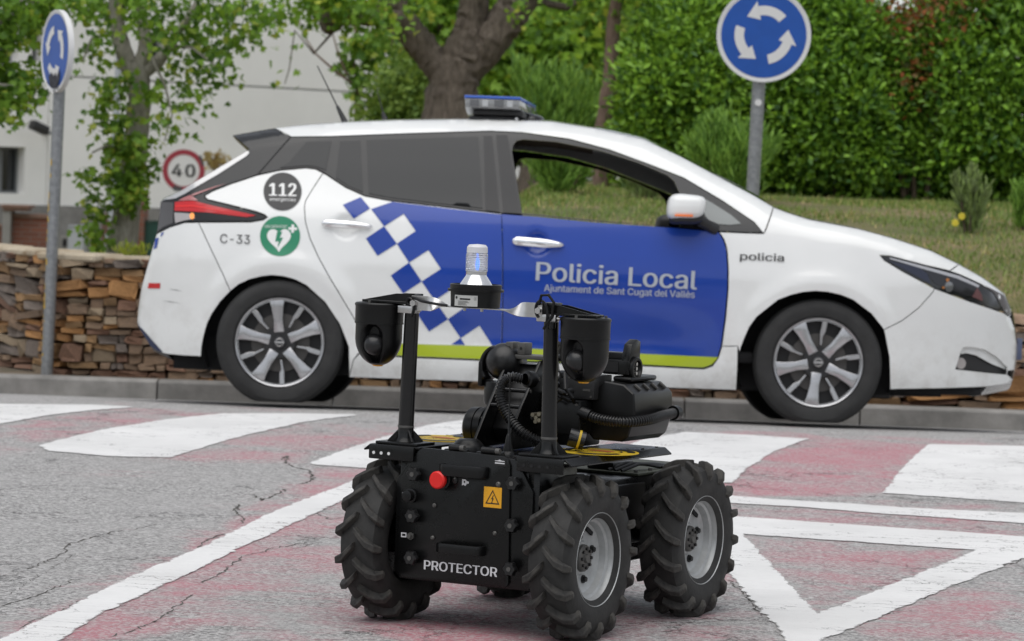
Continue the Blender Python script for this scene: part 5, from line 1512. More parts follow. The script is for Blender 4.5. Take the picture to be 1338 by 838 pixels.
an = MB().lathe([(0, .020), (.008, .018), (.012, .0125), (.03, .0095), (.05, .006), (.055, .004), (.057, .0025), (.20, .0018), (.20, 0)], (.058, -.005, .449), (.02, -.06, 1), 14, False).build('whip_antenna', M_RBM, robot, ang=40)
# upright PTZ camera behind the arm
pt = MB().lathe([(0, .0), (0, .040), (.010, .043), (.058, .043), (.062, .041), (.062, 0)], (-.135, .285, .553), (0, 0, 1), 36, False).build('ptz_base', M_RBM, robot, ang=35)
MB().ball((-.123, .280, .668), .050, 36, 24).build('ptz_ball', mat('ptz grey black', (.009, .009, .0095), .34), pt)
for s in (-1,):
    vs, fs = [], []
    for i in range(15):
        th = math.pi * (i / 14) * .62 + math.pi * .60
        for w in (-.030, .030): vs.append((-.128 + .056 * math.cos(th) - .0, .282 + w, .655 + .058 * math.sin(th)))
    for i in range(14): fs.append((2 * i, 2 * i + 1, 2 * i + 3, 2 * i + 2))
    o = MB().add(vs, fs).mesh('ptz_yoke', M_RBM)
    oo = obj('ptz_yoke', o, pt); md = oo.modifiers.new('t', 'SOLIDIFY'); md.thickness = .010
    MB().box2((-.187, .250, .600), (-.172, .315, .668)).build('ptz_arm', M_RBM, pt, bevel=.006)
MB().box2((-.15, .25, .535), (-.09, .32, .552)).build('ptz_shelf', M_RB, robot, bevel=.003)
# boxes, battery case and hose to the right
MB().box2((.075, .16, .500), (.172, .30, .588)).build('control_box', M_RB, robot, bevel=.004)
MB().box2((.110, .20, .590), (.190, .30, .652)).build('relay_box', mat('dark grey box', (.02, .02, .0205), .42), robot, bevel=.003)
MB().box2((.002, .27, .46), (.12, .38, .60)).build('gear_housing', M_RBM, robot, bevel=.006)
MB().box2((.03, .25, .56), (.09, .33, .65)).build('drive_housing', M_RBM, robot, bevel=.008)
for (u, v, z) in ((.052, .152, .538), (.062, .150, .548), (.052, .150, .528), (.063, .149, .532), (.042, .152, .545)):
    MB().cyl((u, v + .03, z), (u, v - .008, z), .0055, n=10).build('fitting', mat('brass fitting', (.30, .27, .2), .35, metal=.8), robot)
sec = [(.165, .500), (.178, .486), (.262, .486), (.280, .500), (.298, .560), (.292, .612), (.262, .634), (.205, .640), (.172, .610)]
bc = MB()
n = len(sec)
rings = [(.225, .96), (.230, 1.0), (.440, 1.0), (.462, .88)]
vs = []
cu_, cz_ = .232, .56
for v, k in rings:
    for a, c in sec: vs.append((cu_ + (a - cu_) * k, v, cz_ + (c - cz_) * k))
fs = [tuple(range(n)), tuple(3 * n + i for i in range(n))[::-1]]
for j in range(3):
    for i in range(n): fs.append((j * n + i, (j + 1) * n + i, (j + 1) * n + (i + 1) % n, j * n + (i + 1) % n))
bcase = bc.add(vs, fs).build('battery_case', M_RBM, robot, bevel=.003, seg=2, ang=25)
for k in range(4):
    v = .275 + .048 * k
    MB().box((.278, v, .626), (.022, .006, .006), Matrix.Rotation(R(35), 3, 'Y')).build('case_clip', M_GUN, bcase, bevel=.001)
MB().box2((.205, .27, .638), (.262, .42, .652)).build('case_lid', M_RBM, bcase, bevel=.008)
hose('corrugated_hose', [(.178, .175, .556), (.205, .175, .548), (.240, .18, .542), (.285, .20, .540), (.318, .26, .545), (.322, .34, .553), (.318, .42, .556)], .0135, .0075)
MB().cyl((.165, .175, .559), (.195, .175, .551), .0165, n=20).build('hose_collar', M_RBM, robot)
MB().lathe([(0, .014), (0, .019), (.022, .019), (.022, .014)], (.318, .405, .556), (0, 1, 0), 24, closed=True).build('hose_ring', M_RBM, robot)
# gripper camera
gb = MB(); gb.box2((.175, .27, .655), (.252, .345, .694)); gb.box2((.140, .29, .690), (.235, .33, .712)); gb.build('gripper_body', M_RB, robot, bevel=.004)
MB().box2((.182, .2675, .662), (.222, .2695, .688)).build('gripper_recess', M_DARK, robot)
MB().prism([(.27, .69), (.335, .69), (.335, .742), (.315, .748), (.285, .735)], lambda p: Vector((.228, p[0], p[1])), lambda p: Vector((.252, p[0], p[1]))).build('gripper_bracket', M_RB, robot, bevel=.003)
ln = MB().lathe([(-.02, .031), (.006, .031), (.009, .028), (.009, .022), (.002, .019), (.002, 0)], (.252, .305, .672), (1, 0, 0), 32, False).build('spot_lamp', M_RBM, robot, ang=30)
for k in range(3):
    MB().cyl((.254, .305, .672 + .012 * (k - 1)), (.2585, .305, .672 + .012 * (k - 1)), .0048, n=12).build('lamp_led', M_STEEL, ln)
MB().cyl((.17, .268, .672), (.17, .262, .672), .006, n=14).build('ring_bolt', M_STEEL, robot)
MB().cyl((.163, .25, .643), (.170, .235, .643), .006, n=12).build('red_plug', mat('red plug', (.5, .04, .04), .4), robot)
# cables behind the right mast
for pts in ([(.10, .18, .70), (.13, .17, .735), (.16, .17, .755), (.185, .16, .75)], [(.12, .18, .70), (.145, .17, .725), (.175, .16, .735)], [(.14, .13, .66), (.155, .11, .62), (.17, .12, .60), (.16, .15, .585)], [(.09, .15, .60), (.12, .13, .585), (.14, .13, .60)]):
    MB().tube([Vector(p) for p in pts], .005, 8).build('cable', M_RBM, robot)
MB().cyl((.09, .18, .695), (.125, .18, .70), .009, n=12).build('cable_gland', M_RBM, robot)
b = MB(); b.cyl((.175, .10, .50), (.21, .12, .49), .024, n=24); b.build('wrist_roller', M_RBG, robot)
MB().lathe([(0, .0245), (.006, .0245)], (.195, .1115, .494), (.035, .02, -.01), 24, False).build('roller_stripe', M_YEL, robot)

# fasteners on the arm plates and boxes, extra wiring
for v, z in ((.19, .60), (.235, .63), (.30, .64), (.33, .58), (.27, .55), (.20, .53)):
    MB().cyl((-.0005, v + .02, z), (-.0035, v + .02, z), .005, n=10).build('plate_bolt', M_GUN, robot)
for u, z in ((.085, .578), (.162, .578), (.085, .510), (.162, .510)): MB().cyl((u, .1605, z), (u, .157, z), .0035, n=8).build('box_screw', M_GUN, robot)
for u, z in ((.118, .645), (.182, .645), (.118, .598), (.182, .598)): MB().cyl((u, .2005, z), (u, .197, z), .003, n=8).build('box_screw', M_GUN, robot)
quad('box_label', .158, .180, .612, .618, .1995, M_GUN)
for pts in ([(.125, .14, .655), (.118, .12, .64), (.122, .115, .62), (.14, .12, .61), (.15, .15, .605)], [(.10, .15, .63), (.112, .13, .61), (.135, .125, .60), (.15, .14, .59)], [(.045, .23, .70), (.07, .22, .73), (.10, .21, .725), (.11, .2, .70)]):
    MB().tube([Vector(p) for p in pts], .0062, 9).build('cable', M_RBM, robot)
for p, q, r in (((.12, .16, .655), (.12, .13, .655), .010), ((.145, .16, .612), (.145, .135, .61), .009), ((.098, .17, .625), (.098, .14, .625), .009)):
    o = MB().cyl(p, q, r, n=14).build('plug', M_RBM, robot); MB().cyl(q, Vector(q) + (Vector(q) - Vector(p)).normalized() * .006, r * .7, n=12).build('plug_ring', M_STEEL, o)
for k in range(7):
    MB().cyl((-.10 + .033 * k, -.095, .4478), (-.10 + .033 * k, -.095, .4515), .004, n=8).build('deck_screw', M_GUN, robot)
for s in (-1, 1):
    for v in (-.02, .06, .25, .33, .41):
        MB().cyl((s * .272, v, .4618), (s * .272, v, .4645), .0042, n=8).build('fender_screw', M_GUN, robot)
# wiring on the rear deck
for k in range(3):
    MB().tube([(.10 + .02 * k, .47, .386), (.12 + .02 * k, .53, .402), (.16, .58 + .02 * k, .398), (.17, .66 + .03 * k, .386)], .0048, 8).build('deck_cable', M_RBM, robot)
MB().box2((.03, .48, .3845), (.11, .60, .405)).build('deck_box', M_RBM, robot, bevel=.004)

# ------------------------------------------------------------------ foliage helpers
def leaf_mat(name, dark, light, third=None, rough=.5, trans=.35):
    m = bpy.data.materials.new(name); m.use_nodes = True
    n, l = nodes(m)
    n.clear()
    g = n.new('ShaderNodeNewGeometry'); r = n.new('ShaderNodeValToRGB')
    e = r.color_ramp.elements
    e[0].position, e[0].color = .05, (*dark, 1); e[1].position, e[1].color = .85, (*light, 1)
    if third: x = e.new(.95); x.color = (*third, 1)
    l.new(g.outputs['Random Per Island'], r.inputs[0])
    p = n.new('ShaderNodeBsdfPrincipled'); p.inputs['Roughness'].default_value = rough; p.inputs['Specular IOR Level'].default_value = .35
    t = n.new('ShaderNodeBsdfTranslucent'); mx = n.new('ShaderNodeMixShader'); mx.inputs[0].default_value = trans
    o = n.new('ShaderNodeOutputMaterial')
    l.new(r.outputs[0], p.inputs['Base Color'])
    h = n.new('ShaderNodeHueSaturation'); h.inputs['Hue'].default_value = .485; h.inputs['Value'].default_value = 1.25; l.new(r.outputs[0], h.inputs['Color']); l.new(h.outputs[0], t.inputs['Color'])
    l.new(p.outputs[0], mx.inputs[1]); l.new(t.outputs[0], mx.inputs[2]); l.new(mx.outputs[0], o.inputs['Surface'])
    return m
OVAL = (np.array([(0, 0, 0), (.5, .42, .10), (.75, .34, .10), (1, 0, -.05), (.75, -.34, .10), (.5, -.42, .10)]), [(0, 1, 2), (0, 2, 3), (0, 3, 4), (0, 4, 5)])
PALM = (np.array([(0, 0, 0), (.18, .55, .06), (.42, .26, .05), (.78, .42, .02), (.70, .14, .05), (1.05, 0, -.06), (.70, -.14, .05), (.78, -.42, .02), (.42, -.26, .05), (.18, -.55, .06)]),
        [(0, 1, 2), (0, 2, 3), (0, 3, 4), (0, 4, 5), (0, 5, 6), (0, 6, 7), (0, 7, 8), (0, 8, 9)])
def unit(v): return v / (np.linalg.norm(v, axis=1)[:, None] + 1e-9)
def leaves(P, D, N, size, shape=OVAL, width=1.0):
    """P centres, D pointing directions, N facing directions"""
    T, F = shape
    D = unit(D); N = unit(N - D * (N * D).sum(1)[:, None]); S = np.cross(N, D)
    s = np.asarray(size)[:, None, None]
    V = P[:, None, :] + s * (T[None, :, 0:1] * D[:, None, :] + width * T[None, :, 1:2] * S[:, None, :] + T[None, :, 2:3] * N[:, None, :])
    k = len(T); F = np.array(F)
    return V.reshape(-1, 3), (np.arange(len(P))[:, None, None] * k + F[None]).reshape(-1, 3)
def rnd_dirs(n): return unit(nrg.normal(size=(n, 3)))
def lump_points(lumps, n, depth=.45):
    """points in the outer shell of a set of ellipsoids (centre, radii), with their outward direction"""
    A = np.array([(r[0] * r[1] + r[1] * r[2] + r[0] * r[2]) for _, r in lumps]); A = A / A.sum()
    k = nrg.choice(len(lumps), n, p=A)
    C = np.array([c for c, _ in lumps])[k]; Rr = np.array([r for _, r in lumps])[k]
    d = rnd_dirs(n); q = 1 - depth * nrg.random(n) ** 1.6
    return C + d * Rr * q[:, None], unit(d / Rr)
def shrub(name, label, cat, lumps, n, size, m, base, group=None, stems=5, shape=OVAL, width=.8, up=.5, depth=.5, crown='foliage', clump=None):
    root = empty(name, Matrix.Translation(base))
    tag(root, label, cat, group)
    B = np.array(base)
    P, O = lump_points(lumps, n, depth)
    if clump:                                          # gather leaves into sprigs so that light and dark clumps show
        k = max(4, n // clump)
        idx = nrg.choice(n, k, replace=False)
        own = nrg.integers(0, k, n)
        P = P[idx][own] + nrg.normal(size=(n, 3)) * size * 1.15; O = O[idx][own]
    D = O * .8 + rnd_dirs(n) * .8 + np.array([0, 0, .2]); N = O + np.array([0, 0, up]) + rnd_dirs(n) * .6
    V, F = leaves(P - B, D, N, size * nrg.uniform(.65, 1.25, n), shape, width)
    tag(obj(crown, mesh_np(crown, V, F, m), root), kind='stuff')
    for i in range(stems):
        c, r = lumps[i % len(lumps)]
        top = Vector(c) - Vector(base) + Vector((rng.uniform(-.3, .3) * r[0], rng.uniform(-.2, .2) * r[1], rng.uniform(-.1, .3) * r[2]))
        b0 = Vector((top.x * .5 + rng.uniform(-.1, .1), top.y * .5, -.05))
        MB().tube([b0, b0.lerp(top, .5) + Vector((rng.uniform(-.05, .05), 0, 0)), top], [.022, .016, .007], 7).build('stem', M_TWIG, root)
    return root
M_TWIG = mat('twig bark', (.10, .075, .05), .9, var=.3, vscale=30)
def bark_mat(name, a, b):
    m = bpy.data.materials.new(name); m.use_nodes = True
    n, l = nodes(m); p = n['Principled BSDF']; tc = n.new('ShaderNodeTexCoord')
    mp = n.new('ShaderNodeMapping'); mp.inputs['Scale'].default_value = (1, 1, .28); l.new(tc.outputs['Object'], mp.inputs['Vector'])
    f = noise_node(n, l, mp.outputs[0], 26, 8, .7, .4); g = noise_node(n, l, tc.outputs['Object'], 4, 4)
    c = mix_node(n, l, ramp_node(n, l, f, .38, .62), a, b)
    c = mix_node(n, l, ramp_node(n, l, g, .35, .7), c, tuple((x + y) / 2 * .8 for x, y in zip(a, b)))
    l.new(c, p.inputs['Base Color']); p.inputs['Roughness'].default_value = .9
    bp = n.new('ShaderNodeBump'); bp.inputs['Strength'].default_value = 1; bp.inputs['Distance'].default_value = .03
    l.new(f, bp.inputs['Height']); l.new(bp.outputs[0], p.inputs['Normal'])
    return m
M_BARK = bark_mat('grey brown bark', (.075, .058, .045), (.25, .205, .165))
M_BARK2 = bark_mat('pale plane bark', (.24, .225, .19), (.44, .42, .365))
M_BARK3 = bark_mat('reddish bark', (.15, .10, .075), (.33, .23, .18))
def limb(b, pts, rs, n=14, wob=.06, sub=5):
    pts = [Vector(p) for p in pts]; P, Q = [], []
    m = len(pts)
    for i in range(m - 1):
        p0, p1, p2, p3 = pts[max(i - 1, 0)], pts[i], pts[i + 1], pts[min(i + 2, m - 1)]
        for k in range(sub):
            t = k / sub
            P.append(.5 * ((2 * p1) + (p2 - p0) * t + (2 * p0 - 5 * p1 + 4 * p2 - p3) * t * t + (3 * p1 - p0 - 3 * p2 + p3) * t ** 3))
            Q.append((rs[i] * (1 - t) + rs[i + 1] * t) * (1 + rng.uniform(-wob, wob)))
    P.append(pts[-1]); Q.append(rs[-1])
    k0 = len(b.v)
    b.tube(P, Q, n)
    for i in range(k0, len(b.v)):                      # knobbly section
        v = Vector(b.v[i]); s = min(Q) * .12
        b.v[i] = tuple(v + Vector((rng.uniform(-s, s), rng.uniform(-s, s), rng.uniform(-s, s))))
    return b
def loc(root_at, pts): return [Vector(p) - Vector(root_at) for p in pts]

# ------------------------------------------------------------------ grass on the bank
def build_grass():
    n = 110000
    X = nrg.uniform(-1.2, 6.5, n); Y = 19.23 + nrg.random(n) ** 1.3 * 8.6
    patch = np.sin(X * 2.3 + np.sin(Y * 1.9) * 1.3) + np.sin(Y * 3.1 + X * .7) + nrg.normal(size=n) * .7
    keep = patch > -.55
    X, Y = X[keep], Y[keep]; n = len(X)
    Z = np.array([ground_z(x, y) for x, y in zip(X, Y)])
    h = nrg.uniform(.012, .036, n) * np.where(nrg.random(n) < .04, 2.0, 1)
    az = nrg.uniform(0, 6.28, n); lean = nrg.uniform(.1, .8, n) * h
    W = nrg.uniform(.003, .006, n)
    bx, by = np.cos(az), np.sin(az)
    P0 = np.stack([X - by * W, Y + bx * W, Z - .004], -1); P1 = np.stack([X + by * W, Y - bx * W, Z - .004], -1)
    P2 = np.stack([X + bx * lean, Y + by * lean, Z + h], -1)
    V = np.stack([P0, P1, P2], 1).reshape(-1, 3); F = np.arange(3 * n).reshape(-1, 3)
    m = leaf_mat('dry grass blades', (.10, .19, .028), (.25, .33, .075), (.52, .42, .18), trans=.2)
    tag(obj('grass', mesh_np('grass', V, F, m)), kind='stuff')
build_grass()

# ------------------------------------------------------------------ hedge shrubs on the right
L_HEDGE = leaf_mat('laurel leaf', (.036, .11, .015), (.25, .46, .045), rough=.38, trans=.3)
L_HEDGE2 = leaf_mat('laurel leaf paler', (.044, .125, .016), (.28, .50, .05), rough=.4, trans=.3)
L_RED = leaf_mat('reddening leaf', (0.0875, 0.102, 0.027), (0.385, 0.119, 0.0375), (0.193, 0.272, 0.03), rough=.5, trans=.3)
HY = 26.0
def hp(px, py, dy=0): return at(px, py, HY + dy)
def lump(px, py, rx, ry, dy=0, d=.5): 
    s = (HY + dy) / FPX
    return (tuple(hp(px, py, dy)), (rx * s, d, ry * s))
def gbase(px, Y): 
    x = at(px, 300, Y).x
    return (x, Y, ground_z(x, Y))
shrub('laurel_hedge', 'rounded bright green hedge shrub left of the blue sign pole, above the car bonnet', 'hedge',
      [lump(872, 112, 62, 62, -.1), lump(905, 45, 62, 55, .1), lump(868, 180, 60, 60, 0), lump(935, 120, 62, 66, -.2), lump(930, 195, 66, 52, -.1), lump(985, 60, 60, 62, .1), lump(990, 150, 52, 60, .0), lump(1010, -5, 60, 50, .3), lump(985, 215, 50, 40, .1), lump(880, 235, 80, 30, .3), lump(970, 238, 70, 28, .3)], 36000, .066, L_HEDGE2, gbase(920, HY), clump=13, depth=.55, width=.6)
shrub('laurel_hedge', 'broad green hedge shrub right of the blue sign pole with glossy leaves', 'hedge',
      [lump(1055, 90, 52, 62, -.1), lump(1110, 60, 56, 58, .0), lump(1065, 170, 54, 56, -.15), lump(1120, 140, 56, 60, -.2), lump(1075, 10, 60, 50, .2), lump(1150, 90, 44, 60, .1), lump(1130, 205, 56, 44, -.1), lump(1035, 215, 44, 40, 0), lump(1155, 170, 40, 56, .1), lump(1060, 235, 70, 32, .2), lump(1150, 238, 70, 32, .25), lump(1180, 215, 50, 40, .3)], 36000, .066, L_HEDGE, gbase(1090, HY), clump=13, depth=.55, width=.6)
shrub('laurel_hedge', 'tall dark green hedge shrub at the right edge behind the small rosemary', 'hedge',
      [lump(1245, 110, 54, 64, -.1), lump(1310, 75, 58, 62, -.05), lump(1260, 180, 60, 56, -.1), lump(1325, 160, 60, 60, -.15), lump(1225, 205, 44, 46, .1), lump(1390, 110, 66, 90, 0), lump(1280, 15, 66, 46, .2), lump(1350, 0, 60, 56, .1), lump(1320, 215, 66, 40, .0), lump(1215, 60, 40, 50, .25), lump(1205, 130, 50, 90, .35), lump(1230, 240, 60, 30, .3), lump(1310, 240, 80, 30, .3), lump(1200, 210, 40, 50, .4)], 42000, .068, L_HEDGE, gbase(1290, HY), clump=13, depth=.55, width=.6)
shrub('red_leaved_shrub', 'shrub with reddish young leaves growing between the two green hedges at right', 'shrub',
      [lump(1190, 60, 45, 50, -.15, .4), lump(1180, 105, 36, 36, -.25, .3), lump(1235, 20, 55, 26, -.15, .3), lump(1160, 25, 30, 22, -.2, .3)], 1000, .055, L_RED, gbase(1190, HY - .3), clump=8)

# rosemary and lavender like tufts
L_ROS = leaf_mat('rosemary needle', (0.123, 0.255, 0.045), (0.298, 0.51, 0.09), trans=.3)
L_ROS2 = leaf_mat('grey rosemary needle', (0.175, 0.221, 0.105), (0.333, 0.459, 0.15), trans=.3)
def tuft(label, px, pyb, Y, wpx, hpx, n, m, cat='bush', flowers=0, name='rosemary_bush'):
    s = Y / FPX
    c = at(px, pyb, Y); base = Vector((c.x, Y, ground_z(c.x, Y)))
    root = tag(empty(name, Matrix.Translation(base)), label, cat)
    w, h = wpx * s / 2, max(hpx * s, .045) + max(0, min(.35, c.z - base.z))
    k = 26
    ax = nrg.normal(size=(k, 2)) * .32
    own = nrg.integers(0, k, n); t = nrg.random(n) ** .75
    tips = np.stack([ax[:, 0] * w * 2.2, ax[:, 1] * w * 1.6, h * nrg.uniform(.62, 1.05, k) * (1 - .4 * (ax ** 2).sum(1))], -1)
    foot = np.stack([ax[:, 0] * w * .7, ax[:, 1] * w * .6, np.zeros(k)], -1)
    P = foot[own] * (1 - t)[:, None] + tips[own] * t[:, None] + nrg.normal(size=(n, 3)) * np.array([.13 * w, .13 * w, .03 * h])
    D = (tips - foot)[own] * 1.0; D = unit(D) + rnd_dirs(n) * .45; N = rnd_dirs(n)
    V, F = leaves(P, D, N, nrg.uniform(.05, .11, n) * (h / .5) ** .5, OVAL, .16)
    tag(obj('foliage', mesh_np('foliage', V, F, m), root), kind='stuff')
    for i in range(4): MB().tube([Vector(foot[i]) + Vector((0, 0, -.03)), Vector((foot[i] + tips[i]) / 2), Vector(tips[i]) * .8], [.010, .008, .004], 6).build('stem', M_TWIG, root)
    for i in range(flowers):
        p = Vector((rng.uniform(-1, 1) * w * 1.5, -w * .6, h * rng.uniform(.15, .5)))
        b = MB()
        for q in range(7): b.ball(p + Vector((.016 * math.cos(q * .9), -.004, .016 * math.sin(q * .9))), (.009, .004, .009), 8, 5)
        b.ball(p, .009, 8, 5); b.build('flower', mat('yellow flower', (.75, .62, .06), .6), root)
tuft('feathery pale green bush just left of the right-hand sign pole', 955, 250, 23.5, 100, 95, 3000, L_ROS)
tuft('small grey green bush with yellow flowers on the bank at right', 1268, 290, 21.5, 38, 62, 1400, L_ROS2, flowers=2)
tuft('small green tuft at the right edge of the bank', 1334, 285, 21.8, 34, 50, 900, L_ROS)
tuft('upright bush seen through the open car window behind the driver seat', 728, 262, 24.0, 80, 75, 2600, L_ROS)
tuft('low grey bush seen through the car window beside the mirror', 845, 268, 23.6, 70, 52, 2000, L_ROS2)
tuft('tall feathery bush behind the light bar, right of the big trunk', 715, 200, 29.0, 130, 115, 4200, L_ROS)

# ------------------------------------------------------------------ trees
L_PLANE = leaf_mat('plane tree leaf', (.065, .155, .02), (.22, .40, .04), (.36, .44, .06), trans=.4)
L_IVY = leaf_mat('climbing leaf', (.07, .165, .02), (.25, .42, .045), (.40, .46, .07), trans=.4)
L_DARK = leaf_mat('dark tree leaf', (.018, .05, .009), (.085, .17, .02), trans=.3)
L_MID = leaf_mat('mid green leaf', (0.07, 0.17, 0.018), (0.263, 0.459, 0.045), (0.438, 0.51, 0.06), trans=.4)
def leaf_clusters(centres, n, size, spread, droop=.3, shape=PALM):
    C = np.array([c[:3] for c in centres]); Wt = np.array([c[3] if len(c) > 3 else 1 for c in centres], float); Wt = Wt / Wt.sum()
    k = nrg.choice(len(C), n, p=Wt)
    d = nrg.normal(size=(n, 3))
    P = C[k] + d * spread * np.array([1, 1, .8])
    D = rnd_dirs(n) + np.array([0, 0, -droop * 1.5]); N = rnd_dirs(n) * .8 + np.array([0, -.5, .7])
    return leaves(P, D, N, size * nrg.uniform(.6, 1.25, n), shape, 1.0)
def px_clusters(pts, Y, dy=.5):
    out = []
    for p in pts:
        q = at(p[0], p[1], Y + rng.uniform(-dy, dy)); out.append((q.x, q.y, q.z, p[2] if len(p) > 2 else 1))
    return out

# the big old tree behind the car roof
BT = 27.0
base = Vector((at(598, 250, BT).x, BT, ground_z(at(598, 250, BT).x, BT)))
big = tag(empty('old_plane_tree', Matrix.Translation(base)), 'old tree with a thick forked grey trunk rising behind the car roof', 'tree')
t_ = lambda *p: [at(x, y, BT + (d[0] if d else 0)) - base for x, y, *d in p]
b = MB()
limb(b, [Vector((.02, 0, -.2))] + t_((590, 235), (589, 150), (594, 105), (606, 70), (616, 30), (622, -20), (634, -90)), [.36, .31, .228, .20, .175, .125, .118, .11], 22, .03, 8)
b.build('trunk', M_BARK, big)
b = MB()
limb(b, t_((592, 118), (573, 88), (553, 62), (533, 38), (516, 8), (504, -40)), [.13, .125, .125, .115, .105, .10], 18, .04, 7); b.build('limb', M_BARK, big)
b = MB(); limb(b, t_((608, 100), (634, 64), (656, 34), (676, 4), (706, -45)), [.11, .145, .15, .145, .13], 18, .04, 7); b.build('limb', M_BARK, big)
b = MB(); limb(b, t_((530, 34), (500, 22, -.2), (465, 20, -.3), (437, 16, -.3), (432, 40, -.3)), [.09, .085, .09, .11, .055], 12, .08, 6); limb(b, t_((437, 10, -.3), (434, 30, -.3), (437, 42, -.3)), [.10, .115, .06], 12, .1, 5); b.build('limb', M_BARK, big)
for pts, r in ((((437, 40, -.3), (410, 70, -.5), (385, 40, -.6), (378, 90, -.6), (372, 110, -.6)), .012), (((500, 14, -.2), (515, 30, -.5), (512, 60, -.6)), .012), (((690, 0), (740, 10, .2), (800, -30, .3)), .04)):
    MB().tube(t_(*pts), [r, r * .8, r * .6, r * .45, r * .35][:len(pts)], 7).build('branch', M_BARK, big)
cl = px_clusters([(395, 8, 2), (420, 4, 2), (455, 6, 2), (490, 18, 1.5), (505, 40, .7), (515, 62, .6), (470, 30, .6), (545, 4, .7), (572, 8, .7), (400, 24, .5), (380, 65, .18), (375, 105, .15), (480, -20, 3), (560, -30, 3), (640, -60, 3), (720, -40, 3), (760, -15, 1.5), (430, -25, 3), (790, 5, 1), (835, -10, 1), (690, 18, .6)], BT - .3, .5)
V, F = leaf_clusters(cl, 1700, .066, .10)
tag(obj('crown', mesh_np('crown', V - np.array(base), F, L_MID), big), kind='stuff')

# slim reddish tree beside the hedge
sb = Vector((at(790, 250, 26.5).x, 26.5, ground_z(at(790, 250, 26.5).x, 26.5)))
slim = tag(empty('slim_tree', Matrix.Translation(sb)), 'slim tree with a thin reddish trunk just left of the hedge', 'tree')
t2 = lambda *p: [at(x, y, 26.5) - sb for x, y in p]
b = MB(); limb(b, [Vector((0, 0, -.15))] + t2((786, 240), (789, 165), (798, 100), (801, 40), (806, 0), (815, -60)), [.085, .075, .066, .062, .056, .05, .045], 14, .05, 6); b.build('trunk', M_BARK3, slim)
b = MB(); limb(b, t2((806, 2), (814, -30), (830, -60)), [.04, .03, .02], 10, .05, 4); b.build('limb', M_BARK3, slim)
cl = px_clusters([(825, 22, .6), (828, 2), (840, -20, 2), (770, -30, 2), (810, -60, 3)], 26.5, .4)
V, F = leaf_clusters(cl, 420, .066, .10)
tag(obj('crown', mesh_np('crown', V - np.array(sb), F, L_MID), slim), kind='stuff')

# dense trees further back
def back_tree(label, px, Y, lumps, n, size, m, name='dense_tree', clump=14):
    x = at(px, 220, Y).x
    base = (x, Y, ground_z(x, Y) if Y < 60 else 0)
    root = tag(empty(name, Matrix.Translation(base)), label, 'tree')
    LL = [((at(a, c, Y + dy)[:]), (rx * Y / FPX, max(rx, ry) * Y / FPX * .8, ry * Y / FPX)) for a, c, rx, ry, dy in lumps]
    P, O = lump_points(LL, n, .7)
    k = n // clump; idx = nrg.choice(n, k, replace=False); own = nrg.integers(0, k, n)
    P = P[idx][own] + nrg.normal(size=(n, 3)) * size * 1.3; O = O[idx][own]
    D = rnd_dirs(n) + np.array([0, 0, -.4]); N = O * .6 + rnd_dirs(n) * .7 + np.array([0, 0, .6])
    V, F = leaves(P - np.array(base), D, N, size * nrg.uniform(.6, 1.3, n), PALM, .9)
    tag(obj('crown', mesh_np('crown', V, F, m), root), kind='stuff')
    top = Vector(LL[0][0]) - Vector(base)
    b = MB(); limb(b, [Vector((0, 0, -.2)), top * .5 + Vector((.1, 0, 0)), top], [.16, .12, .06], 10, .05, 5); b.build('trunk', M_BARK, root)
    for q in LL[1:4]:
        b = MB(); limb(b, [top * .55, (top * .55 + Vector(q[0]) - Vector(base)) / 2 + Vector((0, 0, .1)), Vector(q[0]) - Vector(base)], [.07, .05, .02], 8, .06, 4); b.build('limb', M_BARK, root)
back_tree('bushy mid green tree directly behind the forked trunk, to its right', 690, 33, [(700, 70, 70, 60, 0), (740, 40, 60, 60, .5), (660, 100, 50, 50, .3), (760, 110, 50, 50, .6), (700, 140, 80, 40, .2), (690, 0, 80, 50, 1), (780, 60, 40, 70, .8)], 9000, .11, L_MID)
back_tree('dark tree filling the gap between the forked trunk and the slim tree', 740, 38, [(740, 60, 120, 90, 0), (700, 130, 130, 70, .5), (800, 130, 90, 80, .5), (760, -10, 140, 80, 1), (860, 30, 90, 100, 1), (660, 20, 80, 90, 1), (620, 100, 60, 70, 1.5)], 15000, .15, L_DARK)
back_tree('green tree between the forked limbs of the old trunk', 570, 34, [(575, 20, 60, 50, 0), (600, 50, 40, 40, .3), (545, 0, 60, 40, .5), (590, -30, 80, 50, .5)], 4200, .11, L_MID)
shrub('round_bush', 'loose green bush between the sapling and the thick trunk, behind the car roof', 'bush',
      [((at(528, 130, 29)[:]), (.30, .4, .32)), ((at(505, 150, 29)[:]), (.22, .3, .22)), ((at(545, 95, 29.2)[:]), (.2, .3, .28)), ((at(530, 175, 29)[:]), (.36, .4, .3)), ((at(560, 140, 29.4)[:]), (.22, .3, .45))], 5200, .06, leaf_mat('fine bush leaf', (0.0875, 0.17, 0.027), (0.228, 0.34, 0.06), trans=.35), (at(528, 200, 29).x, 29.0, ground_z(at(528, 200, 29).x, 29)), clump=8)
back_tree('dark evergreen far behind the round bush, left of the thick trunk', 548, 40, [(555, 120, 40, 70, 0), (570, 70, 30, 60, .5), (540, 160, 50, 40, 0)], 3600, .12, L_DARK)

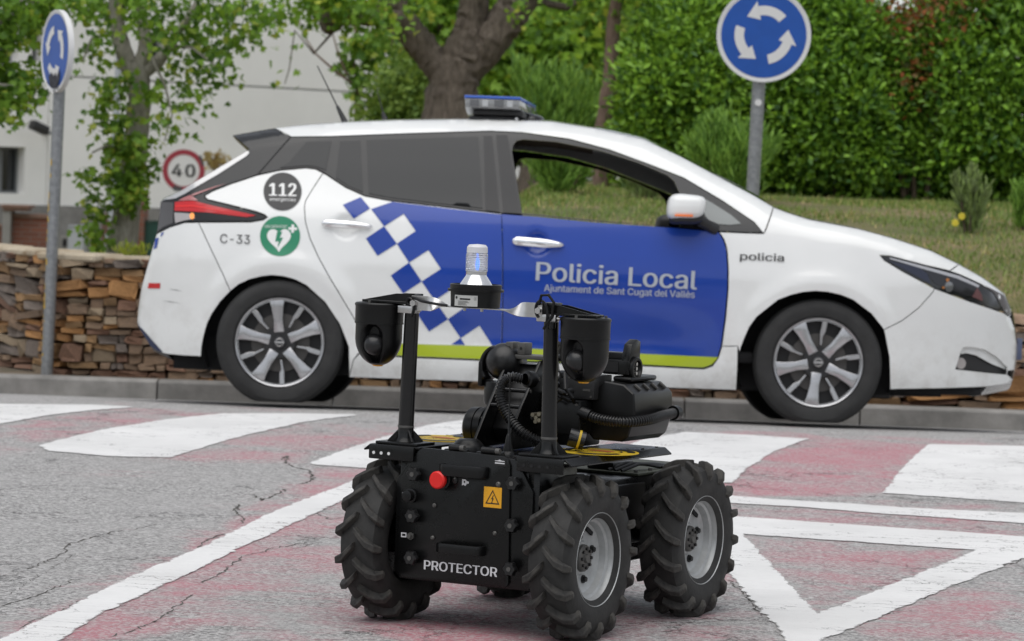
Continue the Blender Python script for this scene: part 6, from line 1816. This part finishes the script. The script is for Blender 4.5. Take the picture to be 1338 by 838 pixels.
# young sapling in front of the pale facade
sp_b = Vector((at(466, 200, 30).x, 30.0, ground_z(at(466, 200, 30).x, 30)))
sap = tag(empty('sapling', Matrix.Translation(sp_b)), 'young thin tree with few leaves in front of the pale facade right of the aerial', 'tree')
t3 = lambda *p: [at(x, y, 30) - sp_b for x, y in p]
MB().tube([Vector((0, 0, -.1))] + t3((466, 200), (467, 158), (468, 112)), [.04, .037, .032, .028], 10).build('trunk', M_BARK3, sap)
for pts in (((468, 114), (462, 80), (464, 45), (463, 20)), ((467, 114), (452, 95), (442, 70), (434, 42)), ((466, 112), (440, 95), (412, 70), (396, 45), (390, 22)), ((469, 112), (485, 105), (500, 90), (510, 75))):
    MB().tube(t3(*pts), [.016, .012, .009, .006, .005][:len(pts)], 7).build('branch', M_BARK3, sap)
cl = px_clusters([(466, 60, 2), (475, 62, 2), (490, 58, 2), (460, 92, 2), (472, 98, 1.5), (485, 78, 1.5), (450, 78, 1), (500, 72, 1), (478, 45, 1), (496, 40, .8), (456, 130, .3), (470, 108, 1), (508, 95, .6)], 30, .15)
V, F = leaf_clusters(cl, 330, .085, .055)
tag(obj('crown', mesh_np('crown', V - np.array(sp_b), F, L_PLANE), sap), kind='stuff')

# the plane tree with climbing plant at left
PT = 24.0
pb = Vector((at(158, 360, PT).x, PT, ground_z(at(158, 360, PT).x, PT)))
pt_ = tag(empty('plane_tree', Matrix.Translation(pb)), 'pale trunked plane tree wrapped in climbing leaves in front of the grey building', 'tree')
t4 = lambda *p: [at(x, y, PT + (d[0] if d else 0)) - pb for x, y, *d in p]
b = MB(); limb(b, [Vector((0, 0, -.3))] + t4((159, 330), (166, 270), (176, 200), (181, 140), (181, 100), (176, 78)), [.13, .112, .10, .09, .083, .078, .07], 16, .04, 6); b.build('trunk', M_BARK2, pt_)
for pts, rs in ((((179, 105), (164, 75), (155, 40), (150, -20)), [.075, .065, .058, .05]), (((179, 98), (190, 60), (184, 20), (180, -30)), [.06, .052, .045, .04]), (((181, 100), (205, 82), (222, 60), (235, 40), (260, 0)), [.052, .045, .04, .03, .02])):
    b = MB(); limb(b, t4(*pts), rs, 10, .05, 5); b.build('limb', M_BARK2, pt_)
for pts in (((222, 60), (250, 62, -.2), (280, 85, -.3)), ((155, 40), (120, 50, -.2), (108, 80, -.3)), ((190, 60), (215, 110, -.2), (225, 150, -.3), (215, 185, -.3)), ((166, 200, -.1), (140, 190, -.3), (120, 200, -.3))):
    MB().tube(t4(*pts), [.014, .010, .007, .005][:len(pts)], 6).build('branch', M_BARK2, pt_)
cl = px_clusters([(110, 10, 2), (135, 20, 2), (160, 12, 2), (190, 15, 2.5), (220, 10, 2.5), (250, 18, 2.5), (280, 14, 2.5), (310, 18, 2.5), (340, 20, 2), (365, 12, 1.5), (130, 45, 1.2), (205, 40, 2), (235, 45, 1.8), (265, 45, 1.8), (295, 45, 1.8), (320, 50, 1.5), (345, 38, 1), (112, 60, .6),
                  (128, 75, 1), (130, 95, .6), (240, 75, 1.3), (265, 78, 1.3), (285, 85, 1), (300, 100, .7), (225, 95, .8), (270, 110, .7), (215, 60, 1), (250, 100, .7), (272, 135, .5), (262, 130, .6), (240, 122, .4),
                  (125, 5, 2), (180, -15, 4), (250, -20, 4), (320, -15, 3), (120, -25, 3), (95, 8, 1), (300, 60, .8), (230, 130, .6), (222, 150, .5), (210, 165, .7), (200, 150, .4), (225, 165, .4)], PT - .1, .5)
V, F = leaf_clusters(cl, 2000, .060, .080, .5)
tag(obj('crown', mesh_np('crown', V - np.array(pb), F, L_PLANE), pt_), kind='stuff')
cl = px_clusters([(150, 130, 1), (135, 140, .8), (120, 150, .7), (150, 110, 1), (165, 105, 1), (190, 120, 1), (140, 165, 1), (160, 160, 1.6), (170, 185, 1.6), (155, 200, 1.6), (140, 190, .8), (180, 205, 1.4), (165, 225, 2), (150, 235, 1.6), (180, 235, 1.6), (165, 255, 2), (176, 258, 1.2), (145, 258, 1), (120, 240, .5), (115, 225, .4), (125, 270, .6), (135, 285, .8), (122, 300, .6),
                  (130, 310, .8), (118, 265, .5), (166, 268, .6), (108, 228, .25), (128, 325, .4), (114, 300, .4), (195, 185, .6), (188, 215, .7), (146, 215, 1), (127, 120, .5)], PT - .22, .10)
V, F = leaf_clusters(cl, 1050, .060, .054, .6)
tag(obj('climbing_plant', mesh_np('climbing_plant', V - np.array(pb), F, L_IVY), pt_), kind='stuff')
# crown of a neighbouring tree hanging in at the left edge
nb = Vector((at(-60, 330, 23).x, 23.0, ground_z(at(-60, 330, 23).x, 23)))
ntr = tag(empty('plane_tree', Matrix.Translation(nb)), 'leafy boughs of a tree hanging in at the upper left edge around the blue sign', 'tree')
b = MB(); limb(b, [Vector((0, 0, -.3))] + [at(-60, 150, 23) - nb, at(-50, 20, 23) - nb, at(-40, -80, 23) - nb], [.13, .11, .09, .07], 12, .04, 5); b.build('trunk', M_BARK2, ntr)
for pts in (((-55, 90), (-10, 110), (30, 115)), ((-50, 30), (0, 30), (40, 10)), ((-45, -10), (20, 0), (70, 5))):
    MB().tube([at(x, y, 23) - nb for x, y in pts], [.03, .018, .008], 7).build('branch', M_BARK2, ntr)
cl = px_clusters([(5, 10, 2), (25, 15, 2), (45, 18, 1.5), (10, 40, 2), (30, 45, 1.5), (45, 38, 1), (8, 62, 1), (70, 6, 1), (85, 4, .7), (60, 0, 1.4), (5, 100, 1.5), (20, 100, 1.5), (35, 108, 1.2), (10, 125, 1.5), (28, 130, 1.2), (48, 118, .7), (12, 145, 1), (58, 112, .3), (-10, 130, 2), (-15, 60, 2), (-20, 20, 3), (20, -20, 3), (70, -20, 3)], 23, .35)
V, F = leaf_clusters(cl, 1500, .066, .078, .5)
tag(obj('crown', mesh_np('crown', V - np.array(nb), F, L_PLANE), ntr), kind='stuff')
# weeds on the wall top
for lab, px, w, h, n in (('yellowish weeds on top of the stone wall below the climbing plant', 165, 46, 5, 260), ('tiny weed on the wall near the car tail', 186, 14, 12, 80)):
    tuft(lab, px, 330, 19.6, w, h, n, leaf_mat('yellow weed', (0.245, 0.34, 0.045), (0.525, 0.578, 0.09)), 'weeds', name='wall_weeds')

# ------------------------------------------------------------------ road signs
M_GALV = mat('galvanised steel', (.34, .35, .36), .45, metal=.55, col2=(.24, .25, .26), vscale=35, rvar=.1)
M_SBLUE = mat('sign blue', (.010, .085, .40), .4, var=.06, vscale=8)
M_SWHITE = mat('sign white', (.72, .72, .72), .45)
def sign_frame(c, n):
    n = Vector(n).normalized(); r = Vector((0, 0, 1)).cross(n).normalized(); up = n.cross(r)
    return frame(c, r, up, n)
def ring_poly(r0, r1, a0, a1, n=24):
    return [(r0 * math.cos(a0 + (a1 - a0) * i / n), r0 * math.sin(a0 + (a1 - a0) * i / n)) for i in range(n + 1)] + [(r1 * math.cos(a1 - (a1 - a0) * i / n), r1 * math.sin(a1 - (a1 - a0) * i / n)) for i in range(n + 1)]
def sheet(name, outer, z, m, parent, holes=()):
    V, T, _ = fill2d(outer, holes, 5, 5)
    return obj(name, mesh_np(name, np.stack([V[:, 0], V[:, 1], np.full(len(V), z)], -1), T, m), parent)
def roundabout_sign(label, centre, normal, rad, pole_foot, pole_top, prad, scorched=False, yellow=False, rot=0):
    foot = Vector(pole_foot)
    root = tag(empty('roundabout_sign', Matrix.Translation(foot)), label, 'road sign', 'roundabout signs')
    pm = M_GALV
    MB().cyl((0, 0, -.05), Vector(pole_top) - foot, prad, n=20).build('pole', pm, root)
    M = sign_frame(Vector(centre) - foot, normal)
    pl = MB().lathe([(-.028, rad * .97), (-.028, rad), (.004, rad), (.004, rad * .955), (.0, rad * .945), (.0, 0)], (0, 0, 0), (0, 0, 1), 64, False).build('sign_plate', M_SWHITE, root, M, ang=30)
    sheet('blue_field', [(rad * .905 * math.cos(2 * math.pi * i / 64), rad * .905 * math.sin(2 * math.pi * i / 64)) for i in range(64)], .0022, M_SBLUE, pl)
    for k in range(3):                                 # three arrows running anticlockwise
        a0 = R(42 + rot) + k * R(120); a1 = a0 + R(62)
        am = (a1 + R(30))
        sheet('arrow', ring_poly(rad * .42, rad * .62, a0, a1, 16), .0045, M_SWHITE, pl)
        sheet('arrow_head', [(rad * .33 * math.cos(a1 - .02), rad * .33 * math.sin(a1 - .02)), (rad * .73 * math.cos(a1 - .02), rad * .73 * math.sin(a1 - .02)), (rad * .53 * math.cos(am), rad * .53 * math.sin(am))], .0045, M_SWHITE, pl)
    if scorched:
        pts = [(-.42, -.48), (-.30, -.62), (-.18, -.50), (-.02, -.60), (.12, -.52), (.22, -.62), (.40, -.46), (.44, -.62), (.36, -.78), (.2, -.9), (-.1, -.9), (-.3, -.82)]
        sheet('scorch_mark', [(a * rad, c * rad) for a, c in pts], .0065, mat('scorched paint', (.035, .037, .05), .7, var=.5, vscale=40), pl)
        for a, c, w in ((-.5, -.76, .10), (.28, -.90, .08), (0, -.96, .12)):
            sheet('scuff', [(a * rad, c * rad), ((a + w) * rad, (c - .05) * rad), ((a + w * .8) * rad, (c + .04) * rad)], .007, mat('scuff', (.08, .08, .085), .8), pl)
    if yellow:
        d = (Vector(pole_top) - foot)
        for k in range(26):
            t = rng.uniform(.02, .80); p = d * t; th = R(rng.uniform(196, 226)); h = rng.uniform(.008, .05)
            rr = prad + .0012
            vs = [p + Vector((rr * math.cos(th + q), rr * math.sin(th + q), z)) for q, z in ((-.16, 0), (.16, .005), (.12, h), (-.10, h * .9))]
            MB().add(vs, [(0, 1, 2, 3)]).build('paint_fleck', mat('yellow paint fleck', (.62, .40, .05), .6), root)
    else:
        MB().cyl(Vector((0, -prad - .001, 0)) + (Vector(pole_top) - foot) * .62, Vector((0, -prad - .008, 0)) + (Vector(pole_top) - foot) * .62, .022, n=16).build('pole_sticker', M_SWHITE, root)
    for q in (-.4, .4):
        MB().box((0, q * rad, -.034), (prad * 2.6, .03, .010)).build('clamp', M_GALV, pl, bevel=.002)
YS = 18.98
f0 = at(61, 488, YS); f0.z = road_z(KERB_Y) + .10
top0 = at(78.5, 95, YS)
n0 = Vector((-.885, -.465, 0))
c0 = at(72.5, 67, YS - .06)
roundabout_sign('blue roundabout sign seen edge-on at far left, scorched at its lower rim', c0, n0, .237, f0, top0, .0345, True, True, 58)
YR = 21.1
xr = at(982, 262, YR)
f1 = Vector((xr.x, YR, ground_z(xr.x, YR)))
top1 = at(996, 30, YR)
roundabout_sign('blue roundabout sign facing the camera above the car windscreen', at(998, 46, YR - .08), (-.10, -.99, -.02), .300, f1, top1, .042)
# speed limit sign
Y4 = 40.0
c4 = at(240, 223, Y4)
r4 = Vector((c4.x + .12, Y4 + .08, ground_z(c4.x, Y4)))
root = tag(empty('speed_limit_sign', Matrix.Translation(r4)), 'round red ringed speed limit sign reading 40 behind the car tail', 'road sign')
MB().cyl((0, 0, -.1), Vector((c4.x + .12, Y4 + .08, c4.z + .2)) - r4, .035, n=14).build('pole', M_GALV, root)
M4 = sign_frame(c4 - r4, (.12, -.99, 0))
pl = MB().lathe([(-.03, .255), (-.03, .26), (.003, .26), (.003, 0)], (0, 0, 0), (0, 0, 1), 56, False).build('sign_plate', M_SWHITE, root, M4, ang=30)
sheet('red_ring', [(.256 * math.cos(2 * math.pi * i / 64), .256 * math.sin(2 * math.pi * i / 64)) for i in range(64)], .006, mat('faded sign red', (.33, .035, .055), .5), pl, [[(.192 * math.cos(2 * math.pi * i / 64), .192 * math.sin(2 * math.pi * i / 64)) for i in range(64)]])
V, T = text_mesh('40', .006, 1.15)
obj('numerals', mesh_np('numerals', [(-.138 + .272 * a + dx, -.075 + .15 * c, .0075 + .0004 * k) for k, dx in enumerate((0, -.007, .007)) for a, c in V], np.concatenate([T, T + len(V), T + 2 * len(V)]), M_RBLK), pl)
for pts in ([(-.14, -.22), (-.09, -.17), (-.07, -.2), (-.02, -.19), (-.01, -.25), (-.1, -.255)], [(.17, .17), (.20, .20), (.22, .16), (.25, .08), (.22, .06), (.2, .12)]):
    sheet('scuff', pts, .009, mat('scuff', (.05, .05, .05), .8), pl)
# dry twig behind it
tw = tag(empty('dry_shrub', Matrix.Translation((at(285, 250, 42).x, 42, ground_z(-3, 42)))), 'small dry brown shrub tip right of the 40 sign', 'shrub')
tb_ = Vector((at(285, 250, 42).x, 42, ground_z(-3, 42)))
MB().tube([Vector((0, 0, 0)), at(282, 240, 42) - tb_, at(276, 205, 42) - tb_], [.03, .02, .008], 7).build('stem', M_TWIG, tw)
V, F = leaf_clusters(px_clusters([(274, 210), (284, 206), (292, 212, .7), (280, 216)], 42, .1), 130, .07, .05, .1)
tag(obj('foliage', mesh_np('foliage', V - np.array(tb_), F, leaf_mat('dry leaf', (0.245, 0.17, 0.06), (0.455, 0.374, 0.135))), tw), kind='stuff')

# ------------------------------------------------------------------ the grey building and its forecourt
M_FAC = mat('pale facade panels', (.80, .80, .78), .85, var=.05, vscale=.6, bump=.05, bscale=20)
M_FAC2 = mat('grey facade recess', (.55, .55, .53), .85, var=.05, vscale=.6)
M_PLINTH = mat('rough grey plinth', (.22, .215, .205), .9, var=.2, vscale=4, bump=.3, bscale=15)
M_GLASS = mat('dark window glass', (.012, .015, .018), .08, coat=.4)
M_FRAME = mat('grey window frame', (.16, .17, .175), .5)
FY = 52.0
def build_building():
    TH = R(42)
    ex, ey = Vector((math.cos(TH), math.sin(TH), 0)), Vector((-math.sin(TH), math.cos(TH), 0))
    base = at(200, 300, FY); base.z = -.9
    BM = frame(base, ex, ey, (0, 0, 1)); BI = BM.inverted()
    root = tag(empty('grey_building', BM), 'long pale grey building with flat facade panels and dark windows behind the trees', 'building')
    q = lambda px, py, d=0: BI @ on_plane(px, py, base + ey * d, ey)
    X = lambda px: q(px, 200).x
    Z = lambda py: q(200, py).z
    x_l, x_r = X(-200), X(600)
    zp = Z(272)
    zj = Z(106)
    # openings: (x0, x1, z0, z1)
    ops = [(X(-8), X(33), Z(258), Z(199)), (X(-70), X(-30), Z(258), Z(199)), (X(38), X(52), Z(90), Z(42)), (X(-30), X(20), Z(92), Z(35)), (X(190), X(211), Z(75), Z(46))]
    def slab(name, x0, x1, z0, z1, m, y0=0, y1=.3, ob=()):
        outer = [(x0, z0), (x1, z0), (x1, z1), (x0, z1)]
        hs = [[(a, c), (b_, c), (b_, d), (a, d)] for a, b_, c, d in ob]
        V, T, lp = fill2d(outer, hs, 50, 50)
        n = len(V); vs = [(x, y0, z) for x, z in V] + [(x, y1, z) for x, z in V]
        fs = [tuple(t) for t in T] + [tuple(i + n for i in t)[::-1] for t in T]
        for L in lp: fs += [(L[i], L[(i + 1) % len(L)], L[(i + 1) % len(L)] + n, L[i] + n) for i in range(len(L))]
        return MB().add(vs, fs).build(name, m, root, smooth=False)
    slab('plinth', x_l, x_r, 0, zp - .01, M_PLINTH, -.04, .4)
    cuts = [x_l, X(62), x_r]
    for i in range(2):
        a, c = cuts[i] + .008, cuts[i + 1] - .008
        for z0, z1 in ((zp, zj - .012), (zj + .012, 6.4), (6.43, 9.5)):
            ob = [o for o in ops if o[0] > a and o[1] < c and o[2] > z0 and o[3] < z1]
            slab('facade_panel', a, c, z0, z1, M_FAC, 0, .3, ob)
    MB().box2((x_l, .28, 0), (x_r, 8, 9.45)).build('core', M_FAC2, root, smooth=False)
    for a, c, z0, z1 in ops:
        w = MB().box2((a, .235, z0), (c, .25, z1)).build('window', M_GLASS, root, smooth=False)
        b = MB(); t = .035
        b.box2((a, .19, z0), (c, .23, z0 + t)); b.box2((a, .19, z1 - t), (c, .23, z1)); b.box2((a, .19, z0 + t), (a + t, .23, z1 - t)); b.box2((c - t, .19, z0 + t), (c, .23, z1 - t))
        m_ = a + (c - a) * .42; b.box2((m_ - .04, .185, z0 + t), (m_ + .04, .232, z1 - t))
        b.build('window_frame', M_FRAME, w, smooth=False)
    o = MB()
    p = q(60, 172, -.05)
    o.tube([p + Vector((.02, .05, -.02)), p + Vector((-.02, -.25, -.02)), p + Vector((-.1, -.35, .0))], .03, 8)
    o.build('camera_arm', M_FRAME, root)
    pc = q(51, 167, -.4)
    MB().box((pc.x, pc.y, pc.z), (.30, .16, .14), Matrix.Rotation(R(20), 3, 'Y')).build('camera_housing', M_TRIM, root, bevel=.02)
    return root
build_building()

M_BRICK = bpy.data.materials.new('red brick courses'); M_BRICK.use_nodes = True
n, l = nodes(M_BRICK); tc = n.new('ShaderNodeTexCoord'); bt = n.new('ShaderNodeTexBrick')
mp = n.new('ShaderNodeMapping'); mp.inputs['Rotation'].default_value = (R(90), 0, 0); l.new(tc.outputs['Object'], mp.inputs['Vector']); l.new(mp.outputs[0], bt.inputs['Vector'])
bt.inputs['Color1'].default_value = (.21, .075, .045, 1); bt.inputs['Color2'].default_value = (.15, .055, .035, 1); bt.inputs['Mortar'].default_value = (.16, .12, .10, 1)
bt.inputs['Scale'].default_value = 1.0; bt.inputs['Brick Width'].default_value = .25; bt.inputs['Row Height'].default_value = .065; bt.inputs['Mortar Size'].default_value = .008
l.new(bt.outputs['Color'], n['Principled BSDF'].inputs['Base Color']); n['Principled BSDF'].inputs['Roughness'].default_value = .9
BY = 46.0
def block(name, label, cat, parts, Y=BY, group=None):
    """parts: (part name, px0, py_top, px1, py_bottom, depth, material, forward)"""
    x0 = at((parts[0][1] + parts[0][3]) / 2, 300, Y).x
    base = Vector((x0, Y, -.75))
    root = tag(empty(name, Matrix.Translation(base)), label, cat, group)
    for pn, a, t, c, d, dep, m, fw in parts:
        A = at(a, t, Y) - base; B = at(c, d, Y) - base; A2 = at(a, d, Y) - base
        lo, hi = (A.x, -fw, min(B.z, A2.z) if d < 329 else -.2), (B.x, dep - fw, A.z)
        MB().box2(lo, hi).build(pn, m, root, smooth=False)
    return root
M_CAP = mat('brown stone cap', (.20, .12, .09), .85, var=.2, vscale=6)
M_POST = mat('grey render post', (.24, .235, .22), .9, var=.1, vscale=5)
block('brick_wall', 'red brick garden wall at far left between the grey post and the sign pole', 'wall', [('brick_panel', 16, 284, 64, 330, .25, M_BRICK, 0), ('coping', 14, 279, 66, 283.6, .32, M_CAP, .03)])
block('brick_wall', 'short end of red brick wall at the very left edge', 'wall', [('brick_panel', -60, 296, 4, 330, .25, M_BRICK, 0), ('coping', -60, 291, 4.5, 295.6, .32, M_CAP, .03)])
block('gate_post', 'grey gate post with a broad brown stone cap at far left', 'gate post', [('shaft', 5.5, 275.4, 14.5, 330, .42, M_POST, .15), ('cap', 3, 267, 41, 270.5, .55, M_CAP, .2), ('cap_moulding', 6, 270.8, 37, 275, .5, M_CAP, .17)])
block('brick_pillar', 'tall dark brick pillar right of the plane tree trunk', 'pillar', [('shaft', 164, 253, 188, 330, .5, M_BRICK, .1), ('cap', 162, 249.5, 191, 252.7, .55, M_CAP, .12)])
block('brown_post', 'narrow brown post left of the plane tree trunk', 'post', [('shaft', 134, 281, 143, 330, .15, mat('brown post paint', (.13, .07, .055), .8), .05), ('post_top', 133.4, 279.6, 143.6, 280.8, .18, M_CAP, .06)])
gf = block('green_fence', 'dark green metal fence beside the brick pillar', 'fence', [('rail', 189, 288, 240, 289.6, .04, mat('green fence paint', (.012, .06, .045), .5), .02)])
for k in range(5):
    a = 189.5 + k * 9.5
    A = at(a, 290, BY) - Vector(gf.location); B = at(a + 8.2, 330, BY) - Vector(gf.location)
    MB().box2((A.x, 0, -.2), (B.x, .03, A.z)).build('fence_panel', MATS['green fence paint'], gf, smooth=False)
cb = block('utility_cabinet', 'pale grey utility cabinet standing at the foot of the grey plinth', 'cabinet', [('cabinet_body', 89, 296, 108, 330, .4, mat('pale cabinet', (.40, .42, .44), .6), 0), ('cabinet_lid', 88.3, 294.6, 108.7, 295.8, .44, mat('pale cabinet lid', (.36, .38, .4), .6), .02)], 50)
block('meter_box', 'small grey box with a dark hatch left of the pale cabinet', 'meter box', [('box_body', 79, 308, 87.5, 330, .2, M_POST, 0), ('box_hatch', 82, 312, 87, 322, .05, M_DARK, .02)], 50)
# thin lamp post behind the plane tree
xl = at(149, 190, 44).x; zb = ground_z(xl, 44)
lp_ = tag(empty('lamp_post', Matrix.Translation((xl, 44, zb))), 'thin pale lamp post standing behind the plane tree trunk', 'lamp post')
MB().cyl((0, 0, 0), (.06, 0, 6.5), .05, .035, 14).build('pole', mat('pale post grey', (.42, .45, .49), .5, metal=.3), lp_)
MB().cyl((0, 0, 0), (0, 0, .4), .08, n=14).build('pole_base', MATS['pale post grey'], lp_)
b = MB(); b.tube([Vector((.06, 0, 6.5)), Vector((.06, -.3, 6.9)), Vector((.06, -1.0, 7.0))], .03, 8); b.build('lamp_arm', MATS['pale post grey'], lp_)
MB().box((.06, -1.2, 7.0), (.22, .55, .10)).build('lamp_head', MATS['pale post grey'], lp_, bevel=.03)
